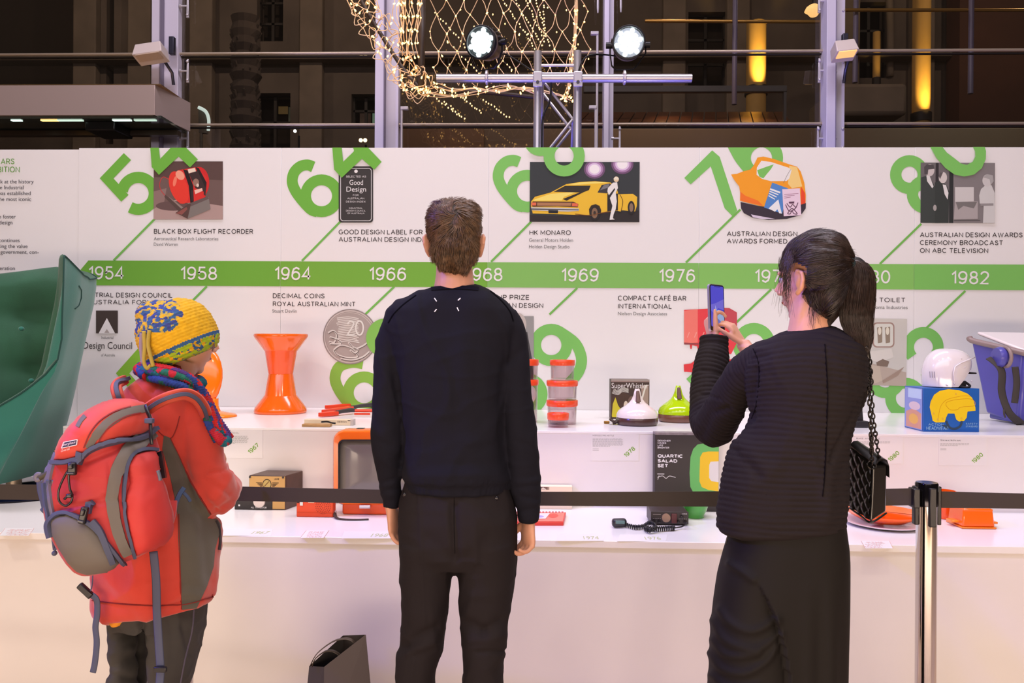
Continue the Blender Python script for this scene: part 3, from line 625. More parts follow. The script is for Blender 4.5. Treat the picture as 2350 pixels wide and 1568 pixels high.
# glass panes and horizontal rails, bay by bay
def glass():
    m = bpy.data.materials.new('window_glass'); m.use_nodes = True; nt = m.node_tree; nt.nodes.clear()
    out = nt.nodes.new('ShaderNodeOutputMaterial'); mx = nt.nodes.new('ShaderNodeMixShader'); t = nt.nodes.new('ShaderNodeBsdfTransparent'); g = nt.nodes.new('ShaderNodeBsdfGlossy')
    fr = nt.nodes.new('ShaderNodeFresnel'); fr.inputs[0].default_value = 1.5; t.inputs[0].default_value = (.80, .78, .74, 1); g.inputs['Roughness'].default_value = .01
    nt.links.new(fr.outputs[0], mx.inputs[0]); nt.links.new(t.outputs[0], mx.inputs[1]); nt.links.new(g.outputs[0], mx.inputs[2]); nt.links.new(mx.outputs[0], out.inputs[0]); return m
GLS = glass()
bx = [P(-560, 0, YG).x, P(363, 0, YG).x, P(415, 0, YG).x, P(868, 0, YG).x, P(918, 0, YG).x, P(1385, 0, YG).x, P(1408, 0, YG).x, P(1887, 0, YG).x, P(1935, 0, YG).x, P(2900, 0, YG).x]
zr = [0.0, P(1175, 286, YG).z, P(1175, 121, YG).z, 5.4]
for i in range(5):
    w = thing('window_%d' % (i+1), ((bx[2*i]+bx[2*i+1])/2, YG+.03, 0), kind='structure')
    for j in range(3):
        MB().b2(bx[2*i]+.004, bx[2*i+1]-.004, YG+.025, YG+.027, zr[j]+.006, zr[j+1]-.006).build('pane', GLS, w)
    for j in (1, 2):
        MB().tube([(bx[2*i]-.02, YG-.01, zr[j]), (bx[2*i+1]+.02, YG-.01, zr[j])], .013, 10).build('rail', RAIL, w, smooth=40)
        MB().b2(bx[2*i], bx[2*i+1], YG+.01, YG+.04, zr[j]-.024, zr[j]-.014).build('seal', mat('seal_black', (40, 34, 30), .7), w)
# glass clamps beside the mullions
def clamp(x, y, side, lab):
    Y = YG-.04; s = S(Y); c = P(x, y, Y); t = thing('glass_clamp', c, lab, 'clamp', 'steel glass clamps on the window posts')
    m = MB(); m.box(c, (.022, .02, .22), taper=.7); m.ball(c+V((0, -.01, .085)), .014); m.ball(c+V((0, -.01, -.085)), .012); m.build('arm', GALV, t, bevel=.003)
    MB().cyl(c, c+V((side*.065, 0, 0)), .009).build('pin', GALV, t, smooth=40); MB().cyl(c+V((side*.055, 0, 0)), c+V((side*.075, 0, 0)), .018).build('flange', GALV, t, smooth=40)
for x, y, sd, lab in ((431, 14, -1, 'top steel clamp on the left window post, cut by the frame'), (431, 163, -1, 'steel clamp on the left window post beside the upper rail'), (431, 318, -1, 'steel clamp at the foot of the left window post'),
    (1880, 2, 1, 'top violet-lit clamp left of the right window post'), (1880, 162, 1, 'violet-lit clamp left of the right window post under the upper rail'), (1877, 318, 1, 'violet-lit clamp low on the left of the right window post'),
    (1934, 4, -1, 'top clamp right of the right window post'), (1934, 165, -1, 'clamp right of the right window post under the floodlight'), (1933, 318, -1, 'low clamp right of the right window post'),
    (1422, 318, -1, 'small clamp at the foot of the slim post right of the truss')): clamp(x, y, sd, lab)
# upright rods with top brackets
for x, y0, y1, d, lab in ((922, 250, 338, -1, 'pale angled bracket rod standing right of the second window post'), (1367, 248, 338, 1, 'pale bracket rod standing left of the slim window post'), (1371, 78, 190, 1, 'thin hanging steel rod left of the slim post, behind the right stage light')):
    a, b = P(x, y0, YG-.15), P(x, y1+20, YG-.15)
    if y1 > 300 or y0 == 78: b.z = 0
    t = thing('bracket_rod', b, lab, 'bracket')
    MB().cyl(a, b, .011, 10).build('rod', GALV, t, smooth=40); MB().box(a+V((-d*.025, 0, .005)), (.07, .04, .028)).build('top_plate', GALV, t, bevel=.004)
    MB().tube([a.lerp(b, .9), a.lerp(b, .93)], .02, 10).build('collar', GALV, t)
for x, y0, y1 in ((1372, -30, 30), (1425, -30, 28)):
    a, b = P(x, y0, YG-.1), P(x, y1, YG-.1); t = thing('hanging_rod', b, 'short pale rod hanging %s of the slim post at the frame top' % ('left' if x < 1400 else 'right'), 'rod')
    MB().tube([a, a.lerp(b, .8), b], [.010, .010, .006], 8).build('rod', GALV, t, smooth=40)
# floodlights on the posts
def flood(x0, x1, y, tilt, lab, face):
    Y = YG-.30; c = P((x0+x1)/2, y, Y); t = thing('flood_light', c, lab, 'lamp')
    R = Matrix.Rotation(tilt, 3, 'Y') @ Matrix.Rotation(radians(-18), 3, 'X'); w = (x1-x0)*S(Y)
    MB().box(c, (w, .16, .12), R, taper=.86).build('housing', mat('flood_white', (206, 192, 186), .4), t, bevel=.008)
    MB().box(c+R @ V((0, -.03, -.062)), (w*.8, .09, .012), R).build('lens', face, t, bevel=.003)
    MB().tube([c+V((w*.35, .05, -.05)), c+V((w*.42, .16, -.12)), c+V((w*.42, .19, -.22))], .014, 8).build('bracket', mat('dark_metal', (60, 60, 74), .4, .6), t, smooth=40)
    MB().box(c+V((w*.40, .17, .13)), (.045, .05, .16)).build('driver_box', MATS['dark_metal'], t, bevel=.004)
flood(312, 382, 122, radians(-8), 'white box floodlight on the left window post', mat('flood_face_off', (190, 168, 150), .3))
flood(1911, 1961, 116, radians(-6), 'pale floodlight with a warm glowing edge on the right window post', mat('flood_face_on', (240, 170, 80), .3, emit=(1, .6, .25), es=.8))
# brushed steel canopy box at the left
YH = 6.35
BRUSH = mat('brushed_steel', (188, 168, 160), .32, metal=.35, bump=.12, bscale=30, stretch=(60, 60, 1))
hood = thing('steel_canopy', (P(180, 230, YH)), 'brushed steel box canopy projecting at the upper left in front of the windows', 'canopy')
a, b = P(-300, 196, YH), P(355, 264, YH)
MB().b2(a.x, b.x, YH, YH+.03, b.z, a.z).build('front_panel', BRUSH, hood, bevel=.003)
mm = MB(); q0, q1 = P(355.5, 196, YH), P(389, 207, YH+.45)
mm.prism([V((q0.x, YH, b.z)), V((q0.x+.075, YH+.5, b.z)), V((q0.x+.075, YH+.5, a.z)), V((q0.x, YH, a.z))], (-.02, .01, 0)); mm.build('end_panel', BRUSH, hood)
MB().b2(a.x, b.x+.05, YH, YH+.5, a.z-.004, a.z+.003).build('top_edge', mat('brass_edge', (220, 180, 130), .25, .9), hood)
MB().b2(a.x, b.x+.04, YH+.03, YH+.5, b.z-.02, b.z+.004).build('underside', mat('hood_under', (120, 128, 120), .12, .8), hood)
MB().b2(P(180, 0, YH).x, P(250, 0, YH).x, YH+.1, YH+.4, b.z-.10, b.z-.02).build('door_sensor', mat('sensor_black', (14, 13, 14), .3), hood, bevel=.01)
MB().b2(a.x, b.x+.03, YH+.35, YH+.42, b.z-.075, b.z-.03).build('door_track', mat('track_brown', (70, 56, 44), .3, .5), hood)
for x0, x1, cc, e in ((15, 38, (.75, 1, .9), 1.2), (84, 122, (1, .55, .15), 2.2), (123, 180, (.65, .9, .75), .9), (250, 292, (.75, .95, .85), 1.2), (300, 350, (.6, .85, .7), .8)):
    g = MB().b2(P(x0, 0, YH).x, P(x1, 0, YH).x, YH+.06, YH+.09, b.z-.028, b.z-.02).build('strip_lamp', mat('strip_%d' % x0, (220, 230, 220), .3, emit=cc, es=e), hood)

# ================================================================== lighting truss behind the display wall
YTR = 5.45
ALU = mat('aluminium', (200, 196, 198), .32, metal=.75, bump=.1, bscale=40); 
tr = thing('lighting_truss', (P(1281, 0, YTR+.1).x, YTR+.12, 0), 'aluminium box truss stand carrying the two stage lights', 'truss')
zt = P(1281, 118, YTR).z
cx0, cx1 = P(1235, 0, YTR).x, P(1326, 0, YTR).x
for x in (cx0, cx1):
    for y in (YTR, YTR+.26): MB().cyl((x+(.02 if y > YTR else 0), y, 0), (x+(.02 if y > YTR else 0), y, zt-(.06 if y > YTR else 0)), .028, 16).build('chord', ALU, tr, smooth=40)
dz = .285; z = zt-.12; k = 0
for z in (zt-.10, zt-.16): MB().cyl((cx0, YTR, z), (cx1, YTR, z), .011, 10).build('rung', ALU, tr, smooth=40)
z = zt-.20; L = [cx0+.03, cx1-.03]; k = 0
while z > .3:
    for y in (YTR, YTR+.26): MB().cyl((L[k % 2], y, z), (L[(k+1) % 2], y, z-dz), .010, 8).build('brace', ALU, tr, smooth=40)
    MB().cyl((L[k % 2], YTR+.01, z), (L[k % 2], YTR+.25, z-dz), .009, 8).build('brace', ALU, tr, smooth=40)
    z -= dz; k += 1
MB().b2(cx0-.35, cx1+.35, YTR-.2, YTR+.45, 0, .012).build('base_plate', mat('steel_plate', (90, 90, 96), .4, .8), tr)
YP = YTR-.055
pipe = thing('scaffold_pipe', P(1295, 180, YP), 'horizontal aluminium scaffold pipe clamped across the truss', 'pipe')
pa, pb = P(1003, 180, YP), P(1587, 180, YP)
MB().tube([pa, pb], .030, 20).build('tube', ALU, pipe, smooth=40)
MB().cyl(pa+V((-.002, 0, 0)), pa+V((.01, 0, 0)), .031, 20).build('end_cap', ALU, pipe, smooth=40)
for x in (cx0, cx1):
    c = V((x, YP, pa.z)); 
    MB().box(c+V((0, -.01, -.005)), (.062, .085, .075)).build('pipe_clamp', GALV, pipe, bevel=.008)
    mb = MB(); mb.box(c+V((0, -.035, -.05)), (.065, .012, .045)); mb.build('clamp_plate', GALV, pipe, bevel=.004); MB().cyl(c+V((0, -.04, -.045)), c+V((0, -.055, -.045)), .012, 6).build('wing_bolt', mat('bolt_dark', (80, 78, 84), .4, .8), pipe)
HOUS = mat('lamp_housing', (110, 92, 76), .42, metal=.2, bump=.05); LED = mat('led_lens', (255, 255, 255), .3, emit=(.86, 1, 1), es=9); BLK = mat('black_metal', (24, 23, 25), .4, metal=.3)
def stage_light(fx, fy, d, hx, lab):
    c = P(fx, fy, YP-.05); d = V(d).normalized(); up = V((0, 0, 1)); X = d.cross(up).normalized(); Z = X.cross(d).normalized()
    Mx = Matrix((( X.x, Z.x, -d.x, c.x), (X.y, Z.y, -d.y, c.y), (X.z, Z.z, -d.z, c.z), (0, 0, 0, 1)))
    t = thing('stage_light', P(hx, 178, YP), lab, 'stage light')
    m = MB(); m.M = Mx; m.lathe([(.0, .02), (.103, .019), (.106, .0), (.112, .02), (.112, .05), (.104, .06), (.104, .13), (.094, .15), (.075, .22), (.06, .235), (.0, .235)], n=28); m.build('housing', HOUS, t, smooth=35)
    m = MB(); m.M = Mx
    for i in range(20):
        a = 2*pi*i/20
        if sin(a) > -.3: m.box((cos(a)*.110, sin(a)*.110, .10), (.028, .010, .075), Matrix.Rotation(a, 3, 'Z'))
    m.build('cooling_fin', mat('fin_dark', (58, 52, 48), .4), t, bevel=.002)
    m = MB(); m.M = Mx; m.lathe([(.112, -.012), (.116, -.01), (.116, .022), (.100, .022), (.100, -.002), (.104, -.012)], n=28, cap=False); m.build('bezel', BLK, t, smooth=35)
    m = MB(); m.M = Mx; m.cyl((0, 0, .008), (0, 0, .016), .100, 28); m.build('face_plate', mat('face_chrome', (120, 130, 134), .2, .8), t)
    pos = [(0, 0)] + [(.052*cos(pi/3*i+.3), .052*sin(pi/3*i+.3)) for i in range(6)] + [(.082*cos(2*pi/6*i+.82), .082*sin(2*pi/6*i+.82)) for i in range(6)]
    for i, (px, py) in enumerate(pos):
        m = MB(); m.M = Mx; r = .026 if i < 7 else .016
        m.lathe([(0, .012), (r, .011), (r, .0), (r*.7, -.008), (0, -.011)], (px, py, 0), 14); m.build('led_lens', LED, t, smooth=60)
    # yoke
    h = P(hx, 178, YP); pl, pr_ = c+X*.125-d*.09, c-X*.125-d*.09
    lo = h+V((0, 0, .055))
    for p_, sgn in ((pl, 1), (pr_, -1)):
        MB().tube([p_, p_+V((0, 0, -.06)), lo+X*(sgn*.09)+V((0, 0, .03)), lo+X*(sgn*.06), lo], .014, 8, flat=.35, up=d).build('yoke_arm', BLK, t, smooth=40)
        MB().cyl(p_+X*sgn*.03, p_-X*sgn*.02, .022, 12).build('pivot_knob', BLK, t, smooth=40)
    m = MB(); m.tube([h+V((0, .034*sin(a), .034*cos(a))) + V((-.0, 0, 0)) for a in [2*pi*i/14 for i in range(15)]], .012, 6, flat=1.6, up=(1, 0, 0)); m.cyl(h+V((0, 0, .035)), lo, .009, 8); m.build('hook_clamp', GALV, t, smooth=40)
    m = MB(); q = c-d*.22
    m.tube(crv([q, q+V((.05, .03, -.05)), V((h.x*.6+cx0*.4, YP, h.z+.16)), V((cx0 if fx < 1281 else cx1, YP+.03, h.z+.03))], 6), .006, 6); m.build('power_cable', BLK, t, smooth=True)
stage_light(1103, 97, (-.42, -1, -.16), 1117, 'stage light on the left of the pipe, lit white and turned left')
stage_light(1443, 97, (-.05, -1, -.16), 1433, 'stage light on the right of the pipe, lit white and facing the camera')
mb = MB(); mb.tube(crv([P(1265, 180, YP), P(1262, 230, YTR-.03), P(1246, 270, YTR-.03), P(1243, 345, YTR-.03), P(1243, 420, YTR-.03)], 8), .007, 6)
tag(mb.build('power_cable', BLK, smooth=True), 'black power cable running down the left truss leg', 'cable')

# ================================================================== net of string lights on a dark hoop
YS = 6.1
net = thing('string_lights', P(1050, 200, YS), 'tangled net of warm string lights hanging over a dark hoop behind the stage lights', 'string lights')
WIRE = mat('light_wire', (236, 200, 150), .4, emit=(1, .6, .3), es=.05); BULB = mat('warm_bulb', (255, 220, 150), .3, emit=(1, .55, .15), es=4.5); HOOP = mat('hoop_dark', (52, 40, 30), .5)  # wire emission puts the warm light of the bulbs into the material
hoop = crv([P(800, -60, YS, ), P(828, 0, YS), P(878, 85, YS), P(930, 165, YS), P(962, 200, YS)], 8)
MB().tube(hoop, .016, 8).build('hoop', HOOP, net, smooth=True)
MB().tube(crv([P(962, 198, YS), P(1060, 208, YS+.1), P(1180, 218, YS+.2), P(1260, 228, YS+.3)], 6), .018, 8).build('hoop_bar', HOOP, net, smooth=True)
MB().tube([P(970, -60, YS+.1), P(966, 200, YS)], .028, 8).build('hoop_upright', HOOP, net, smooth=True)
rn = random.Random(11); bulbs = []; wires = MB(); wv = MB()
def pj(x, y, Y=YS, j=3): return P(x+rn.uniform(-j, j), y+rn.uniform(-j, j), Y+rn.uniform(-.05, .05))
# diamond net
G = {}
for j in range(-1, 6):
    for i in range(10):
        x = 985+38*i+(19 if j % 2 else 0)+2*j; y = -6+40*j+6*sin(i*1.3)
        G[i, j] = pj(x, y, YS+.15, 4)
for (i, j), p_ in G.items():
    if j < 5:
        for q_ in ((i, j+1), (i+(1 if j % 2 else -1), j+1)):
            if q_ in G:
                e = G[q_]; md = p_.lerp(e, .5)+V((rn.uniform(-.02, .02), 0, rn.uniform(-.03, 0)))
                wires.tube(crv([p_, md, e], 4), .0033, 5)
    if j < 5: bulbs.append(p_)
    if rn.random() < .5 and j < 5: bulbs.append(p_+V((rn.uniform(-.05, .05), .03, rn.uniform(-.08, .08))))
# loops wound round the hoop
tot = len(hoop)
for k in range(tot*3):
    p_ = hoop[min(tot-1, int(k/3))]; a = k*1.35
    q_ = p_+V((cos(a)*.10, sin(a)*.04, sin(a)*.08)); r_ = p_+V((cos(a+1.35)*.10, sin(a+1.35)*.04, sin(a+1.35)*.08-.01))
    wires.tube(crv([q_, p_+V((cos(a+.7)*rn.uniform(.08, .17), -.02, sin(a+.7)*.14)), r_], 4), .0036, 5)
    if rn.random() < .75: bulbs.append(q_+V((rn.uniform(-.03, .03), -.03, rn.uniform(-.03, .03))))
# dense hanging hank
for k in range(16):
    x = 893+rn.uniform(0, 75); pts = [pj(x+rn.uniform(-6, 6)+n_*1.2*(930-x)/30, -20+n_*30, YS-.03, 4) for n_ in range(int(rn.uniform(4, 7)))]
    wires.tube(crv(pts, 4), .0036, 5); bulbs += [q_ for q_ in pts if rn.random() < .8]
# swags under the pipe and drops beside the truss
for pts in ([(930, 165), (960, 205), (1000, 195), (1040, 206), (1090, 200), (1140, 208), (1200, 200), (1270, 215), (1310, 228)], [(940, 190), (985, 215), (1040, 222), (1100, 212), (1170, 200), (1230, 212)], [(1322, -20), (1320, 60), (1312, 130), (1306, 200), (1302, 230)], [(1326, -20), (1318, 80), (1316, 140), (1300, 215)]):
    for rep in range(3):
        w_ = [pj(x, y, YS+.02, 6) for x, y in pts]; wires.tube(crv(w_, 5), .0033, 5); bulbs += w_[1:]
        bulbs += [a_.lerp(b_, .5)+V((0, 0, rn.uniform(-.03, .03))) for a_, b_ in zip(w_, w_[1:]) if rn.random() < .6]
# further rows of tiny bulbs, some built for bulb reflections in the glass
for (x0, y0, x1, y1, n_) in ((1150, -5, 1232, 118, 20), (1180, -5, 1246, 110, 18), (1205, -5, 1252, 100, 17), (1228, -5, 1262, 110, 18), (1246, -5, 1250, 90, 12), (990, 215, 1060, 272, 11), (1045, 215, 1110, 262, 12), (1110, 230, 1175, 275, 11), (1020, 232, 1072, 280, 8), (1000, 30, 1080, 120, 14), (1090, 60, 1180, 170, 15), (1040, 110, 1120, 190, 12)):
    ps = [P(x0+(x1-x0)*k/n_+rn.uniform(-2, 2), y0+(y1-y0)*k/n_+rn.uniform(-2, 2), YS+.5) for k in range(n_)]
    wv.tube(ps, .003, 4); bulbs += ps
wires.build('wire', WIRE, net, smooth=True)['kind'] = 'stuff'; wv.build('far_wire', mat('far_wire', (70, 58, 50), .6), net)['kind'] = 'stuff'
bm_ = MB().lathe([(0, -.011), (.006, -.007), (.0072, 0), (.005, .008), (.003, .013), (0, .015)], n=8).mesh('bulb'); bm_.materials.append(BULB)
rn.shuffle(bulbs); near = sorted(bulbs, key=lambda p: p.y)
for p_ in near[:290]:
    o = put('bulb', bm_, BULB, net); o.location = p_; o.rotation_euler = (rn.uniform(-1, 1), rn.uniform(-1, 1), 0)
rest = MB()
for p_ in near[290:]: rest.lathe([(0, -.009), (.0065, 0), (0, .009)], p_, 6)
rest.build('far_bulb_dots', BULB, net)['kind'] = 'stuff'

# ================================================================== the street outside, at night
YF = 13.0
STONE = mat('facade_stone', (112, 98, 88), .8, bump=.2, bscale=6, mottle=.25, mscale=1.2); DARKW = mat('dark_opening', (26, 22, 20), .4); STONE2 = mat('pilaster_stone', (134, 118, 104), .8, mottle=.2, mscale=2)
gr = MB().b2(-22, 22, 7.4, 30, -.3, 0).build('ground', mat('asphalt', (60, 56, 54), .8, mottle=.2, mscale=2)); tag(gr, kind='structure')
fac = thing('facade', (0, YF, 0), 'dim brown stone building across the street with tall windows and lit columns', 'building')
def fx(x): return P(x, 0, YF).x
def fz(y): return P(1175, y, YF).z
ops = [(-150, -200, 203, 200), (808, 215, 866, 282), (585, 212, 668, 338), (1580, 30, 1668, 200), (1965, 10, 2040, 182), (590, -200, 650, 92), (245, -200, 262, 330)]
xs = sorted(set([fx(-900), fx(3300)] + [fx(o[0]) for o in ops] + [fx(o[2]) for o in ops])); zs = sorted(set([0, 9] + [fz(max(o[1], -600)) for o in ops] + [fz(o[3]) for o in ops]))
m = MB()
for i in range(len(xs)-1):
    for j in range(len(zs)-1):
        cx, cz = (xs[i]+xs[i+1])/2, (zs[j]+zs[j+1])/2
        if not any(fx(o[0]) < cx < fx(o[2]) and fz(o[3]) < cz < fz(o[1]) for o in ops): m.b2(xs[i], xs[i+1], YF, YF+.35, zs[j], zs[j+1])
m.build('stone_wall', STONE, fac)
MB().b2(xs[0], xs[-1], YF+.6, YF+.7, 0, 9).build('interior_dark', mat('interior_brown', (58, 46, 38), .9), fac)
for o in ops[1:6]:
    m = MB(); x0, x1, z0, z1 = fx(o[0]), fx(o[2]), fz(o[3]), fz(max(o[1], -200))
    for t_ in (0, .5, 1): m.b2(x0+(x1-x0)*t_-.025, x0+(x1-x0)*t_+.025, YF+.15, YF+.2, z0, z1)
    nz = max(2, int((z1-z0)/.35))
    for k in range(nz+1): z_ = z0+(z1-z0)*k/nz; m.b2(x0, x1, YF+.15, YF+.2, z_-.02, z_+.02)
    m.build('window_frame', mat('window_frame_dark', (44, 34, 28), .6), fac)
for x0, y0, x1, y1, cc, e in ((618, 222, 640, 240, (.9, .55, .2), .09), (642, 224, 662, 262, (.5, .5, .35), .07), (842, 232, 866, 262, (.5, .8, .6), .25), (812, 232, 838, 278, (.7, .4, .3), .05), (1600, 100, 1655, 108, (1, .6, .3), .15)):
    MB().b2(fx(x0), fx(x1), YF+.5, YF+.52, fz(y1), fz(y0)).build('lit_pane', mat('lit_pane_%d' % x0, (60, 50, 40), .6, emit=cc, es=e), fac)
for x in (206, 330, 470, 720, 1545, 1690, 1940, 2110, 2290): MB().b2(fx(x-26), fx(x+26), YF-.16, YF, 0, 9).build('pilaster', STONE2, fac, bevel=.02)
MB().b2(xs[0], xs[-1], YF-.3, YF, fz(148), fz(138)).build('string_course', STONE2, fac, bevel=.02)
MB().b2(P(1925, 0, 11).x, P(2085, 0, 11).x, 11, 12.2, P(2000, 264, 11).z, P(2000, 190, 11).z).build('stone_ledge', STONE2, fac, bevel=.06)
MB().b2(fx(2165), fx(3000), YF-.5, YF-.1, 0, 9).build('red_brown_wing', mat('red_brown', (96, 62, 48), .85, mottle=.2, mscale=1), fac)
arch = crv([(fx(1960), fz(180)), (fx(1960), fz(60)), (fx(1975), fz(-30)), (fx(2005), fz(-60)), (fx(2035), fz(-20)), (fx(2042), fz(60)), (fx(2042), fz(180))], 8)
MB().tube([V((p_.x, YF-.02, p_.y)) for p_ in arch], .06, 8).build('arch_moulding', STONE2, fac, smooth=True)
# uplit columns
def column(x, y0, y1, wpx, e, lab, Y):
    a, b = P(x, y0, Y), P(x, y1, Y); r = wpx/2*S(Y); t = thing('lit_column', (a.x, Y, 0), lab, 'column')
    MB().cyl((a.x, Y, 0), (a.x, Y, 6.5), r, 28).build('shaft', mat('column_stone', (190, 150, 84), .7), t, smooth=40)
    MB().cyl((a.x, Y, b.z-.16), (a.x, Y, b.z-.03), r*1.15, 28).build('collar', mat('collar_dark', (40, 32, 30), .6), t, smooth=40)
    up_ = spot('column_uplight', (a.x, Y-r-.22, b.z-.30), (a.x, Y-r*.3, b.z+1.6), e*3.2, (1, .70, .18), 60, .5, .03); up_.data.spot_blend = 1
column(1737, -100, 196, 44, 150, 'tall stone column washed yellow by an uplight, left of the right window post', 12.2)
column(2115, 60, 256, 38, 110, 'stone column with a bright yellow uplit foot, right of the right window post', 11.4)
column(2012, 60, 175, 16, 7, 'slim dim column inside the archway beyond the right floodlight', 12.6)
spot('ledge_lamp', P(1985, 135, 11.4), P(1980, 200, 11.5), 26, (1, .62, .28), 110, 1, .05)
# round street lamp
gl = thing('globe_lamp', P(1867, 25, 11), 'small glowing globe lamp beyond the glass near the frame top', 'lamp')
MB().lathe([(0, -.08), (.05, -.075), (.085, -.03), (.125, 0), (.10, .05), (.05, .085), (.02, .09), (0, .09)], P(1867, 25, 11), 20).build('globe', mat('globe_glow', (255, 220, 170), .4, emit=(1, .58, .22), es=1.6), gl, smooth=True)
MB().cyl(P(1867, 12, 11), P(1867, -80, 11), .02, 8).build('rod', BLK, gl)
# low parapet right behind the glass
par = MB(); a, b = P(925, 292, 8.0), P(3200, 292, 8.0); par.b2(a.x, P(1110, 292, 8.0).x, 8.0, 8.2, 0, a.z); par.build('parapet', mat('parapet_a', (186, 146, 116), .7), bevel=.01)
tag(bpy.data.objects['parapet'], 'short brown stretch of parapet outside the glass left of the truss', 'parapet')
par = MB().b2(P(1110, 292, 8.1).x, b.x, 8.1, 8.3, 0, a.z+.01).build('parapet', mat('parapet_b', (168, 146, 126), .7), bevel=.01)
tag(par, 'long low beige parapet outside the glass right of the truss', 'parapet')
par = MB().b2(P(-600, 0, 8.3).x, P(925, 0, 8.3).x, 8.3, 8.4, 0, P(400, 345, 8.3).z).build('planter_wall', mat('planter_dark', (70, 62, 58), .7)); tag(par, 'low dark planter wall outside the left windows', 'wall')
spot('parapet_fill', (1.0, 7.25, 5.4), (1.6, 8.0, 3.3), 60, (1, .66, .42), 120, 1, .2)  # added spots above the view that light the parapet
spot('parapet_fill', (4.4, 7.25, 5.4), (4.6, 8.0, 3.3), 40, (.80, 1, .95), 100, 1, .2)
# sloping awning roof with brown battens
aw = thing('awning', P(1545, 240, 9.6), 'brown battened awning roof outside, with warm reflections', 'awning')
z0, z1 = P(1545, 203, 9.6).z, P(1545, 280, 9.6).z
MB().b2(P(1340, 0, 9.6).x, P(1805, 0, 9.6).x, 9.55, 9.62, z0-.06, z0+.02).build('front_beam', mat('beam_grey', (84, 80, 80), .5), aw, bevel=.008)
AW = mat('awning_brown', (92, 56, 38), .35)
for k in range(18):
    x = P(1300+29*k, 0, 9.6).x; MB().prism([(x, 9.65, z1-.05), (x+.14, 9.65, z1-.05), (x+.36, 10.6, z0-.03), (x+.22, 10.6, z0-.03)], (0, -.02, .03)).build('batten', AW, aw)
MB().b2(P(1290, 0, 9.6).x, P(1800, 0, 9.6).x, 9.62, 9.9, z1-.3, z1-.05).build('counter_dark', mat('counter_dark', (44, 30, 26), .4), aw)
MB().b2(P(1798, 0, 9.6).x, P(1804, 0, 9.6).x, 9.56, 9.61, 0, z0).build('post', mat('beam_grey'), aw)
spot('awning_glow', P(1530, 190, 10.0), P(1545, 250, 9.9), 14, (1, .55, .25), 120, 1, .05); spot('awning_glow', P(1720, 190, 10.0), P(1725, 250, 9.9), 20, (1, .62, .25), 80, 1, .05)
# slim grey-violet railing poles and a gold rail
for x, y0, y1, Y in ((1688, -60, 240, 8.8), (2230, -60, 215, 8.8), (1965, -40, 190, 8.9)):
    a, b = P(x, y0, Y), P(x-3, y1, Y); tag(MB().tube([a, b], .03, 10).build('slim_pole', mat('pole_violet', (120, 110, 140), .4), smooth=40), 'slim grey-violet pole outside the glass at %s' % {1688: 'the right of the awning', 2230: 'the far right of the frame', 1965: 'the archway'}[x], 'pole')
for x0, x1, y, Y in ((1480, 1880, 48, 8.83), (1935, 2400, 23, 8.83)):
    tag(MB().tube([P(x0, y, Y), P(x1, y+(2 if x0 < 1600 else 0), Y)], .02, 10).build('gold_rail', mat('gold_rail', (230, 180, 100), .3, .8), smooth=40), 'thin brass-coloured rail outside at the frame top %s the right window post' % ('left of' if x0 < 1600 else 'right of'), 'rail')
# palm trunk
pt = thing('palm_tree', P(565, 200, 10.5).xy.to_3d(), 'dark shaggy palm trunk standing outside the second window', 'tree')
m = MB(); rp = random.Random(5); rings = []
for k in range(60):
    z_ = k*.1; r = .17+.025*(k % 2)+rp.uniform(-.01, .015)
    rings.append([V((P(565, 0, 10.5).x+cos(2*pi*i/14)*(r+rp.uniform(-.015, .02)), 10.5+sin(2*pi*i/14)*r, z_)) for i in range(14)])
m.loft(rings); m.build('trunk', mat('palm_bark', (74, 62, 54), .95), pt)
m = MB()
for k in range(260):
    a = rp.uniform(0, 2*pi); z_ = rp.uniform(1.5, 5.8); c = V((P(565, 0, 10.5).x+cos(a)*.18, 10.5+sin(a)*.18, z_)); m.box(c, (.05, .04, .09), Matrix.Rotation(a, 3, 'Z') @ Matrix.Rotation(.6, 3, 'Y'), taper=.5)
m.build('leaf_bases', mat('palm_bark'), pt)['kind'] = 'stuff'
# glowing arc added for a lamp reflection in the glass, and tiny street lights
cl = thing('lamp_reflection_arc', P(470, 275, 8.9), 'small curved white lamp outside the glass beside the left window post', 'lamp')
m = MB(); m.tube(crv([P(455, 246, 8.9), P(472, 256, 8.9), P(479, 275, 8.9), P(478, 300, 8.9)], 6), .02, 8, flat=.6); m.build('tube', mat('reflection_cold', (220, 235, 235), .4, emit=(.8, 1, 1), es=1.0), cl, smooth=True)
m = MB(); m.prism([P(455, 245, 8.95), P(470, 256, 8.95), P(477, 275, 8.95), P(474, 306, 8.95), P(456, 304, 8.95)], (0, .05, 0)); m.build('arc_backing', mat('arc_backing_grey', (130, 120, 110), .5), cl); a = P(462, 300, 8.97); MB().cyl(a, (a.x, a.y, 0), .02, 8).build('post', MATS['arc_backing_grey'], cl)
for x, y, r, lab in ((833, 322, .022, 'pair of tiny warm street lights low in the second window'), (677, 301, .018, 'tiny white point light outside the second window')):
    t = thing('street_light', P(x, y, 8.28), lab, 'light'); 
    for d in ((-5, 0), (5, 0)) if x > 800 else ((0, 0),): MB().ball(P(x+d[0], y, 8.28), r, 10).build('globe', mat('street_warm' if x > 800 else 'street_cold', (255, 240, 200), .4, emit=(1, .75, .4) if x > 800 else (.9, 1, .9), es=6), t, smooth=True)
    a = P(x, y+3, 8.32); a.y = 8.46; MB().cyl(a, (a.x, a.y, 0), .012, 8).build('post', BLK, t)
for gx, ge in ((-7, 110), (-2.8, 130), (2, 60), (7, 80)): point('street_glow', (gx, 9.6, 7.6), ge, (1, .80, .66), .05)
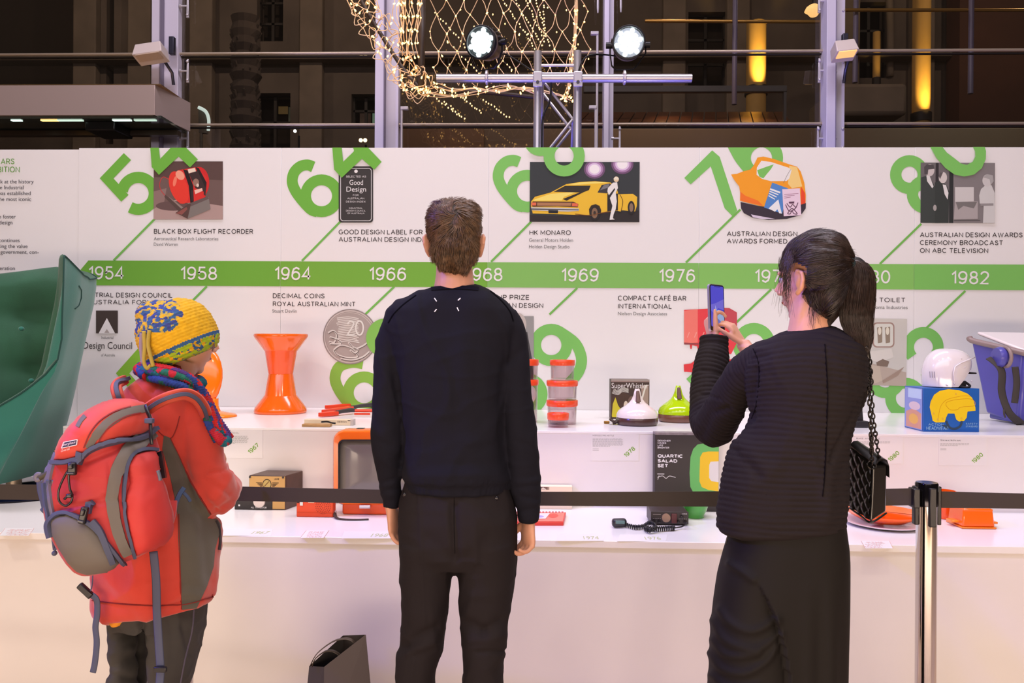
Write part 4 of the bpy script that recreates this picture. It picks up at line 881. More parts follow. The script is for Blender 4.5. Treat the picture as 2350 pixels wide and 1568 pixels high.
# ================================================================== exhibits
def gauge(px, py, z):      # front foot of an object on a top: (point, metres per photo pixel there)
    p = PZ(px, py, z); return p, p.y/F
def boxat(px0, px1, pt, pb, z, dep):
    a, s = gauge(px0, pb, z)
    if z == ZT and a.y+dep > YR-.004: a = P(px0, pb, YR-.004-dep)
    b = P(px1, pb, a.y); t = P(px0, pt, a.y); return a.x, b.x, a.y, a.y+dep, z+.0005, t.z
def facefn(x0, x1, y, z0, z1, px0, py0, px1, py1):      # print on an upright front face, addressed in photo pixels
    return lambda x, yy, n=0: V((x0+(x-px0)/(px1-px0)*(x1-x0), y-.0006-.0001*n, z1-(yy-py0)/(py1-py0)*(z1-z0)))
def ftext(s, fn, x0, x1, y0, y1, m, parent, bold=.02):
    o = fn(x0, y1, 8); text(s, 0, 1, 0, 1, 0, m, parent, plane=(o, fn(x1, y1, 8)-o, fn(x0, y0, 8)-o), name='lettering', bold=bold)

# ---- green wing chair
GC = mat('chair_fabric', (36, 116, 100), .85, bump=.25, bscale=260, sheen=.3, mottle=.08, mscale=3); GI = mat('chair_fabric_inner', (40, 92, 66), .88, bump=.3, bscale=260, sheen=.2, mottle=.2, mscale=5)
YC = 3.72; cX = -2.62
ch = thing('wing_chair', (cX, YC, ZT), 'teal green upholstered wing chair with buttoned back on the white table at the left', 'chair')
xr_ = [(580, 206), (640, 206), (700, 198), (790, 176), (850, 162), (900, 151), (980, 138), (1060, 122), (1112, 112)]
zr_ = [(CH-(y-784)/F*3.85, P(x, y, 3.86).x-cX) for y, x in xr_][::-1]
zbot = CH-(1112-784)/F*3.7
FLR = [(-90, 0)]
def cpt(ph, z, dr=0):
    A_ = lerp_tab(zr_, z)[0]-dr; tp = .80+.20*min(1, max(0, (z-zbot)/.45)); B_ = .40*tp-dr
    a = radians(ph); c_, s_ = cos(a), sin(a); e = 2/2.7
    x = abs(c_)**e*(1 if c_ >= 0 else -1); y = abs(s_)**e*(1 if s_ >= 0 else -1)
    q_ = 180-ph if ph > 90 else ph
    fl = lerp_tab(FLR, q_)[0]*min(1, max(0, (z-zbot)/.55))*(1 if c_ > 0 else -1)
    return V((cX+A_*x+fl, YC-B_*y, z))
rimtab = [(-90, 617, 4.1), (-40, 636, 4.05), (-5, 641, 3.75), (8, 630, 3.7), (22, 604, 3.6), (31, 590, 3.52), (34, 589, 3.5), (35.5, 600, 3.5), (38, 690, 3.48), (40.5, 770, 3.46), (43, 830, 3.44), (48, 882, 3.41), (54, 915, 3.39), (61, 940, 3.37), (68, 958, 3.35), (77, 972, 3.34), (90, 980, 3.33)]
def rimz(ph):
    if ph > 90: ph = 180-ph
    y, Yl = lerp_tab(rimtab, ph); return CH-(y-784)/F*Yl
FLR = [(-90, 0), (-40, 0)]+[(p_, P(x_, 700, cpt(p_, rimz(p_)).y).x-cpt(p_, rimz(p_)).x) for p_, x_ in ((-5, 207), (8, 188), (22, 162), (31, 149), (34, 147), (36, 146), (38, 145), (41, 143), (43, 134), (48, 98), (54, 62), (61, 20), (68, -8), (77, -50))]+[(90, 0)]
phs = []
for a, b, n in ((-90, -5, 12), (-5, 34, 10), (34, 43, 9), (43, 90, 14)): phs += [a+(b-a)*i/n for i in range(n)]
phs = phs+[90]+[180-p for p in phs[::-1]][:-1]
M_ = MB(); rows = 22; rings = []
for k in range(rows+1): rings.append([cpt(p, rimz(p)-.008+(zbot-rimz(p)+.008)*k/rows, (0 if k else .004)+.03*(k/rows)**6) for p in phs])
M_.loft(rings, cap=False); M_._add(rings[-1], [tuple(range(len(phs)))])
M_.build('shell', GC, ch, smooth=50, recalc=False)
M_ = MB(); rings = [[cpt(p, rimz(p)+dz_, dr_) for p in phs] for dz_, dr_ in ((-.008, .004), (.002, .02), (-.004, .045), (-.02, .058))]
for k in range(1, 25):
    ring = []
    for p in phs:
        z0 = rimz(p)-.02; z = z0+(zbot+.27-z0)*k/24; q = ((p+90) % 360)
        back = max(0, cos(radians(q)))**1.5; rel = (z-zbot)/.92
        tuft = .07*back*abs(sin(rel*pi*3.2+.5))**.6
        ring.append(cpt(p, z, .058+tuft))
    rings.append(ring)
M_.loft(rings, cap=False); M_.build('inner_upholstery', GI, ch, smooth=True, recalc=False)
MB().tube([cpt(p, rimz(p)-.006, .002) for p in phs], .004, 6, closed=True).build('piping', mat('piping_dark', (16, 66, 58), .8), ch, smooth=True)
MB().lathe([(0, -.07), (.17, -.07), (.19, -.02), (.17, .03), (.12, .05), (0, .055)], (cX, YC-.02, zbot+.30), 40).build('seat_cushion', GI, ch, smooth=60)
for bx_, by_ in ((49, 755), (5, 870), (72, 874), (-40, 752), (-70, 866)): MB().ball(P(bx_, by_, 3.93), .014, 12, sz=.9).build('button', GC, ch, smooth=True)
MB().tube([cpt(p, CH-(y-784)/F*3.7, -.002) for p, y in ((10, 664), (5, 672), (3, 690), (5, 708), (10, 716))], .003, 5).build('seam_stitch', mat('piping_dark'), ch)
MB().cyl((cX, YC+.05, ZT+.03), (cX, YC+.05, zbot+.01), .035, 20).build('column', RAIL, ch, smooth=40)
MB().lathe([(0, 0), (.33, 0), (.34, .008), (.33, .018), (.10, .03), (.04, .045), (0, .045)], (cX+.02, YC+.12, ZT+.001), 48).build('base_disc', mat('base_blueblack', (26, 30, 62), .2, metal=.7), ch, smooth=40)

# ---- orange plastics
ORP = mat('orange_plastic', (252, 108, 20), .16, coat=.6); ORP2 = mat('orange_plastic_b', (250, 92, 22), .22, coat=.4); ORL = mat('orange_plastic_light', (252, 136, 24), .18, coat=.6)
p, s = gauge(624, 953, ZS); r = 60*s
def zs(y, Y, x=624): return P(x, y, Y).z-ZS
st = thing('hourglass_stool', (p.x, p.y+r, ZS), 'glossy orange hourglass-shaped plastic stool on the upper shelf', 'stool')
Yc = p.y+r; k = Yc/F; H = lambda y: max(0.001, (953-y)*k*.985+.0)
def lath(prof, name, m, par, c, n=48): return MB().lathe(prof, c, n).build(name, m, par, smooth=50)
c0 = (p.x, Yc, ZS)
lath([(0, .001), (58*k, .001), (60*k, H(948)), (57*k, H(940)), (37*k, H(913)), (35.5*k, H(911)), (28*k, H(863)), (27*k, H(861)), (0, H(861))], 'lower_cone', ORP, st, c0)
lath([(0, H(861)), (27.5*k, H(861)), (28*k, H(859)), (36*k, H(808)), (38*k, H(806)), (0, H(806))], 'upper_cone', ORP2, st, c0)
lath([(0, H(806)), (38*k, H(806)), (58*k, H(778)), (61*k, H(772)), (60*k, H(768)), (56*k, H(767)), (50*k, H(770)), (0, H(771))], 'seat', ORP, st, c0)
p, s = gauge(512, 962, ZS); k = (p.y+.13)/F; Yc = p.y+.12
sh = thing('pedestal_chair', (P(492, 950, Yc).x, Yc, ZS), 'orange shell chair on a round pedestal on the upper shelf behind the knitted hat', 'chair')
c0 = V((P(492, 950, Yc).x, Yc, ZS)); lath([(0, .001), (50*k, .001), (50*k, .006), (46*k, .014), (14*k, .03), (9*k, .06), (9*k, .10), (0, .10)], 'pedestal', ORL, sh, c0)
M_ = MB(); cx_, cz_ = P(462, 870, Yc).x, P(462, 868, Yc).z
rings = []
for t_ in range(13):
    a = pi*t_/12; w_ = sin(a)*46*k; zz = cz_-cos(a)*72*k; rings.append([V((cx_+w_*cos(2*pi*j/28), Yc+.02+w_*.42*sin(2*pi*j/28)-.03*cos(a), zz)) for j in range(28)])
M_.loft(rings); M_.build('shell', mat('orange_glow', (255, 122, 8), .2, coat=.5), sh, smooth=True)

# ---- kitchen knives, boxes
def flatblock(px0, px1, pf, pback, h, z): # low block: front foot at pf, back edge at pback
    a, b = PZ(px0, pf, z), PZ(px1, pf, z); d = PZ(px0, pback, z).y; return a.x, b.x, a.y, d, z+.0005, z+h
RS = mat('sheath_red', (232, 62, 20), .35); KH = mat('knife_handle', (50, 44, 44), .4); CRM = mat('cream_card', (226, 208, 176), .6); WOOD = mat('pale_wood', (190, 148, 92), .6, mottle=.3, mscale=30, stretch=(1, 8, 8))
for i, (x0, y0, x1, y1, hx, hy, lab) in enumerate(((748, 939, 812, 934, 880, 928, 'kitchen knife in a red sheath, furthest of the three on the upper shelf'), (742, 950, 806, 941, 866, 935, 'kitchen knife in a red sheath, middle one on the upper shelf'), (734, 957, 772, 953, 818, 948, 'kitchen knife in a red sheath, nearest one behind the cream knife box'))):
    z = ZS+.004; a, b, h_ = PZ(x0, y0, z), PZ(x1, y1, z), PZ(hx, hy, z); d = (b-a).normalized(); nn = V((-d.y, d.x, 0))
    kn = thing('kitchen_knife', a, lab, 'knife', 'knives in red sheaths')
    MB().prism([a-nn*.004, b-nn*.02, b+nn*.026, a+nn*.014], (0, 0, .022)).build('sheath', RS, kn, bevel=.003)
    MB().tube([b+V((0, 0, .014))+d*.0, b.lerp(h_, .3)+V((0, 0, .018)), b.lerp(h_, .7)+V((0, 0, .020)), h_+V((0, 0, .014))], [.012, .011, .013, .010], 10, flat=1.3).build('handle', KH, kn, smooth=50)
    MB().box(b+V((0, 0, .014)), (.012, .03, .018), Matrix.Rotation(math.atan2(d.y, d.x), 3, 'Z')).build('bolster', KH, kn, bevel=.002)
x0, x1, y0, y1, z0, z1 = flatblock(698, 812, 976, 958, .028, ZS)
kb = thing('knife_box', (x0, y0, ZS), 'cream cardboard knife box printed with a black knife near the shelf edge', 'box')
MB().b2(x0, x1, y0, y0+.05, z0, z1).build('carton', CRM, kb, bevel=.001)
MB().b2(x1-.012, x1+.0015, y0-.0012, y0+.05, z0, z1+.0012).build('end_flap', mat('flap_grey', (196, 184, 176), .6), kb)
fn = facefn(x0, x1, y0, z0, z1, 698, 962, 812, 976)
pr = Print(lambda x, y, n: fn(x, y, n)); pr.s_([(738, 968), (752, 967), (763, 970), (772, 971)], 4, (50, 44, 46)); pr.r(800, 963, 809, 965, (60, 50, 50)); pr.done('printed_knife', kb)
ftext('DESIGN', fn, 776, 798, 965, 969, INKD, kb)
x0, x1, y0, y1, z0, z1 = flatblock(693, 759, 980, 974, .014, ZS)
wb = MB().b2(x0, x1, y0-.004, y0+.04, z0, z1).build('wooden_block', WOOD, bevel=.002); tag(wb, 'low pale wooden block in front of the cream knife box', 'block')
wb.location.y -= 0.0
x0, x1, y0, y1, z0, z1 = flatblock(812, 870, 958, 946, .026, ZS)
kb2 = thing('knife_carton', (x0, y0, ZS), 'white carton with red print behind the knives, partly hidden by the man’s arm', 'box')
MB().b2(x0, x1, y0, y0+.05, z0, z1).build('carton', mat('white_card', (236, 224, 218), .6), kb2, bevel=.001); MB().b2(x0+.002, x0+.09, y0-.001, y0, z1-.012, z1-.002).build('red_print', RS, kb2)
p_ = PZ(835, 948, z1+.0); MB().tube([V((x0, y0+.03, z1+.008)), V((x0+.13, y0+.02, z1+.010))], .008, 8).build('loose_sheath', RS, kb2)

# ---- clear storage containers with orange lids
def clearmat(name, tint=(.93, .88, .88), g=.12):
    m = bpy.data.materials.new(name); m.use_nodes = True; nt = m.node_tree; nt.nodes.clear()
    out = nt.nodes.new('ShaderNodeOutputMaterial'); mx = nt.nodes.new('ShaderNodeMixShader'); t = nt.nodes.new('ShaderNodeBsdfTransparent'); gl_ = nt.nodes.new('ShaderNodeBsdfGlossy'); lw = nt.nodes.new('ShaderNodeLayerWeight')
    lw.inputs[0].default_value = g; t.inputs[0].default_value = (*tint, 1); gl_.inputs['Roughness'].default_value = .08
    nt.links.new(lw.outputs['Facing'], mx.inputs[0]); nt.links.new(t.outputs[0], mx.inputs[1]); nt.links.new(gl_.outputs[0], mx.inputs[2]); nt.links.new(mx.outputs[0], out.inputs[0]); return m
CLR = clearmat('clear_plastic', (.90, .84, .85)); LID = mat('lid_orange', (244, 84, 44), .3, coat=.3)
def container(px, pbase, hw, yb, yl0, yl1, lab, Yc=None, z0=None):
    if Yc is None: p, s = gauge(px, pbase, ZS); Yc = p.y+hw*s
    k = Yc/F; x = P(px, 784, Yc).x; zb = P(px, yb, Yc).z if z0 is None else z0; zl0, zl1 = P(px, yl0, Yc).z, P(px, yl1, Yc).z; r = hw*k
    t = thing('storage_container', (x, Yc, zb), lab, 'container', 'clear containers with orange lids')
    c = (x, Yc, 0); MB().lathe([(0, zb+.001), (r*.88, zb+.001), (r*.90, zb+.006), (r*.93, zl1), (r*.90, zl1), (r*.86, zb+.01), (0, zb+.008)], c, 40).build('body', CLR, t, smooth=40)
    MB().lathe([(0, zl1-.002), (r*.97, zl1-.002), (r, zl1+.004), (r, zl0-.003), (r*.97, zl0), (r*.85, zl0), (r*.82, zl0-.004), (0, zl0-.004)], c, 40).build('lid', LID, t, smooth=40)
    return Yc, zl0
Yc, zt = container(1291, 977, 36, 977, 918, 931, 'clear round container with orange lid, bottom of the full stack on the upper shelf')
_, zt = container(1291, 0, 36, 0, 873, 885, 'clear round container with orange lid, middle of the full stack on the upper shelf', Yc, zt)
container(1291, 0, 29, 0, 826, 838, 'narrower clear container with orange lid, topmost of the full stack', Yc, zt)
container(1282, 983, 25, 983, 948, 962, 'small clear pot with orange lid in front of the full stack')
Y2, zt = container(1206, 972, 31, 972, 871, 883, 'tall clear container with orange lid, lower of the stack half hidden by the man’s arm')
container(1208, 0, 29, 0, 825, 838, 'clear container with orange lid, upper one of the stack half hidden by the man’s arm', Y2, zt)

# ---- whistling kettles and their box
x0, x1, y0, y1, z0, z1 = boxat(1402, 1490, 871, 962, ZS, .10)
wbx = thing('kettle_box', (x0, y0, ZS), 'dark printed carton of a whistling kettle behind the white kettle', 'box')
MB().b2(x0, x1, y0, y1, z0, z1).build('carton', mat('carton_dark', (66, 50, 44), .5), wbx, bevel=.001)
MB().b2(x0, x1, y0-.0004, y0+.005, z1-.014, z1+.0008).build('top_strip', mat('strip_silver', (150, 130, 126), .5), wbx)
fn = facefn(x0, x1, y0, z0, z1, 1402, 871, 1490, 962)
pr = Print(fn); pr.p([(1403, 912), (1430, 900), (1460, 915), (1460, 955), (1403, 955)], (84, 62, 54)); pr.p([(1404, 955), (1406, 928), (1412, 912), (1418, 930), (1428, 945), (1430, 958), (1405, 958)], (214, 190, 58)); pr.p([(1470, 885), (1488, 882), (1488, 930), (1474, 920)], (170, 140, 130))
for k in range(5): pr.s_([(1404+k, 902-k*2.4), (1418, 906-k*2.4), (1428, 899-k*2.4), (1442, 901-k*2)], 1.3, (214, 200, 196))
pr.e(1450, 925, 10, 16, (120, 92, 84)); pr.e(1436, 932, 5, 12, (232, 206, 190)); pr.p([(1480, 884), (1484, 882), (1468, 940), (1464, 938)], (230, 214, 208)); pr.r(1402, 870.5, 1490, 874, (170, 150, 148)); pr.done('printed_face', wbx)
ftext('SuperWhistler', fn, 1403, 1488, 879, 891, INKW, wbx)
def kettle(px, pb, hw, body, base, lab, top=897):
    p, s = gauge(px, pb, ZS); Yc = p.y+hw*s; k = Yc/F; x = P(px, pb, Yc).x; c = (x, Yc, ZS); h = lambda y: max(.001, (pb-y)*k*.97)
    t = thing('whistling_kettle', c, lab, 'kettle')
    lath([(0, .001), (hw*.93*k, .001), (hw*.98*k, .006), (hw*k, h(pb-6)), (hw*k, h(pb-17)), (hw*.96*k, h(pb-19)), (0, h(pb-19))], 'base', base, t, c)
    m_ = MB(); rings = []
    for (yy, f, sy) in ((pb-18, 1.0, 1), (pb-24, 1.0, 1), (pb-32, .93, 1), (pb-40, .74, .96), (pb-46, .55, .9), (pb-53, .38, .8), (pb-60, .27, .72), (pb-68, .20, .66), (pb-76, .15, .6), (pb-82, .12, .5), (pb-84, .08, .5)):
        rings.append([V((x+f*hw*k*cos(2*pi*j/32), Yc+f*hw*k*sy*sin(2*pi*j/32), ZS+h(yy))) for j in range(32)])
    m_.loft(rings); m_.build('body', body, t, smooth=50)
    yy = Yc-hw*k*.30
    MB().prism([(x-.013, yy, ZS+h(pb-54)), (x+.013, yy, ZS+h(pb-54)), (x+.009, yy+.028, ZS+h(pb-80)), (x-.007, yy+.028, ZS+h(pb-80))], (0, -.012, 0)).build('spout_opening', mat('spout_brown', (96, 66, 54), .4), t, bevel=.004)
    for sx_ in (-1, 1): MB().tube([(x+sx_*.018, yy+.02, ZS+h(pb-50)), (x+sx_*.012, yy+.03, ZS+h(pb-74)), (x+sx_*.008, yy+.035, ZS+h(pb-84))], [.008, .006, .004], 8).build('spout_lip', body, t, smooth=True)
    return t
kettle(1462, 980, 47, mat('kettle_white', (236, 226, 220), .12, coat=.6), mat('kettle_base', (80, 56, 50), .25, coat=.3), 'glossy white whistling kettle with dark brown base in front of its carton')
kettle(1556, 972, 45, mat('kettle_green', (178, 216, 14), .12, coat=.6), mat('kettle_base_b', (118, 76, 60), .25, coat=.3), 'glossy lime green whistling kettle beside the white one')
cd_ = thing('plug_lead', PZ(1400, 968, ZS), 'coiled black and brass plug lead beside the kettle carton', 'lead')
a = PZ(1402, 966, ZS+.02); MB().tube([a+V((.012*cos(t*1.2)+t*.003, .02*sin(t*1.2), -.004+.010*sin(t*.7))) for t in range(14)], .006, 8).build('cable', mat('cord_brown', (60, 42, 30), .4), cd_, smooth=True)
MB().box(a+V((-.022, -.005, -.008)), (.028, .016, .014)).build('plug', mat('plug_brass', (150, 110, 50), .3, .7), cd_, bevel=.003)

# ---- black speaker-like object behind the bag strap
x0, x1, y0, y1, z0, z1 = boxat(1950, 1992, 860, 982, ZS, .12)
bs = thing('black_lamp_stand', (x0, y0, ZS), 'black angular stand on the upper shelf behind the chain strap', 'stand')
MB().prism([(x0-.02, y0+.05, z0+.03), (x1, y0+.05, z0+.03), (x1-.006, y0+.09, z1), (x0+.03, y0+.09, z1)], (0, .03, 0)).build('panel', mat('satin_black', (40, 36, 38), .35), bs, bevel=.004)
MB().b2(x0-.06, x1+.008, y0, y0+.14, z0, z0+.032).build('foot', MATS['satin_black'], bs, bevel=.006)

# ---- helmet on its blue carton
p, s = gauge(2119, 991, ZS); x0, x1 = p.x, P(2247, 991, p.y).x; y0 = p.y; z0, z1 = ZS+.0005, P(2119, 891, y0).z; xl = x0-.004
hb = thing('helmet_box', (x0, y0, ZS), 'blue carton with a big yellow helmet printed on it on the upper shelf', 'box')
BLU = mat('carton_blue', (14, 92, 176), .4); xs0, ysd = P(2099, 980, y0+.12).x, y0+.12
dx = -(x0-P(2099, 884, y0+.10).x)
pl = [V((x0, y0, z0)), V((x1, y0, z0)), V((x1-.01, y0+.22, z0)), V((x0+dx, y0+.2, z0))]
MB().prism(pl, (0, 0, z1-z0)).build('carton', BLU, hb, bevel=.001)
fn = facefn(x0, x1, y0, z0, z1, 2119, 891, 2247, 991); pr = Print(fn); YE = (250, 192, 30)
pr.p([(2133, 935), (2135, 922), (2143, 906), (2156, 897), (2175, 893), (2200, 895), (2220, 903), (2230, 912), (2234, 920), (2238, 935), (2238, 942), (2220, 944), (2218, 958), (2212, 966), (2200, 967), (2194, 962), (2190, 949), (2175, 949), (2171, 958), (2168, 969), (2148, 970), (2140, 966), (2138, 955)], YE)
pr.s_([(2152, 968), (2156, 940), (2164, 924), (2178, 915), (2210, 908), (2226, 909)], 1, (214, 140, 20)); pr.s_([(2170, 930), (2174, 922), (2200, 916), (2230, 916), (2236, 930), (2205, 934), (2196, 940), (2180, 940), (2170, 930)], 1, (214, 140, 20))
for x, y in ((2193, 904), (2152, 962), (2163, 961), (2206, 960), (2142, 949)): pr.e(x, y, 2.4, 2.4, (226, 170, 60))
pr.s_([(2171, 966), (2178, 980), (2190, 984), (2203, 978), (2207, 966)], 5, (52, 66, 86)); pr.p([(2160, 975), (2175, 985), (2172, 976)], (52, 66, 86)); pr.done('printed_helmet', hb)
for s_, a_, b_, c_, d_ in (('ACTION', 2130, 2165, 972, 977), ('HEADWEAR', 2126, 2176, 979, 987), ('SAFETY', 2216, 2243, 970, 974), ('STANDARD', 2216, 2243, 976, 980)): ftext(s_, fn, a_, b_, c_, d_, ink(150, 178, 206), hb)
sd = lambda u, v, n=0: V((x0+dx*u-.0012-.0001*n, y0+.2*u, z0+(z1-z0)*v))
pr = Print(sd); pr.p([(.05, .02), (.97, .02), (.97, .98), (.05, .98)], (150, 150, 206)); pr.p([(.1, .74), (.8, .74), (.8, .96), (.1, .96)], (196, 200, 240)); pr.p([(.1, .04), (.9, .04), (.9, .40), (.5, .5), (.1, .40)], (220, 150, 130)); pr.e(.45, .56, .3, .1, (226, 190, 200)); pr.e(.5, .25, .25, .12, (236, 170, 90)); pr.done('printed_side', hb)
HW = mat('helmet_white', (232, 226, 230), .16, coat=.8)
Yh = y0+.105; kh = Yh/F; hc = V((P(2170, 850, Yh).x, Yh, z1)); 
he = thing('safety_helmet', hc, 'white vented ski helmet standing on the blue carton', 'helmet')
m_ = MB(); rings = []
NV = 40
for i in range(13):
    t_ = i/12; ring = []
    for j in range(NV):
        a = 2*pi*j/NV; cx_ = cos(a); front = max(0, cx_)
        yb = 884 if cx_ < .15 else (846 if cx_ > .72 else 884-(cx_-.15)/.57*34)        # lower edge rises over the face
        yb = yb if abs(cx_) < .97 else yb
        top_ = 797; el = (pi/2)*t_
        zt_ = P(2170, yb+(top_-yb)*sin(el)**.9, Yh).z-P(2170, 884, Yh).z
        rad = cos(el)**.75; tuck = 1-.13*(1-t_)**3
        xo = (56 if cx_ < 0 else 60)*kh*cx_*rad*tuck
        ring.append(hc+V((xo, 44*kh*sin(a)*rad*tuck, .004+zt_)))
    rings.append(ring)
m_.loft(rings); m_.build('shell', HW, he, smooth=60, solid=0)
fr = lambda px, py, off=0: P(px, py, Yh-43*kh-off)
mm_ = MB(); mm_.tube([hc+V(((x-2170)*kh, -sqrt(max(.0, 1-((x-2170)/60)**2))*44*kh*q_-.004, P(x, y, Yh).z-P(2170, 884, Yh).z)) for x, y, q_ in ((2165, 868, 1), (2164, 850, .98), (2168, 836, .93), (2182, 828, .86), (2205, 820, .8), (2222, 815, .9))], .0035, 6); mm_.build('shell_ridge', HW, he, smooth=True)
m_ = MB(); m_.lathe([(0, -.004), (.028, -.004), (.036, .01), (.030, .03), (0, .034)], hc+V(((2187-2170)*kh, -.045, .003)), 16, sy=.8); m_.build('ear_pad', mat('pad_black', (24, 22, 26), .8), he, smooth=50)
MB().tube(crv([hc+V((.02, -.07, .012)), hc+V((.05, -.09, .004)), hc+V((.085, -.06, .010)), hc+V((.075, -.03, .03))], 6), .006, 6).build('chin_strap', MATS['pad_black'], he, smooth=True)
MB().b2(hc.x+(2218-2170)*kh, hc.x+(2232-2170)*kh, Yh-.03, Yh+.03, hc.z+(884-854)*kh, hc.z+(884-850)*kh).build('front_pad', MATS['pad_black'], he, bevel=.003)
for x, y in ((2187, 819), (2193, 838), (2152, 878), (2167, 874), (2209, 869)): MB().ball(hc+V(((x-2170)*kh, -44*kh*sqrt(max(.1, 1-((x-2170)/66)**2))*.96*(1-max(0, (850-y))/140), (884-y)*kh)), .004, 8).build('rivet', GALV, he)
for k_ in range(3): MB().tube([hc+V(((2122+k_*4-2170)*kh, -.06-.004*k_, (884-862)*kh)), hc+V(((2121+k_*4-2170)*kh, -.06-.004*k_, (884-848)*kh))], .002, 5).build('vent_slot', mat('vent_grey', (150, 146, 160), .6), he)

# ---- blue cool box with webbing straps at the right edge
p, s = gauge(2350, 976, ZS); Yk = p.y; kk = Yk/F
ck = thing('cool_box', (P(2370, 970, Yk).x, Yk+.1, ZS), 'blue cool box with white lid and dark webbing straps, cut by the right edge', 'cool box')
CB = mat('cool_blue', (84, 80, 176), .35, coat=.2); CL = mat('cool_lid', (232, 222, 226), .3)
f_ = lambda x, y, dy=0: P(x, y, Yk)+V((0, dy, 0))
bo = [f_(2350, 976, 0), f_(2500, 976, 0), f_(2500, 800, -.0), f_(2355, 812, -.0), f_(2290, 782, .16), f_(2283, 800, .16), f_(2290, 800, .16)]
m_ = MB(); m_.prism([f_(2336, 972), f_(2520, 972), f_(2540, 812), f_(2352, 812)], (0, .26, 0)); m_.prism([f_(2336, 972, .01), f_(2352, 812, .01), f_(2288, 780, .24), f_(2326, 958, .24)], (.03, .02, 0)); m_.build('body', CB, ck, bevel=.012)
m_ = MB(); m_.prism([f_(2352, 812), f_(2540, 812), f_(2520, 772, .25), f_(2305, 768, .25)], (0, 0, .02)); m_.build('lid', CL, ck, bevel=.008)
MB().tube(crv([f_(2353, 812, -.01), f_(2320, 796, .12), f_(2292, 782, .24), f_(2290, 774, .26)], 6), .016, 8).build('rim', mat('cool_rim', (150, 130, 130), .4), ck, smooth=True)
WEB = mat('webbing_dark', (66, 60, 58), .8)
MB().tube(crv([f_(2281, 822, .05), f_(2298, 850, .0), f_(2299, 900, .0), f_(2312, 945, -.01), f_(2335, 968, -.01), f_(2346, 973, 0)], 6), .02, 8, flat=.18, up=(1, 0, 0)).build('strap', WEB, ck, smooth=True)
MB().tube(crv([f_(2328, 842, -.005), f_(2330, 880, -.012), f_(2326, 925, -.008)], 6), .018, 8, flat=.2, up=(1, 0, 0)).build('strap', WEB, ck, smooth=True)
MB().lathe([(0, -.02), (.048, -.02), (.056, 0), (.048, .02), (0, .02)], f_(2300, 820, .02), 20, 'X').build('handle_boss', CB, ck, smooth=50)
MB().tube([f_(2303, 820, 0)+V((0, .0, 0))+V((.01, .05*cos(a), .05*sin(a))) for a in [2*pi*i/20 for i in range(20)]], .010, 6, closed=True).build('handle_ring', mat('cool_rim'), ck, smooth=True)
MB().tube(crv([f_(2301, 940, -.01), f_(2299, 950, -.02), f_(2304, 957, -.01)], 5), .005, 6).build('loose_end', WEB, ck, smooth=True)

# ================================================================== lower tier
# ---- mantel radio, black transistor, orange portable, television
def tb(px0, px1, pt, pb, dep): return boxat(px0, px1, pt, pb, ZT, dep)
x0, x1, y0, y1, z0, z1 = tb(571, 656, 1091, 1157, .14)
rd = thing('mantel_radio', (x0, y0, ZT), 'brown mantel radio with a tan speaker face, half hidden by the barrier belt', 'radio')
DK = mat('bakelite_brown', (84, 62, 52), .4, mottle=.2, mscale=20); m_ = MB()
m_.prism([(x0, y0, z0), (x1, y0, z0), (x1+.035, y1, z0), (x0+.03, y1, z0)], (0, 0, z1-z0)); m_.build('case', DK, rd, bevel=.003)
MB().b2(x0+.003, x1-.004, y0-.003, y0, z0+.004, z1-.004).build('speaker_face', mat('tan_face', (206, 164, 96), .5, bump=.1, bscale=300), rd, bevel=.001)
fn = facefn(x0, x1, y0-.003, z0, z1, 571, 1091, 656, 1157); pr = Print(fn); pr.e(613, 1108, 10, 10, (196, 160, 100)); pr.ring(613, 1108, 9.5, 1.6, (70, 50, 40))
for k_ in range(4): pr.s_([(588+k_*3, 1105+k_*2.2), (602, 1105+k_*2.2)], 1.2, (60, 44, 36), smooth=False); pr.s_([(625, 1105+k_*2.2), (640-k_*3, 1105+k_*2.2)], 1.2, (60, 44, 36), smooth=False)
pr.s_([(607, 1112), (618, 1102)], 1.5, (120, 80, 50)); pr.done('badge', rd)
ftext('LOUVRE', fn, 630, 641, 1096, 1099, INKD, rd)
for x, y in ((574, 1094), (650, 1094)): MB().lathe([(0, -.004), (.005, -.004), (.005, 0)], fn(x, y), 8, 'Y').build('screw', KH, rd)
x0, x1, y0, y1, z0, z1 = tb(538, 625, 1146, 1170, .04)
tr_ = thing('transistor_radio', (x0, y0, ZT), 'low black transistor radio with a white dial beside the red coat’s elbow', 'radio')
MB().b2(x0, x1, y0, y1, z0, z1).build('case', mat('radio_black', (42, 36, 36), .4), tr_, bevel=.002)
fn = facefn(x0, x1, y0, z0, z1, 538, 1146, 625, 1170); ftext('ALL TRANSISTOR', fn, 576, 612, 1162.5, 1166.5, INKW, tr_)
pr = Print(fn); pr.r(547, 1158, 551, 1162, (234, 217, 222)); pr.done('logo_square', tr_)
MB().lathe([(0, 0), (14*S(y0), 0), (13*S(y0), -.006), (0, -.007)], fn(595, 1151), 24, 'Y').build('dial', mat('dial_white', (226, 214, 206), .3), tr_, smooth=40)
p0 = fn(595, 1147)
x0, x1, y0, y1, z0, z1 = tb(680, 764, 1128, 1187, .05)
pr_ = thing('portable_radio', (x0, y0, ZT), 'orange portable radio with a round perforated grille and wrist strap', 'radio')
ORR = mat('orange_red', (226, 74, 22), .4); MB().b2(x0, x1, y0, y1, z0, z1).build('case', ORR, pr_, bevel=.004)
fn = facefn(x0, x1, y0, z0, z1, 680, 1128, 764, 1187); pr = Print(fn)
for a_ in range(4):
    r_ = 4+a_*4.2; nn_ = 6+a_*6
    for i in range(nn_): pr.e(742+r_*cos(2*pi*i/nn_), 1162+r_*sin(2*pi*i/nn_), .85, .85, (70, 34, 26), n=6)
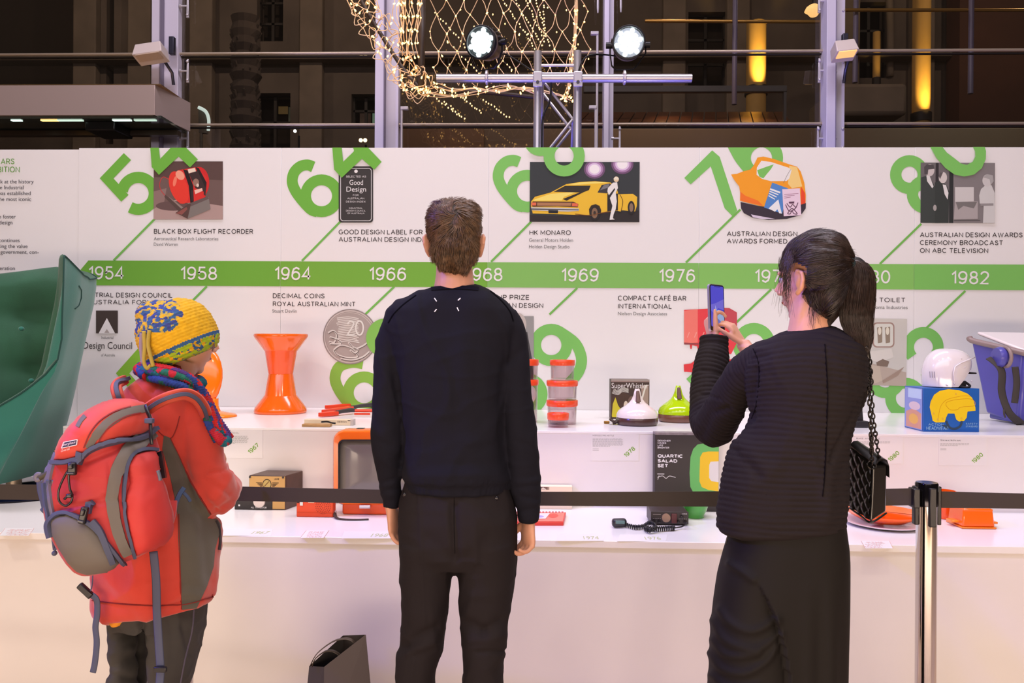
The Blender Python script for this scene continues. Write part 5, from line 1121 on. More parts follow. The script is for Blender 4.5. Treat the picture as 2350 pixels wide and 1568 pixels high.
pr.r(682, 1146, 688, 1154, (60, 40, 36)); pr.r(689, 1152, 696, 1160, (226, 214, 204)); pr.s_([(708, 1152.5), (722, 1152.5)], 1, (240, 210, 180), smooth=False); pr.s_([(683, 1176), (762, 1177)], .8, (170, 60, 30), smooth=False); pr.done('grille_holes', pr_)
MB().tube(crv([V((x1, y0+.03, ZT+.016)), PZ(772, 1188, ZT+.006), PZ(790, 1192, ZT+.004), PZ(820, 1193, ZT+.003), PZ(846, 1192, ZT+.003)], 6), .009, 8, flat=.3, up=(0, 1, 0)).build('wrist_strap', mat('strap_brown', (60, 48, 42), .7), pr_, smooth=True)
MB().ball(V((x1+.003, y0+.03, ZT+.018)), .007, 8).build('strap_stud', GALV, pr_)
# television
Y0 = 3.37; tw = lambda x, y, d=0: P(x, y, Y0)+V((0, d, 0))
tv = thing('television', V((tw(870, 0).x, Y0, ZT)), 'rounded orange portable television with a grey screen standing behind the man', 'television')
TVO = mat('tv_orange', (252, 112, 26), .2, coat=.5)
ou = rrect(763, 988, 985, 1160, 26, 6); inn = rrect(776, 1009, 972, 1140, 13, 6); bk = rrect(785, 1000, 963, 1150, 26, 6)
m_ = MB(); m_.loft([[tw(x, y, .02) for x, y in inn], [tw(x, y, 0) for x, y in inn], [tw(x, y, -.004) for x, y in rrect(767, 992, 981, 1156, 24, 6)], [tw(x, y, .01) for x, y in ou], [tw(x, y, .09) for x, y in ou], [tw(x, y, .22) for x, y in bk]], cap=False)
m_._add([tw(x, y, .22) for x, y in bk], [tuple(range(len(bk)))]); m_.build('cabinet', TVO, tv, smooth=45)
m_ = MB(); c_ = [(872+(x-872)*f, 1074+(y-1074)*f) for f in (1, .8, .5, .2) for x, y in inn]; nI = len(inn)
m_.loft([[tw(c_[i*nI+j][0], c_[i*nI+j][1], (.018, .010, .005, .003)[i]) for j in range(nI)] for i in range(4)], cap=False); m_._add([tw(*c_[3*nI+j], .003) for j in range(nI)], [tuple(range(nI))]); m_.build('screen', mat('crt_glass', (112, 106, 98), .22, coat=.5), tv, smooth=True)
m_ = MB(); m_.loft([[tw(x, y, -.002) for x, y in inn], [tw(x, y, -.003) for x, y in rrect(779, 1012, 969, 1137, 11, 6)], [tw(x, y, .018) for x, y in rrect(779, 1012, 969, 1137, 11, 6)]], cap=False); m_.build('screen_bezel', mat('bezel_black', (34, 28, 26), .4), tv, smooth=45)
m_ = MB(); m_.b2(tw(790, 0).x, tw(960, 0).x, Y0+.02, Y0+.16, ZT+.001, P(800, 1156, Y0).z+.004); m_.build('foot', mat('tv_foot', (226, 84, 24), .3), tv, bevel=.008)
MB().cyl(tw(826, 1163, -.004), tw(850, 1163, -.004), .008, 10).build('trim_bar', GALV, tv, smooth=40)
MB().b2(tw(818, 0).x, tw(834, 0).x, Y0+.05, Y0+.09, P(800, 988, Y0).z-.004, P(800, 988, Y0).z+.002).build('handle_slot', mat('bezel_black'), tv)

# ---- cream box and red puzzle tray by the man's hand
x0, x1, y0, y1, z0, z1 = tb(1216, 1313, 1116, 1166, .05)
cb = thing('cream_box', (x0, y0, ZT), 'cream carton with a small dark emblem just above the belt beside the man', 'box')
MB().b2(x0, x1, y0, y1, z0, z1).build('carton', mat('carton_cream', (242, 226, 196), .6), cb, bevel=.002)
fn = facefn(x0, x1, y0, z0, z1, 1216, 1116, 1313, 1166); pr = Print(fn); pr.r(1238, 1117.5, 1257, 1123.5, (120, 90, 80)); pr.p([(1240, 1123), (1246, 1118), (1254, 1123)], (226, 204, 190)); pr.r(1257.8, 1117.5, 1260, 1123.5, (140, 110, 100)); pr.done('emblem', cb)
a, b, c, d = PZ(1160, 1184, ZT), PZ(1299, 1184, ZT), PZ(1293, 1207, ZT), PZ(1160, 1207, ZT); up_ = V((0, 0, .016))
tyy = thing('puzzle_tray', d, 'flat red tray with oval cut-outs and white cards beside the man’s right hand', 'tray')
RDT = mat('tray_red', (226, 58, 44), .35); CRL = mat('tray_coral', (244, 128, 106), .4)
MB().prism([a, b, c, d], up_).build('tray', RDT, tyy, bevel=.002)
lp = lambda u, v, h=.0005: a.lerp(b, u).lerp(d.lerp(c, u), v)+up_+V((0, 0, h))
MB().prism([lp(.02, .06), lp(.98, .06), lp(.985, .96), lp(.02, .96)], (0, 0, .0006)).build('face_sheet', CRL, tyy)
MB().poly([lp(.80+.14*cos(t)*.6, .40+.22*sin(t), .0016) for t in [2*pi*i/20 for i in range(20)]]).build('oval_cutout', RDT, tyy)
MB().prism([lp(.45, .18, .0018), lp(.74, .18, .0018), lp(.68, .74, .0018), lp(.45, .74, .0018)], (0, 0, .001)).build('white_card', mat('white_card'), tyy)
MB().poly([lp(.56+.09*cos(t), .52+.12*sin(t), .0030) for t in [2*pi*i/18 for i in range(18)]]).build('lilac_spot', mat('lilac', (176, 160, 226), .5), tyy)
for k_ in range(18): MB().box(lp(.04+k_*.053, .02, .002), (.008, .008, .004)).build('notch', mat('notch_lilac', (220, 150, 150), .5), tyy)

# ---- two-way radio with coiled cord
x0, x1, y0, y1, z0, z1 = tb(1494, 1579, 1174, 1205, .13)
cbr = thing('two_way_radio', (x0, y0, ZT), 'black two-way mobile radio with knobs and a coiled cord on the table', 'radio')
CBK = mat('radio_case', (58, 48, 46), .45); MB().b2(x0, x1, y0, y1, z0+.004, z1).build('case', CBK, cbr, bevel=.003); MB().b2(x0-.001, x1+.001, y0-.004, y0, z0+.004, z1).build('front_panel', mat('radio_panel', (44, 36, 36), .4), cbr, bevel=.001)
fn = facefn(x0, x1, y0-.004, z0, z1, 1494, 1174, 1579, 1205)
for x, y, r_ in ((1500, 1196, 3), (1512, 1196, 3), (1556, 1196, 3), (1564, 1184, 3.2), (1572, 1196, 3)): MB().lathe([(0, -.014), (r_*S(y0), -.012), (r_*S(y0)*1.1, 0)], fn(x, y), 12, 'Y').build('knob', mat('knob_black', (28, 24, 24), .3), cbr, smooth=40)
MB().lathe([(0, -.008), (.018, -.006), (.019, 0)], fn(1528, 1188), 20, 'Y').build('meter', mat('meter_tan', (150, 120, 96), .4), cbr, smooth=40)
MB().b2(fn(1540, 0).x, fn(1553, 0).x, y0-.010, y0-.003, fn(0, 1200).z, fn(0, 1178).z).build('channel_panel', mat('channel_red', (84, 34, 34), .3), cbr, bevel=.002)
pr = Print(fn); pr.r(1522, 1185, 1534, 1189, (190, 150, 120)); pr.s_([(1498, 1180), (1516, 1180)], 1, (170, 150, 146), smooth=False)
for k_ in range(5): pr.r(1498+k_*4, 1189, 1500+k_*4, 1190, (190, 170, 166)); pr.r(1557+k_*4, 1189.5, 1559+k_*4, 1190.5, (190, 170, 166))
pr.done('scale_marks', cbr); ftext('MARINE', fn, 1564, 1576, 1177, 1179.5, INKW, cbr)
mc = PZ(1421, 1200, ZT+.02)
m_ = MB(); m_.box(mc, (.062, .035, .036), Matrix.Rotation(.2, 3, 'Z')); m_.build('microphone', mat('mic_black', (40, 40, 44), .3), cbr, bevel=.012, seg=3)
MB().box(mc+V((.002, -.019, .006)), (.04, .004, .014)).build('mic_face', mat('mic_glass', (90, 124, 120), .2), cbr, bevel=.002)
path = crv([PZ(1434, 1204, ZT+.012), PZ(1455, 1210, ZT+.012), PZ(1475, 1209, ZT+.012), PZ(1492, 1200, ZT+.02), PZ(1506, 1210, ZT+.02), PZ(1490, 1217, ZT+.016), PZ(1480, 1212, ZT+.012), PZ(1505, 1214, ZT+.012), PZ(1530, 1213, ZT+.012), PZ(1548, 1212, ZT+.012)], 30)
coil = []
for i, q_ in enumerate(path):
    a_ = i*1.15; coil.append(q_+V((0, .009*cos(a_), .009*sin(a_))))
MB().tube(coil, .0027, 5).build('coiled_cord', mat('cord_black', (26, 24, 26), .4), cbr, smooth=True)
MB().tube(crv([path[-1], PZ(1565, 1209, ZT+.01), PZ(1577, 1200, ZT+.03), fn(1572, 1196)+V((0, -.01, 0))], 6), .003, 6).build('plain_cord', mat('cord_black'), cbr, smooth=True)

# ---- salad set carton
x0, x1, y0, y1, z0, z1 = tb(1502, 1649, 998, 1163, .06)
sb = thing('salad_set_box', (x0, y0, ZT), 'tall black salad set carton printed with green and yellow rings behind the woman’s elbow', 'box')
MB().b2(x0, x1, y0, y1, z0, z1).build('carton', mat('carton_black', (50, 44, 44), .5), sb, bevel=.0015)
MB().b2(x0, x1, y0-.0003, y1, z1, z1+.010).build('top_flap', mat('flap_grey2', (150, 140, 140), .5, mottle=.3, mscale=40), sb)
fn = facefn(x0, x1, y0, z0, z1, 1502, 998, 1649, 1163); pr = Print(fn)
pr.p([(x if x < 1648.5 else 1648.5, y) for x, y in [(1582, 1080), (1584, 1045), (1590, 1028), (1600, 1018), (1620, 1015), (1648.5, 1014), (1648.5, 1133), (1610, 1130), (1592, 1124), (1584, 1110)]], (112, 178, 100))
pr.p([(1605, 1075), (1606, 1045), (1612, 1035), (1625, 1033), (1648.5, 1033), (1648.5, 1119), (1625, 1116), (1610, 1110), (1605, 1098)], (240, 186, 50)); pr.p([(1627, 1062), (1630, 1055), (1648.5, 1054), (1648.5, 1099), (1632, 1097), (1627, 1090)], (226, 208, 208))
pr.p([(1508, 1124), (1512, 1122), (1552, 1122), (1558, 1126), (1556, 1130), (1508, 1130)], (236, 160, 40)); pr.s_([(1508, 1090), (1520, 1087), (1528, 1092), (1536, 1087), (1550, 1090)], 1.2, (226, 210, 212)); pr.s_([(1512, 1086), (1509, 1095)], 1.2, (226, 210, 212)); pr.r(1508, 1082, 1524, 1083.5, (226, 210, 212)); pr.done('printed_face', sb)
for s_, a_, b_, c_, d_ in (('DESIGNER', 1508, 1538, 1009, 1012.6), ('MAKES', 1508, 1528, 1014, 1017.6), ('LIFE', 1508, 1521, 1019, 1022.6), ('BRIGHTER', 1508, 1535, 1024, 1027.6)): ftext(s_, fn, a_, b_, c_, d_, INKW, sb, .08)
for s_, a_, b_, c_ in (('QUARTIC', 1508, 1567, 1040), ('SALAD', 1508, 1554, 1050.5), ('SET', 1508, 1533, 1061)):
    ftext(s_, fn, a_, b_, c_, c_+7.6, INKW, sb, .14)
p, s = gauge(1600, 1186, ZT); p.y = 3.40; p.x = P(1600, 0, 3.44).x; gb = thing('salad_bowl', p, 'green plastic bowl foot showing under the belt by the salad set carton', 'bowl')
lath([(0, .001), (.045, .001), (.045, .012), (.055, .03), (.062, .05), (.066, .07), (.063, .07), (.055, .05), (0, .03)], 'bowl', mat('bowl_green', (70, 160, 60), .25, coat=.4), gb, (p.x, p.y+.045, ZT))
gb.location = (p.x, p.y+.045, ZT)
gb.children[0].matrix_parent_inverse = Matrix.Translation((-p.x, -p.y-.05, -ZT))

# ---- orange table ware at the right
p, s = gauge(2028, 1219, ZT); Yd = p.y+.12; xc = P(2028, 1200, Yd).x; kd = Yd/F
pl_ = thing('divided_dish', (xc, Yd, ZT), 'orange divided serving dish on a white plate below the handbag', 'dish')
lath([(0, .001), (60*kd, .001), (84*kd, .012), (86*kd, .016), (82*kd, .017), (58*kd, .007), (0, .006)], 'plate', mat('plate_white', (230, 218, 222), .2, coat=.4), pl_, (xc, Yd, ZT))
for i in range(3):
    a0, a1 = radians(-90-58+i*120), radians(-90+58+i*120); n_ = 16; rings = []
    for (ro, ri, h) in ((.60, .06, .018), (.98, .05, .052), (.99, .04, .055), (.93, .07, .052), (.60, .10, .026)):
        ou_ = [V((xc+ro*82*kd*cos(a0+(a1-a0)*j/n_), Yd+ro*82*kd*.98*sin(a0+(a1-a0)*j/n_), ZT+h)) for j in range(n_+1)]
        am = (a0+a1)/2; rings.append(ou_+[V((xc+ri*82*kd*cos(am), Yd+ri*82*kd*sin(am), ZT+h))])
    m_ = MB(); m_.loft(rings); m_.build('section', ORP, pl_, smooth=35)
for px, pb, pt, hw, lab, m1 in ((2022, 1186, 1150, 14, 'grey cup with an orange rim behind the handbag', mat('cup_grey', (150, 120, 120), .3)), (2181, 1195, 1132, 21, 'orange tumbler right of the chrome post', ORP2), (2207, 1172, 1125, 17, 'orange beaker behind the square orange tub', ORP)):
    p, s = gauge(px, pb, ZT); Yc = p.y+hw*s; k = Yc/F; h = (pb-pt)*k
    t = thing('tumbler', (p.x, Yc, ZT), lab, 'cup'); lath([(0, .001), (hw*.72*k, .001), (hw*.75*k, .006), (hw*.97*k, h*.9), (hw*.9*k, h*.9), (hw*.66*k, .01), (0, .01)], 'cup', m1, t, (p.x, Yc, ZT), 32)
    MB().lathe([(hw*.97*k, h*.88), (hw*1.02*k, h*.9), (hw*1.02*k, h), (hw*.92*k, h), (hw*.90*k, h*.9)], (p.x, Yc, ZT), 32, cap=False).build('rim', ORP, t, smooth=40)
x0, x1, y0, y1, z0, z1 = tb(2209, 2284, 1168, 1214, .12)
ot = thing('square_tub', ((x0+x1)/2, y0, ZT), 'square orange lidded tub with side tabs at the right of the table', 'tub')
MB().box(((x0+x1)/2, y0+.06, ZT+(z1-ZT)/2+.004), (x1-x0, .12, (z1-ZT)-.008), taper=.90).build('tub', ORP, ot, bevel=.006)
MB().b2(x0-.004, x1+.004, y0-.004, y0+.124, ZT+.001, ZT+.008).build('base_rim', ORL, ot, bevel=.002)
MB().b2(x0-.028, x0+.01, y0+.03, y0+.08, ZT+.018, ZT+.028).build('tab', ORL, ot, bevel=.003); MB().b2(x1-.01, x1+.03, y0+.03, y0+.08, ZT+.014, ZT+.024).build('tab', ORL, ot, bevel=.003)
MB().b2(x0+.006, x1-.006, y0+.004, y0+.116, z1-.012, z1-.002).build('lid', ORP, ot, bevel=.004)

# ================================================================== rope barrier
YB = 2.52
CHR = mat('chrome', (214, 210, 208), .07, metal=1); BELT = mat('belt_webbing', (58, 50, 46), .75, bump=.15, bscale=120, stretch=(1, 1, 12)); BPL = mat('post_black', (30, 28, 30), .35)
def post(px, pt, Y, lab, w=50):
    c = P(px, 0, Y).x; zt = P(px, pt, Y).z; s = Y/F; t = thing('barrier_post', (c, Y, 0), lab, 'barrier post')
    MB().cyl((c, Y, .012), (c, Y, zt-.02), (w-6)/2*s, 32).build('tube', CHR, t, smooth=40)
    MB().lathe([(0, 0), (.17, 0), (.172, .012), (.16, .022), (.05, .03), (.035, .045), (0, .045)], (c, Y, 0), 40).build('base', CHR, t, smooth=40)
    MB().lathe([(0, zt-.075), ((w-2)/2*s, zt-.075), ((w-2)/2*s, zt-.004), ((w-6)/2*s, zt), (0, zt)], (c, Y, 0), 32).build('head', mat('post_cap', (52, 50, 54), .12, metal=.9), t, smooth=40)
    for dx_, dy_ in ((-1, 0), (1, 0), (0, -1)):
        r_ = (w/2)*s; MB().box((c+dx_*r_, Y+dy_*r_, zt-.075), (.014 if dx_ else .022, .022 if dx_ else .014, .125)).build('belt_slot', BPL, t, bevel=.003)
    return V((c, Y, zt))
pr1 = post(2134, 1107, YB, 'chrome barrier post with black belt head at the right, in front of the table')
pl1 = post(434, 1118, 2.66, 'chrome barrier post mostly hidden behind the legs of the person in the red fleece', 44)
MB().b2(P(2095, 0, YB).x, P(2110, 0, YB).x, YB-.028, YB+.012, P(2100, 1163, YB).z, P(2100, 1119, YB).z).build('belt_clip', BPL, bpy.data.objects['barrier_post'], bevel=.003)
def belt(pts, lab):
    L_ = crv([V((P(x, y0, Y).x, Y, P(x, y0, Y).z)) for x, y0, y1, Y in pts], 8); R_ = crv([V((P(x, y1, Y).x, Y, P(x, y1, Y).z)) for x, y0, y1, Y in pts], 8)
    m_ = MB(); m_.loft([[a, b, b+V((0, .0022, 0)), a+V((0, .0022, 0))] for a, b in zip(L_, R_)]); o = m_.build('barrier_belt', BELT, None, smooth=30); tag(o, lab, 'belt')
belt([(-400, 1108, 1143, 2.72), (0, 1112, 1147, 2.70), (200, 1114, 1149, 2.68), (412, 1116, 1150, 2.66)], 'black barrier belt running off the left frame edge past the green chair')
belt([(452, 1116, 1149, 2.66), (545, 1117, 1150, 2.655), (860, 1124, 1156, 2.62), (1240, 1129, 1161, 2.59), (1650, 1128, 1163, 2.56), (1950, 1124, 1162, 2.53), (2098, 1121, 1160, YB-.012)], 'long black barrier belt running behind the three people')
belt([(2157, 1128, 1166, YB), (2350, 1133, 1168, 2.50), (2800, 1140, 1175, 2.46)], 'black barrier belt running off the right frame edge')

# ================================================================== black paper shopping bag on the floor
YK = 2.55; bp = lambda x, y, d=0: P(x, y, YK+d)
bg = thing('shopping_bag', (P(780, 0, YK).x, YK+.06, 0), 'black paper carrier bag with ribbon handles standing on the floor left of the man', 'bag')
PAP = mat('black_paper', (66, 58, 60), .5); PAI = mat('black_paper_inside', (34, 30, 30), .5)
A_, B_, C_, D_ = bp(744, 1531), bp(839, 1457), bp(787, 1459, .12), bp(710, 1529, .10)
fA, fB, fC, fD = V((A_.x+.0, YK, 0)), V((bp(851, 1568).x+.02, YK+.02, 0)), V((bp(800, 0, .12).x, YK+.15, 0)), V((bp(706, 0, .1).x-.01, YK+.12, 0))
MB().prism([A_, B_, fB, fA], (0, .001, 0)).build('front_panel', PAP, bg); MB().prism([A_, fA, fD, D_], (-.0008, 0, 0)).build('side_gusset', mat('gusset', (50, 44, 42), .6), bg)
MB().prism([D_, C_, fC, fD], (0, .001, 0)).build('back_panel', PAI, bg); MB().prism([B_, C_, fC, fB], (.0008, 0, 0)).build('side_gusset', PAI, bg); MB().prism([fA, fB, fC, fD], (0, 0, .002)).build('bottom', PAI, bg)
for pts in ([(716, 1531), (724, 1512), (745, 1496), (762, 1494), (775, 1500), (782, 1506)], [(712, 1528), (728, 1500), (762, 1474), (790, 1466), (808, 1470), (817, 1482)]):
    MB().tube(crv([bp(x, y, .03) for x, y in pts], 6), .010, 8, flat=.15, up=(0, 1, 0)).build('ribbon_handle', mat('ribbon', (70, 58, 46), .45), bg, smooth=True)
# ================================================================== people
from mathutils.bvhtree import BVHTree
RT = RM.transposed()
def pix(v):
    q = RT @ (V(v)-V((0, 0, CH))); return 1175-F*q.x/q.z, 784+F*q.y/q.z
CAMP = V((0, 0, CH))
def ringLR(L, R, hd, yc=0, n=40, e=2.3):      # superellipse ring spanning points L..R, half depth hd
    c = (L+R)/2+V((0, yc, 0)); U = (R-L)/2; p = 2/e; out = []
    for j in range(n):
        a = 2*pi*j/n; ca, sa = cos(a), sin(a)
        out.append(c+U*(abs(ca)**p*(1 if ca >= 0 else -1))+V((0, hd*(abs(sa)**p)*(1 if sa >= 0 else -1), 0)))
    return out
def body_loft(mb, rows, Y, n=40, e=2.3, dense=3):      # rows: (yl, xl, yr, xr, halfdepth, ycentre)
    rows = [r if len(r) == 6 else (r[0], r[1], r[0], r[2], r[3], r[4]) for r in rows]

    out = []
    for i in range(len(rows)-1):
        for k in range(dense):
            t = k/dense; out.append([a+(b-a)*t for a, b in zip(rows[i], rows[i+1])])
    out.append(list(rows[-1]))
    rings = []
    for r in out:      # widen or narrow each ring until its outline, seen with its depth, has the measured width
        a, b = r[1], r[3]
        for _ in range(3):
            g = ringLR(P(a, r[0], Y), P(b, r[2], Y), r[4], r[5], n, e); xs = [pix(v)[0] for v in g]; a += r[1]-min(xs); b += r[3]-max(xs)
            w_ = r[3]-r[1]
            if b-a < .62*w_: c_ = (a+b)/2; a, b = c_-.31*w_, c_+.31*w_
        rings.append(ringLR(P(a, r[0], Y), P(b, r[2], Y), r[4], r[5], n, e))
    mb.loft(rings); return mb
def crease(c, s, a=.005): return a*max(0, 1-abs(noise.noise(V((c.x*8+s, c.y*6, c.z*4.5+c.x*3))))*5)-a*.3+a*.5*max(0, 1-abs(noise.noise(V((c.x*5-s, c.y*6, c.z*13))))*5)
def limb(mb, pts, Y, n=20, dense=5, sc_=None):      # pts: (px, py, r_px, dY)
    q = []
    for i in range(len(pts)-1):
        p0, p1, p2, p3 = pts[max(i-1, 0)], pts[i], pts[i+1], pts[min(i+2, len(pts)-1)]
        for k in range(dense):
            t = k/dense; q.append([.5*(2*b+(c-a)*t+(2*a-5*b+4*c-d)*t*t+(3*b-a-3*c+d)*t**3) for a, b, c, d in zip(p0, p1, p2, p3)])
    q.append(list(pts[-1]))
    mb.tube([P(a[0], a[1], Y+a[3]) for a in q], [a[2]*(Y+a[3])/F for a in q], n); return mb
def skin(n_, c, c2=None): return mat(n_, c, .5, bump=.06, bscale=180, mottle=.08, mscale=14, sheen=.1)
def head(mb, c, R, k=1.0):      # c = head centre, R = rotation (local +y is where the face looks)
    def E(p, r): # ellipsoid
        M0 = mb.M; mb.M = Matrix.Translation(c) @ R.to_4x4() @ Matrix.Translation(V(p)*k) @ Matrix.Diagonal((r[0]*k, r[1]*k, r[2]*k, 1))
        mb.ball((0, 0, 0), 1, 24); mb.M = M0
    def Tb(ps, rs):
        M0 = mb.M; mb.M = Matrix.Translation(c) @ R.to_4x4(); mb.tube([V(p)*k for p in ps], [r*k for r in rs], 12); mb.M = M0
    E((0, -.012, .030), (.074, .094, .086)); E((0, .030, -.020), (.060, .064, .085)); E((0, .030, -.068), (.050, .050, .044)); E((0, .056, -.094), (.026, .024, .018))
    Tb([(0, .088, .022), (0, .102, -.002), (0, .114, -.022)], [.007, .010, .012]); E((.010, .100, -.027), (.009, .010, .007)); E((-.010, .100, -.027), (.009, .010, .007))
    E((.030, .075, .026), (.024, .014, .008)); E((-.030, .075, .026), (.024, .014, .008)); E((.036, .066, -.022), (.020, .018, .018)); E((-.036, .066, -.022), (.020, .018, .018))
    E((0, .086, -.050), (.022, .010, .006)); E((0, .084, -.060), (.019, .011, .007))
    for s in (-1, 1):      # ear: helix, lobe and hollow
        Tb([(s*.072, .012, -.036), (s*.078, .010, -.040), (s*.084, -.006, -.030), (s*.091, -.018, -.006), (s*.092, -.016, .014), (s*.088, .0, .022), (s*.080, .010, .014), (s*.076, .012, -.006)], [.006, .008, .0065, .006, .006, .0055, .005, .005])
        E((s*.081, -.004, -.008), (.007, .014, .026)); E((s*.076, .002, -.012), (.012, .012, .018))
def face_parts(c, R, k, par, brow, iris=(70, 50, 36)):
    T_ = Matrix.Translation(c) @ R.to_4x4()
    for s in (-1, 1):
        m = MB(); m.M = T_; m.ball(V((s*.030, .0785, .008))*k, .0105*k, 14); m.build('eye', mat('eye_white', (230, 224, 220), .2), par, smooth=True)
        m = MB(); m.M = T_; m.ball(V((s*.030, .0865, .008))*k, .0045*k, 10); m.build('iris', mat('iris_dark', iris, .2), par, smooth=True)
        m = MB(); m.M = T_; m.tube([V((s*.014, .090, .026))*k, V((s*.030, .091, .031))*k, V((s*.046, .080, .027))*k], [.002*k, .003*k, .0015*k], 6, flat=1.2); m.build('eyebrow', brow, par, smooth=True)
    m = MB(); m.M = T_; m.tube([V((-.022, .089, -.055))*k, V((0, .098, -.0545))*k, V((.022, .089, -.055))*k], [.0015*k, .0045*k, .0015*k], 8); m.build('lips', mat('lips', (176, 104, 96), .4), par, smooth=True)
def hand(mb, w, d, nrm, t, k=1.0, curl=(.5, .6, .5), thumb=(.6, .75, .25), spread=.06, tc=.35, ext=None):
    """w wrist, d towards the fingers, nrm palm side, t thumb side."""
    d = V(d).normalized(); nrm = V(nrm); nrm = (nrm-d*nrm.dot(d)).normalized(); t = V(t); t = (t-d*t.dot(d)-nrm*t.dot(nrm)).normalized()
    w = V(w); rings = []
    for u, hw, ht, off in ((-.02, .024, .020, 0), (.0, .025, .018, 0), (.02, .031, .016, .001), (.05, .038, .0145, .002), (.078, .040, .013, .001), (.092, .037, .011, 0)):
        rings.append([w+d*(u*k)+t*((hw*cos(a))*k)+nrm*((off+ht*sin(a))*k) for a in [2*pi*j/20 for j in range(20)]])
    mb.loft(rings)
    mb.M = Matrix.Identity(4)
    for i, (o, L, r) in enumerate(((.029, .074, .0092), (.0095, .082, .0095), (-.010, .076, .009), (-.0285, .060, .0080))):
        p = w+d*(.086-.004*abs(i-1.2))*k+t*(o*k); dd = (d+t*(spread*(1.4-i))).normalized(); pts = [p-d*.02*k, p]; rs = [r*1.05*k, r*1.05*k]; ang = 0
        cl = (ext[i] if ext else 1)
        for sgl, cu, rr in ((.44, curl[0], 1.0), (.30, curl[1], .93), (.26, curl[2], .80)):
            ang += cu*cl; p = p+(dd*cos(ang)+nrm*sin(ang))*(L*sgl*k); pts.append(p); rs.append(r*rr*k)
        mb.tube(crv(pts, 3), [rs[0]]+[rs[min(len(rs)-1, int(j/3)+1)] for j in range(len(pts)*3-3)], 10); mb.ball(pts[-1], rs[-1]*1.0, 10)
    p = w+d*.018*k+t*.024*k; dd = (d*thumb[0]+t*thumb[1]+nrm*thumb[2]).normalized(); pts = [p-dd*.012*k, p]; ang = 0; rs = [.013*k, .0125*k]
    for L, r in ((.042, .0115), (.030, .0100), (.024, .0085)):
        p = p+dd*L*k; pts.append(p); rs.append(r*k); dd = (dd+d*tc-t*.1).normalized()
    mb.tube(crv(pts, 3), [rs[0]]+[rs[min(len(rs)-1, int(j/3)+1)] for j in range(len(pts)*3-3)], 10); mb.ball(pts[-1], rs[-1], 10)
def simple_leg(mb, hip, knee, ankle, toe, r=(.075, .05, .036)):
    mb.tube([hip, knee, ankle], list(r), 14); mb.tube([ankle, ankle+V((0, 0, -.05)), (ankle+toe)/2+V((0, 0, -.02)), toe], [.034, .034, .032, .02], 12)
def shoe(ankle, toe, m, par):
    a = V((ankle.x, ankle.y, .0)); f = (V((toe.x, toe.y, 0))-a).normalized(); s = f.cross(V((0, 0, 1))); rings = []
    for u, w, h in ((-.07, .02, .05), (-.06, .034, .075), (-.02, .038, .10), (.04, .040, .085), (.10, .046, .060), (.16, .044, .045), (.19, .03, .035), (.20, .012, .02)):
        rings.append([a+f*u+s*(w*cos(b))+V((0, 0, max(.004, h*.5+h*.5*sin(b)))) for b in [2*pi*j/16 for j in range(16)]])
    MB().loft(rings).build('shoe', m, par, smooth=50)
def strands(name, src, n, length, dirfn, m, par, seg=5, r=.0007, lift=.004, keep=None, seed=1, wob=.12, out=.0, lf=None, clump=.0):
    """fine tapering hairs that follow the surface src; dirfn(p, normal) is their lie."""
    rs = random.Random(seed); bv = BVHTree.FromPolygons([v.co[:] for v in src.vertices], [p.vertices[:] for p in src.polygons])
    polys = [p for p in src.polygons if keep is None or keep(p.center)]; ws = []; tot = 0
    for p in polys: tot += p.area; ws.append(tot)
    import bisect
    vs = []; fs = []
    for _ in range(n):
        p = polys[bisect.bisect_left(ws, rs.random()*tot)]; vv = [src.vertices[i].co for i in p.vertices]
        a, b = rs.random(), rs.random(); a, b = (1-a, 1-b) if a+b > 1 else (a, b)
        q = vv[0]+(vv[1]-vv[0])*a+(vv[2]-vv[0])*b; L = length*rs.uniform(.7, 1.15)*(lf(q) if lf else 1); wv = V((rs.uniform(-1, 1), rs.uniform(-1, 1), rs.uniform(-1, 1)))*wob; path = []; nf_ = noise.noise_vector(q*32); cl_ = max(.25, 1+2.2*noise.noise(q*48+V((7, 0, 0)))) if clump else 1
        for k in range(seg+1):
            loc, nn, ix, ds = bv.find_nearest(q); t = k/seg
            path.append(loc+nn*(lift*(.25+t)*cl_+out*t*t*cl_)); d = dirfn(loc, nn)+wv+nf_*clump; d = d-nn*d.dot(nn)
            if d.length < 1e-6: d = V((0, 0, -1))
            q = loc+d.normalized()*(L/seg)
        i0 = len(vs); side = None
        for k, c in enumerate(path):
            tt = (path[min(k+1, seg)]-path[max(k-1, 0)]).normalized(); u = tt.cross(c-CAMP)
            u = u.normalized() if u.length > 1e-9 else V((1, 0, 0)); w_ = tt.cross(u); rr = r*(1-.75*(k/seg)**2)
            vs += [c+u*rr, c-u*rr*.5+w_*rr*.87, c-u*rr*.5-w_*rr*.87]
        for k in range(seg):
            for j in range(3): a_ = i0+k*3+j; b_ = i0+k*3+(j+1) % 3; fs.append((a_, b_, b_+3, a_+3))
    me = bpy.data.meshes.new(name); me.from_pydata([tuple(v) for v in vs], [], fs); me.polygons.foreach_set('use_smooth', [True]*len(fs)); o = put(name, me, m, par); return o
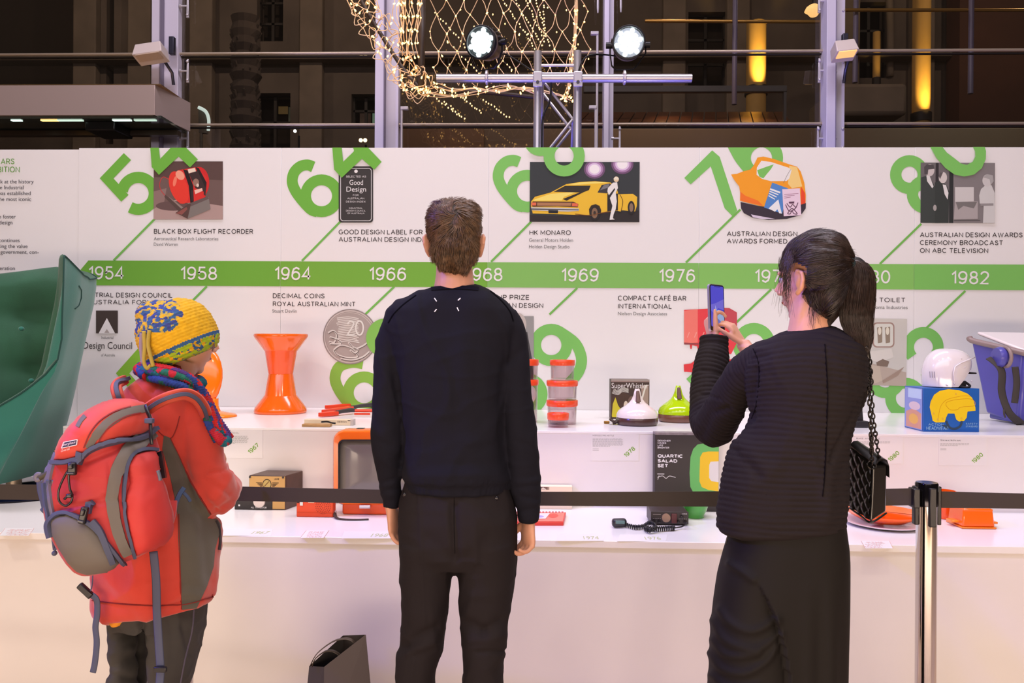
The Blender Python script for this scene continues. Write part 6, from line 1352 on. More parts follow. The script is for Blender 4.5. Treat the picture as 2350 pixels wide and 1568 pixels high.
def hairs(name, paths, m, par, r=.0008):
    vs = []; fs = []
    for path in paths:
        i0 = len(vs); n = len(path)
        for k, c in enumerate(path):
            tt = (path[min(k+1, n-1)]-path[max(k-1, 0)]).normalized(); u = tt.cross(c-CAMP); u = u.normalized() if u.length > 1e-9 else V((1, 0, 0)); w_ = tt.cross(u); rr = r*(1-.7*(k/(n-1))**2)
            vs += [c+u*rr, c-u*rr*.5+w_*rr*.87, c-u*rr*.5-w_*rr*.87]
        for k in range(n-1):
            for j in range(3): a_ = i0+k*3+j; b_ = i0+k*3+(j+1) % 3; fs.append((a_, b_, b_+3, a_+3))
    me = bpy.data.meshes.new(name); me.from_pydata([tuple(v) for v in vs], [], fs); me.polygons.foreach_set('use_smooth', [True]*len(fs)); return put(name, me, m, par)
# pieces sewn on to a garment: a panel following its surface, given by its measured outline
class Cloth:
    def __init__(s, me, Y): s.bv = BVHTree.FromPolygons([v.co[:] for v in me.vertices], [p.vertices[:] for p in me.polygons]); s.Y = Y
    def hit(s, x, y):
        d = ray(x, y).normalized(); r = s.bv.ray_cast(CAMP, d)
        if r[0] is None:
            q = P(x, y, s.Y); loc, n, i, ds = s.bv.find_nearest(q); return loc, n
        n = r[1] if r[1].dot(d) < 0 else -r[1]; return r[0], n
    def panel(s, name, poly, m, par, lift=.003, puff=0, pw=12, step=5, drop=.004, fn=None):
        poly2 = [V((p[0], p[1])) for p in poly]; dense = []
        for i in range(len(poly2)):
            a, b = poly2[i], poly2[(i+1) % len(poly2)]; n = max(1, int((b-a).length/step)); dense += [a.lerp(b, k/n) for k in range(n)]
        def inside(p):
            c = False; n = len(dense); j = n-1
            for i in range(n):
                if (dense[i].y > p.y) != (dense[j].y > p.y) and p.x < (dense[j].x-dense[i].x)*(p.y-dense[i].y)/(dense[j].y-dense[i].y)+dense[i].x: c = not c
                j = i
            return c
        def ed(p): return min((p-q).length for q in dense)
        pts = list(dense); nb = len(dense); x0, x1 = min(p.x for p in dense), max(p.x for p in dense); y0, y1 = min(p.y for p in dense), max(p.y for p in dense)
        y = y0+step/2; row = 0
        while y < y1:
            x = x0+(step/2 if row % 2 else 0)
            while x < x1:
                p = V((x, y))
                if inside(p) and ed(p) > step*.45: pts.append(p)
                x += step
            y += step*.87; row += 1
        cons = [(i, (i+1) % nb) for i in range(nb)]
        rv, re, rf, ov, oe, of = mgeo.delaunay_2d_cdt(pts, cons, [list(range(nb))], 1, .01)
        vs = []; 
        for p in rv:
            loc, n = s.hit(p.x, p.y); e = ed(p); h = lift+puff*(1-(1-min(1, e/pw))**2)
            if fn: h += fn(p.x, p.y)
            vs.append(loc+n*h)
        fs = [tuple(f) for f in rf]
        # skirt down to the cloth
        ec = {}
        for f in fs:
            for i in range(len(f)): a, b = f[i], f[(i+1) % len(f)]; ec[(a, b)] = ec.get((a, b), 0)+1
        low = {}
        for (a, b) in list(ec):
            if (b, a) not in ec:
                for q in (a, b):
                    if q not in low: loc, n = s.hit(rv[q].x, rv[q].y); low[q] = len(vs); vs.append(loc-n*drop)
                fs.append((b, a, low[a], low[b]))
        me = bpy.data.meshes.new(name); me.from_pydata([tuple(v) for v in vs], [], fs)
        bm = bmesh.new(); bm.from_mesh(me); bmesh.ops.recalc_face_normals(bm, faces=bm.faces); bm.to_mesh(me); bm.free()
        me.polygons.foreach_set('use_smooth', [True]*len(me.polygons)); me.set_sharp_from_angle(angle=radians(55)); return put(name, me, m, par)
    def band(s, name, path, w, m, par, lift=.002, th=.0, smooth=True, n=6, round_=False):
        q = crv([V(p) for p in path], n) if smooth else [V(p) for p in path]; ws = w if isinstance(w, (list, tuple)) else [w]*len(q)
        if len(ws) != len(q): ws = [ws[int(i*(len(ws)-1)/(len(q)-1))] for i in range(len(q))]
        rings = []
        for i, c in enumerate(q):
            a, b = q[max(i-1, 0)], q[min(i+1, len(q)-1)]; t = (b-a).normalized(); nn = V((-t.y, t.x)); row = []; h = ws[i]/2
            for u in (-1, -.5, 0, .5, 1):
                p = c+nn*(h*u); loc, n_ = s.hit(p.x, p.y); row.append((loc, n_))
            av = sum((r_[1] for r_ in row), V((0, 0, 0))).normalized()
            rings.append([r_[0]+av*(lift+(th*(1-u*u) if round_ else 0)) for r_, u in zip(row, (-1, -.5, 0, .5, 1))]+[row[4][0]-av*.002, row[0][0]-av*.002])
        return MB().loft(rings).build(name, m, par, smooth=50)
def tubepx(pts, r, Y, n=8, flat=1, up=None, per=6): return MB().tube(crv([P(p[0], p[1], Y+(p[2] if len(p) > 2 else 0)) for p in pts], per), r, n, flat=flat, up=up)

# ------------------------------------------------------------------ the man in navy, seen from behind
Y1 = 2.33; s1 = Y1/F
man = thing('person', (P(1043, 0, Y1).x, Y1, 0), 'person with short brown hair, dark navy jumper and charcoal trousers, arms hanging at the sides', 'person')
SK1 = skin('skin_a', (206, 150, 122)); HR1 = mat('hair_brown', (112, 84, 58), .38, mottle=.55, mscale=70)
hc1 = P(1043, 556, Y1+.015); R1 = Matrix.Rotation(0, 3, 'Z')
m = MB(); head(m, hc1, R1, 1.0)
limb(m, [(1042, 590, 40, .02), (1043, 630, 43, .015), (1043, 660, 48, .01), (1043, 700, 60, .02)], Y1)
body_loft(m, [(690, 980, 1108, .05, .02), (730, 925, 1160, .08, .02), (800, 925, 1160, .09, .02), (950, 945, 1143, .09, .02), (1100, 942, 1148, .09, .02), (1230, 940, 1160, .10, .02), (1290, 945, 1155, .09, .02)], Y1, 24)
limb(m, [(920, 745, 26, .0), (893, 860, 25, .0), (889, 990, 22, .0), (893, 1090, 16, .02), (897, 1165, 14, .03)], Y1)
limb(m, [(1170, 745, 26, .0), (1184, 860, 25, .0), (1194, 1000, 22, .0), (1206, 1120, 17, .01), (1213, 1190, 15, .01)], Y1)
hand(m, P(897, 1163, Y1+.03), (.14, .06, -1), (1, -.25, .1), (.25, 1, 0), .92, (.35, .45, .4), (.75, .35, .5))
hand(m, P(1214, 1188, Y1+.01), (-.02, .02, -1), (-.9, -.55, 0), (-.45, .8, 0), .95, (.75, .75, .6), (.75, .5, .45), tc=.5)
fl1 = {}
for sgn, x, xk, xa in ((-1, 985, 965, 955), (1, 1105, 1108, 1107)):
    hp, kn, an = P(x, 1290, Y1+.02), P(xk, 1560, Y1+.02), V((P(xa, 1784, Y1).x, Y1+.03, .10)); to = an+V((sgn*.03, .16, -.07)); simple_leg(m, hp, kn, an, to, (.055, .038, .032)); shoe(an, to, mat('shoe_black', (26, 24, 24), .3), man)
put('body', voxel(m, .0038, 4), SK1, man); face_parts(hc1, R1, 1.0, man, HR1)
# jumper
KN1 = mat('knit_navy', (17, 17, 28), .9, bump=.12, bscale=420, spec=.25)
m = MB()
body_loft(m, [(657, 993, 657, 1096, .058, .015), (664, 975, 664, 1114, .070, .015), (674, 948, 674, 1136, .082, .012), (690, 913, 690, 1163, .098, .01), (712, 886, 712, 1187, .108, .01), (745, 876, 745, 1196, .115, .01), (775, 890, 775, 1186, .125, .01), (820, 902, 820, 1176, .13, .01), (900, 914, 900, 1166, .13, .01), (960, 925, 960, 1160, .125, .01), (1010, 929, 1010, 1160, .125, .01), (1050, 927, 1050, 1163, .13, .01), (1082, 921, 1082, 1167, .135, .01), (1097, 922, 1097, 1169, .135, .01), (1104, 928, 1104, 1166, .125, .01), (1124, 927, 1126, 1166, .125, .01)], Y1)
limb(m, [(960, 712, 30, .01), (922, 742, 38, .005), (898, 790, 35, .0), (890, 880, 34, -.005), (889, 950, 35, -.005), (888, 1005, 37, .0), (890, 1045, 35, .01), (893, 1085, 30, .02), (896, 1120, 26, .025), (897, 1135, 25, .03), (897, 1142, 21, .03), (897, 1166, 20, .03)], Y1)
limb(m, [(1128, 712, 30, .01), (1165, 742, 37, .005), (1181, 795, 33, .0), (1185, 880, 34, -.005), (1190, 950, 35, -.005), (1195, 1005, 36, .0), (1199, 1060, 35, .01), (1204, 1105, 35, .01), (1209, 1135, 31, .01), (1211, 1155, 28, .01), (1212, 1163, 23, .01), (1213, 1196, 22.5, .01)], Y1)
def f1(c, n):
    x, y = pix(c); q = noise.noise(V((c.x*7, c.y*5, c.z*2.2)))*.006+noise.noise(V((c.x*18, c.y*8, c.z*5)))*.003+crease(c, 1, .0045)
    for x0, y0, x1, y1, w, h in ((1200, 800, 1150, 850, 7, -.007), (1153, 836, 1146, 960, 6, -.006), (1146, 960, 1160, 1090, 6, -.005), (905, 800, 918, 960, 8, -.005), (1062, 760, 1072, 900, 16, .005), (945, 860, 940, 1060, 12, .005), (1110, 820, 1130, 1080, 12, .005), (960, 1070, 1150, 1062, 7, -.003), (935, 1092, 1150, 1090, 6, .004), (870, 1110, 920, 1098, 4, -.004), (1185, 1120, 1240, 1112, 4, -.004), (1190, 1140, 1240, 1146, 4, -.005), (1185, 1100, 1235, 1090, 5, -.004), (868, 1128, 922, 1122, 4, -.004), (860, 1010, 915, 1030, 5, -.003), (1180, 1010, 1230, 1030, 5, -.003)):
        dx, dy = x1-x0, y1-y0; t = max(0, min(1, ((x-x0)*dx+(y-y0)*dy)/(dx*dx+dy*dy))); dd = (x-x0-dx*t)**2+(y-y0-dy*t)**2; q += h*math.exp(-dd/(2*w*w))*(sin(pi*min(1, max(.05, t)))**.5)
    if (y > 1103 and 925 < x < 1170): q += .0012*sin(x*1.6)
    return q
me = displace(voxel(m, .0055, 5), f1); jum = put('jumper', me, KN1, man); cl = Cloth(me, Y1)
SEAM = mat('knit_navy_seam', (8, 8, 14), .95, spec=.05); RIB = mat('knit_navy_rib', (16, 16, 26), .9, spec=.1, bump=.3, bscale=200, stretch=(1, 1, .1))
cl.band('neck_band', [(990, 664), (1015, 662), (1043, 661), (1072, 662), (1098, 664)], 8, RIB, man, .003)
for p_ in ([(955, 678), (925, 700), (903, 722), (891, 742)], [(1125, 668), (1150, 690), (1170, 715), (1178, 738)]): cl.band('shoulder_seam', p_, 2.4, SEAM, man, .0012)
for p_ in ([(997, 685), (1002, 692)], [(1057, 685), (1051, 690)], [(1002, 710), (997, 716)], [(1049, 706), (1053, 714)]): cl.band('white_stitch', p_, 2.2, mat('thread_white', (232, 230, 236), .6), man, .0018, smooth=False)
# trousers
TR1 = mat('trouser_charcoal', (36, 32, 34), .85, bump=.08, bscale=400, spec=.12)
m = MB()
body_loft(m, [(1100, 932, 1162, .112, .015), (1118, 926, 1169, .118, .015), (1150, 918, 1176, .128, .012), (1185, 915, 1184, .135, .008), (1236, 917, 1186, .135, .008), (1270, 919, 1185, .125, .01), (1296, 922, 1183, .10, .01)], Y1)
body_loft(m, [(1240, 918, 1050, .125, .01), (1290, 919, 1045, .11, .012), (1344, 920, 1039, .10, .012), (1391, 921, 1031, .095, .012), (1432, 919, 1026, .09, .012), (1470, 915, 1020, .088, .01), (1506, 908, 1012, .085, .01), (1547, 905, 1001, .085, .01), (1568, 905, 999, .085, .012), (1650, 908, 998, .08, .02), (1750, 910, 996, .075, .03), (1820, 908, 1000, .08, .04)], Y1, 32, 2.2)
body_loft(m, [(1240, 1042, 1185, .125, .01), (1300, 1046, 1184, .11, .012), (1360, 1050, 1177, .10, .012), (1400, 1051, 1171, .095, .012), (1438, 1052, 1167, .09, .01), (1494, 1058, 1163, .088, .01), (1519, 1060, 1156, .085, .01), (1568, 1059, 1156, .085, .012), (1650, 1060, 1154, .08, .02), (1750, 1060, 1150, .075, .03), (1820, 1056, 1152, .08, .04)], Y1, 32, 2.2)
def f2(c, n):
    x, y = pix(c); q = noise.noise(V((c.x*6, c.y*5+3, c.z*2.5)))*.009+crease(c, 5, .004)
    for x0, y0, x1, y1, w, h in ((1040, 1160, 1044, 1290, 7, -.012), (985, 1240, 1035, 1280, 12, -.006), (1060, 1290, 1120, 1240, 12, -.004), (930, 1480, 1000, 1440, 8, -.010), (935, 1500, 990, 1475, 7, .008), (1070, 1430, 1110, 1450, 9, -.010), (1070, 1420, 1085, 1370, 8, .006), (1110, 1450, 1150, 1425, 8, -.008), (1080, 1470, 1150, 1460, 10, .007), (1095, 1497, 1160, 1494, 3, -.006), (960, 1130, 975, 1440, 2.5, .003), (950, 1500, 945, 1568, 2.5, .003), (920, 1490, 950, 1500, 9, -.006)):
        dx, dy = x1-x0, y1-y0; t = max(0, min(1, ((x-x0)*dx+(y-y0)*dy)/(dx*dx+dy*dy))); dd = (x-x0-dx*t)**2+(y-y0-dy*t)**2; q += h*math.exp(-dd/(2*w*w))
    return q
me = displace(voxel(m, .0055, 4), f2); put('trousers', me, TR1, man); cl = Cloth(me, Y1)
for p_ in ([(926, 1128), (962, 1131)], [(1096, 1129), (1148, 1128)]):
    cl.band('pocket_welt', p_, 3.2, mat('trouser_dark', (20, 18, 20), .9, spec=.1), man, .0022, smooth=False)
for x, y in ((929, 1136), (1139, 1144)): loc, nn = cl.hit(x, y); MB().ball(loc+nn*.001, .0065, 12, sy=.5).build('button', mat('button_dark', (24, 22, 30), .25), man, smooth=True)
cl.band('back_seam', [(1043, 1132), (1042, 1200), (1044, 1270)], 1.6, mat('trouser_dark'), man, .0012)
# hair
m = MB()
hr = [(461, 1030, 1058, .02, .01), (464, 1012, 1074, .04, .008), (470, 1000, 1085, .058, .005), (482, 990, 1095, .076, .0), (500, 983, 1101, .090, -.002), (522, 981, 1103, .098, -.004), (540, 984, 1101, .100, -.006), (552, 991, 1095, .094, -.014), (565, 992, 1094, .084, -.026), (580, 994, 1092, .070, -.040), (595, 996, 1091, .055, -.047), (610, 1005, 1083, .045, -.045), (622, 1018, 1072, .034, -.040), (632, 1030, 1062, .020, -.036)]
body_loft(m, hr, Y1+.012, 40, 2.1, 3); cap = voxel(m, .005, 4); put('hair', cap, mat('hair_brown_base', (40, 28, 20), .6), man)
wh = P(1047, 492, Y1-.07)
def d1(p, n):
    v = p-wh; t = v-n*v.dot(n); L = max(.004, t.length); t = t/L; sw = n.cross(t); k = max(0, 1-L/.07); x, y = pix(p)
    d = t*1.0+sw*(-1.1*k)
    if y > 560: d += V((0, 0, -.8))
    if y < 520 and x > 1040: d += V((.9, 0, .1))
    return d
s_ = strands('hair_strands', cap, 9000, .030, d1, HR1, man, 6, .0010, .0038, lambda p: p.y < Y1+.08, 3, .22, .0025, lambda q: .7 if pix(q)[1] > 560 else 1.15, .8)
s_['kind'] = 'stuff'
# ------------------------------------------------------------------ the woman in black, photographing with a phone
Y2 = 2.08; s2 = Y2/F
wo = thing('person', (P(1820, 0, Y2+.08).x, Y2+.05, 0), 'person with dark ponytail, ribbed black jacket and long black skirt, holding up a phone', 'person')
SK2 = skin('skin_b', (226, 166, 136)); HR2 = mat('hair_dark', (58, 44, 38), .32, mottle=.5, mscale=60)
hc2 = P(1868, 643, Y2+.022); R2 = Matrix.Rotation(radians(42), 3, 'Z') @ Matrix.Rotation(radians(-4), 3, 'X')
m = MB(); head(m, hc2, R2, .97)
limb(m, [(1864, 690, 44, .02), (1858, 725, 42, .01), (1858, 760, 48, .01), (1858, 800, 60, .02)], Y2)
body_loft(m, [(790, 1790, 1915, .05, .02), (830, 1745, 1950, .08, .02), (950, 1750, 1935, .09, .02), (1060, 1745, 1930, .085, .03), (1200, 1715, 1925, .10, .03), (1320, 1690, 1930, .10, .03)], Y2, 24)
EL, EW = (1637, 972), (1636, 790)
limb(m, [(1745, 835, 26, .03), (1690, 905, 26, .16), (1638, 972, 25, .30), (1629, 880, 21, .40), (1637, 795, 17, .49), (1637, 776, 16, .51)], Y2, 16)
limb(m, [(1950, 850, 24, .03), (1900, 960, 22, .20), (1810, 950, 22, .36), (1740, 830, 18, .44), (1716, 805, 17, .50), (1705, 788, 16, .52)], Y2, 16)
YPH = Y2+.50
tl = V((0, 0, 1))
hand(m, P(1636, 780, YPH+.02), (-.12, .22, 1), (.9, .35, 0), (.35, -.9, .2), .84, (.75, .95, .7), (.95, .25, .02), tc=.2)
hand(m, P(1706, 792, YPH+.02), (-.50, .12, .86), (-.75, .50, -.4), (-.43, -.87, -.13), .86, (.55, .8, .6), (.85, .42, .32), tc=.0)
for sgn, x, xk, xa in ((-1, 1740, 1735, 1735), (1, 1870, 1872, 1872)):
    hp, kn, an = P(x, 1320, Y2+.04), P(xk, 1560, Y2+.04), V((P(xa, 1784, Y2).x, Y2+.05, .10)); to = an+V((-.06, .16, -.07)); simple_leg(m, hp, kn, an, to, (.055, .04, .03)); shoe(an, to, mat('shoe_black'), wo)
put('body', voxel(m, .0036, 4), SK2, wo); face_parts(hc2, R2, .97, wo, HR2, (40, 26, 22))
# jacket
JK = mat('jacket_rib', (37, 32, 33), .85, bump=.06, bscale=500, spec=.15)
rowsJ = [(748, 1828, 748, 1893, .045, .02), (756, 1815, 756, 1915, .062, .02), (768, 1785, 766, 1940, .08, .02), (782, 1738, 780, 1962, .098, .015), (802, 1716, 800, 1982, .112, .012), (834, 1707, 834, 1990, .122, .01), (870, 1708, 870, 1990, .125, .01), (905, 1714, 905, 1985, .125, .01), (950, 1716, 950, 1972, .125, .01), (985, 1705, 985, 1962, .125, .01), (1015, 1688, 1012, 1955, .125, .012), (1045, 1670, 1045, 1951, .128, .015), (1100, 1656, 1100, 1952, .13, .015), (1145, 1650, 1142, 1948, .132, .015), (1175, 1647, 1165, 1945, .132, .015), (1200, 1648, 1180, 1943, .13, .015), (1216, 1646, 1200, 1941, .128, .015), (1227, 1668, 1210, 1925, .11, .015)]
m = MB(); body_loft(m, rowsJ, Y2, 48, 2.3)
A1 = [(1752, 822, 40, .02), (1722, 850, 45, .07), (1690, 905, 47, .16), (1655, 958, 47, .26), (1637, 975, 47, .31), (1628, 930, 42, .36), (1627, 875, 38, .41), (1634, 825, 35, .45), (1637, 800, 31, .47), (1638, 776, 31, .48)]
limb(m, A1, Y2, 24)
limb(m, [(1945, 835, 42, .02), (1952, 880, 43, .06), (1925, 950, 40, .14), (1870, 980, 36, .26), (1810, 920, 32, .38), (1768, 862, 28, .43), (1742, 828, 27, .45)], Y2, 24)
arm_ = []
for i in range(len(A1)-1):
    for k in range(6): t = k/6; arm_.append([p+(q-p)*t for p, q in zip(A1[i], A1[i+1])])
arm3 = [P(a[0], a[1], Y2+a[3]) for a in arm_]; armr = [a[2]*(Y2+a[3])/F for a in arm_]; acc = [0]
for a, b in zip(arm3, arm3[1:]): acc.append(acc[-1]+(b-a).length)
def ribphase(c):
    x, y = pix(c); best = (9, 0)
    if x < 1735 and y < 1030:
        for i, a in enumerate(arm3):
            d_ = (c-a).length-armr[i]
            if d_ < best[0]: best = (d_, i)
        if best[0] < .012 and not (x > 1712 and y > 860):
            i = best[1]; tg = (arm3[min(i+1, len(arm3)-1)]-arm3[max(i-1, 0)]).normalized(); return (acc[i]+(c-arm3[i]).dot(tg))/.0155
    u = (x-1850)/130; top = max(0, min(1, (960-y)/200)); bot = max(0, min(1, (y-960)/200))
    yy = y-u*u*(32*top)+8*u*u*bot-10*u*(1-top)*(1-bot)
    return yy/13.4
def f3(c, n):
    x, y = pix(c); q = noise.noise(V((c.x*7, c.y*5, c.z*3)))*.008+crease(c, 9, .003)
    for x0, y0, x1, y1, w, h in ((1735, 850, 1722, 960, 6, -.010), (1722, 955, 1690, 1000, 8, -.010), (1700, 1010, 1760, 1080, 14, .006), (1690, 1040, 1740, 1090, 8, -.006), (1905, 1060, 1985, 905, 5, -.008), (1905, 1060, 1896, 1190, 12, .007), (1645, 945, 1672, 935, 5, -.007), (1612, 1000, 1640, 930, 7, -.005), (1608, 905, 1655, 915, 3, -.004), (1610, 850, 1655, 860, 3, -.004), (1720, 1120, 1690, 1200, 16, .006), (1785, 800, 1730, 830, 8, -.004)):
        dx, dy = x1-x0, y1-y0; t = max(0, min(1, ((x-x0)*dx+(y-y0)*dy)/(dx*dx+dy*dy))); dd = (x-x0-dx*t)**2+(y-y0-dy*t)**2; q += h*math.exp(-dd/(2*w*w))
    ph = ribphase(c)+.25*noise.noise(V((c.x*9, c.y*9, c.z*9)))
    return q+.0040*(abs(sin(pi*ph))**.55-.6)
me = displace(voxel(m, .0036, 3), f3); put('jacket', me, JK, wo); cl = Cloth(me, Y2)
cl.band('centre_back_seam', [(1893, 790), (1899, 900), (1896, 1000), (1893, 1080), (1888, 1140)], 2.2, mat('jacket_dark', (20, 17, 18), .95, spec=.05), wo, .0028)
cl.band('neck_edge', [(1822, 752), (1845, 747), (1870, 746), (1895, 748)], 6, mat('jacket_edge', (36, 31, 32), .85), wo, .003)
cl.band('armhole_seam', [(1728, 800), (1740, 830), (1742, 870), (1735, 930), (1724, 962)], 2, mat('jacket_dark'), wo, .0008)
tubepx([(1672, 1226, .02), (1668, 1238, .02), (1666, 1250, .02)], .0022, Y2, 6).build('drawcord', mat('cord_black'), wo, smooth=True)
# long draped skirt
SKT = mat('skirt_jersey', (24, 21, 19), .7, bump=.05, bscale=300, spec=.2)
m = MB(); body_loft(m, [(1150, 1672, 1935, .115, .015), (1200, 1676, 1940, .122, .015), (1229, 1677, 1944, .125, .015), (1254, 1668, 1948, .128, .015), (1285, 1659, 1950, .13, .015), (1329, 1648, 1951, .135, .015), (1391, 1638, 1952, .135, .015), (1453, 1631, 1952, .135, .015), (1531, 1628, 1952, .135, .015), (1568, 1625, 1952, .135, .015), (1700, 1612, 1958, .15, .02), (1840, 1598, 1966, .16, .02), (1930, 1592, 1970, .16, .02)], Y2, 64, 2.6)
foldc = crv([V((1735, 1330)), V((1760, 1379)), V((1782, 1425)), V((1800, 1490)), V((1812, 1568)), V((1822, 1700))], 6)
def fx_at(y):
    for a, b in zip(foldc, foldc[1:]):
        if a.y <= y <= b.y: return a.x+(b.x-a.x)*(y-a.y)/max(1e-6, b.y-a.y)
    return None
arcs = [crv([V(p) for p in ps], 6) for ps in ([(1655, 1400), (1675, 1428), (1715, 1448), (1750, 1444), (1785, 1425)], [(1640, 1425), (1662, 1465), (1700, 1484), (1745, 1488), (1790, 1462)], [(1640, 1470), (1665, 1500), (1700, 1506), (1740, 1500)], [(1632, 1500), (1660, 1535), (1710, 1545), (1760, 1520), (1785, 1490)], [(1678, 1295), (1705, 1312), (1730, 1330)], [(1636, 1550), (1680, 1580), (1740, 1575)])]
def f4(c, n):
    if n.y > .3: return 0
    x, y = pix(c); q = noise.noise(V((c.x*5, c.y*3, c.z*1.2)))*.012; fx_ = fx_at(y)
    if fx_ is not None and y > 1335:
        k = min(1, (y-1335)/80); d = x-fx_
        if d < 0: q -= .024*k*math.exp(d/40)
        else: q += .006*k*math.exp(-d/18)
    for a in arcs:
        if a[0].x-20 < x < a[-1].x+20 and abs(y-a[len(a)//2].y) < 80:
            dd = min((p.x-x)**2+(p.y-y)**2 for p in a); q += .0085*math.exp(-dd/(2*6.5**2))
    q += .004*sin((x-1840)*.11)*max(0, min(1, (x-1830)/60))*max(0, min(1, (y-1300)/200))
    return q
me = displace(voxel(m, .006, 4), f4); put('skirt', me, SKT, wo)
# hair pulled back into a ponytail
m = MB()
hrW = [(536, 1858, 1905, .03, .0), (543, 1836, 1925, .055, .0), (556, 1815, 1938, .075, .0), (575, 1800, 1946, .088, .0), (596, 1793, 1953, .096, -.002), (618, 1792, 1954, .099, -.005), (640, 1796, 1951, .097, -.008), (655, 1812, 1944, .088, -.012), (670, 1836, 1938, .075, -.02), (690, 1848, 1930, .062, -.03), (712, 1862, 1918, .045, -.036), (730, 1880, 1905, .025, -.036)]
body_loft(m, hrW, Y2+.012, 40, 2.1, 3); capw = voxel(m, .005, 4)
# the ear and cheek stay free: cut the cap in front of the hairline
bm = bmesh.new(); bm.from_mesh(capw)
dl = []
for f in bm.faces:
    c = f.calc_center_median(); x, y = pix(c)
    if c.y < Y2+.05 and 1780 < x < 1850-max(0, y-662)*.25 and y > 603+abs(x-1826)*.4: dl.append(f)
bmesh.ops.delete(bm, geom=dl, context='FACES'); bm.to_mesh(capw); bm.free()
put('hair', capw, mat('hair_dark_base', (18, 15, 17), .5), wo)
tie = P(1937, 607, Y2-.02)
def d2(p, n):
    d = (tie-p); L = d.length; d = d/max(L, 1e-4); x, y = pix(p)
    if y < 590 and x < 1900: d = d*.8+V((.3, 0, .25 if x < 1850 else -.1))
    return d
o = strands('hair_strands', capw, 8000, .075, d2, HR2, wo, 7, .0008, .0040, lambda p: p.y < Y2+.06, 5, .08, 0, None, .22)
o['kind'] = 'stuff'
rs = random.Random(9); paths = []
CLp = [(1936, 607, 6), (1950, 600, 13), (1968, 608, 24), (1974, 640, 34), (1968, 690, 40), (1966, 735, 38), (1974, 775, 30), (1978, 805, 18), (1976, 826, 8)]
def bunch(cl_, n, dY, r0, depth=.022, jit=.15):
    out = []
    for _ in range(n):
        a = rs.uniform(0, 2*pi); rr = sqrt(rs.random()); u, w_ = cos(a)*rr, sin(a)*rr; cut = rs.uniform(.86, 1.0); pts = []
        n_ = max(3, int(len(cl_)*cut+.5))
        for i in range(n_):
            x, y, hw = cl_[i]; uu = u+rs.uniform(-jit, jit)*.5; pts.append(P(x+uu*hw, y+rs.uniform(-3, 3), Y2+dY-w_*depth*hw/35))
        out.append(crv(pts, 3))
    return out
o = hairs('ponytail', bunch(CLp, 2600, -.035, .0007, .03), HR2, wo, .0009); o['kind'] = 'stuff'; o['label'] = 'long dark ponytail'
o = hairs('loose_lock', bunch([(1940, 610, 6), (1948, 640, 12), (1940, 680, 18), (1922, 712, 15), (1904, 740, 7), (1896, 752, 3)], 420, -.03, .0007, .012), HR2, wo, .0008); o['kind'] = 'stuff'
m = MB(); m.tube(crv([P(x, y, Y2-.035) for x, y, h in CLp[:-1]], 4), [h*.72*s2 for x, y, h in crv([V(c) for c in CLp[:-1]], 4)], 14, flat=.6, up=(1, 0, 0)); m.build('ponytail_core', mat('hair_dark_base'), wo, smooth=True)
m = MB(); m.lathe([(.012, -.012), (.017, -.008), (.018, 0), (.017, .008), (.012, .012)], (0, 0, 0), 18, cap=False); o = m.build('hair_tie', mat('tie_teal', (24, 44, 50), .7), wo, smooth=True); 
for v in o.data.vertices: v.co = tie+V((.006, -.02, 0))+(Matrix.Rotation(radians(70), 3, 'Y') @ v.co)
# wisps over temple and cheek, and at the nape
wis = []
for _ in range(120):
    x = 1812+rs.gauss(0, 6); y = rs.uniform(572, 600); L = rs.uniform(60, 140); dx_ = rs.uniform(-10, 6); wis.append(crv([P(x, y, Y2-.050), P(x-9+dx_*.2, y+L*.35, Y2-.05), P(x-9+dx_, y+L*.7, Y2-.045), P(x-8+dx_*1.5+rs.uniform(-4, 4), y+L, Y2-.03)], 3))
for _ in range(60):
    x, y = rs.uniform(1858, 1890), rs.uniform(670, 710); L = rs.uniform(20, 60); wis.append(crv([P(x, y, Y2-.05), P(x-2, y+L*.5, Y2-.052), P(x+rs.uniform(-8, 10), y+L, Y2-.045)], 3))
for _ in range(120):
    a = rs.uniform(0, 1); x, y = 1800+150*a, 540+55*abs(a-.55)**1.6*3; wis.append(crv([P(x, y+6, Y2-.02), P(x+8, y-2, Y2-.02), P(x+rs.uniform(14, 30), y+rs.uniform(-5, 8), Y2-.02)], 3))
o = hairs('wisps', wis, HR2, wo, .0005); o['kind'] = 'stuff'
# phone
ph = thing('phone', P(1644, 710, YPH), 'slim silver-edged phone with a deep blue screen, held up in both hands', 'phone')
TLp, TRp, BRp, BLp = P(1627, 651, YPH-.005), P(1661, 655, YPH+.045), P(1662, 762, YPH+.045), P(1630, 760, YPH-.005)
ux, uz = (TRp-TLp), (TLp-BLp); nf = uz.cross(ux).normalized(); nf = nf if nf.y < 0 else -nf
q4 = lambda u, v, h=0: BLp+ux*u+uz*v+nf*h
def rr4(i0, i1, j0, j1, r, h):
    out = []
    for cx_, cy_, a0 in ((i1-r, j1-r*.45, 0), (i0+r, j1-r*.45, 90), (i0+r, j0+r*.45, 180), (i1-r, j0+r*.45, 270)):
        for k in range(6): t = radians(a0+90*k/5); out.append(q4(cx_+r*cos(t), cy_+r*.45*sin(t), h))
    return out
m = MB(); m.loft([rr4(0, 1, 0, 1, .14, -.008), rr4(0, 1, 0, 1, .14, 0)]); m.build('case', mat('phone_silver', (206, 204, 214), .25, .7), ph, smooth=40)
m = MB(); m.loft([rr4(.03, .98, .015, .985, .12, -.0005), rr4(.03, .98, .015, .985, .12, .0006)]); m.build('bezel', mat('phone_black', (14, 12, 16), .15), ph, smooth=40)
m = MB(); m._add(rr4(.07, .94, .10, .965, .08, .0010), [tuple(range(24))]); m.build('screen', mat('phone_screen', (30, 26, 110), .2, emit=(.07, .06, .42), es=1.1), ph)
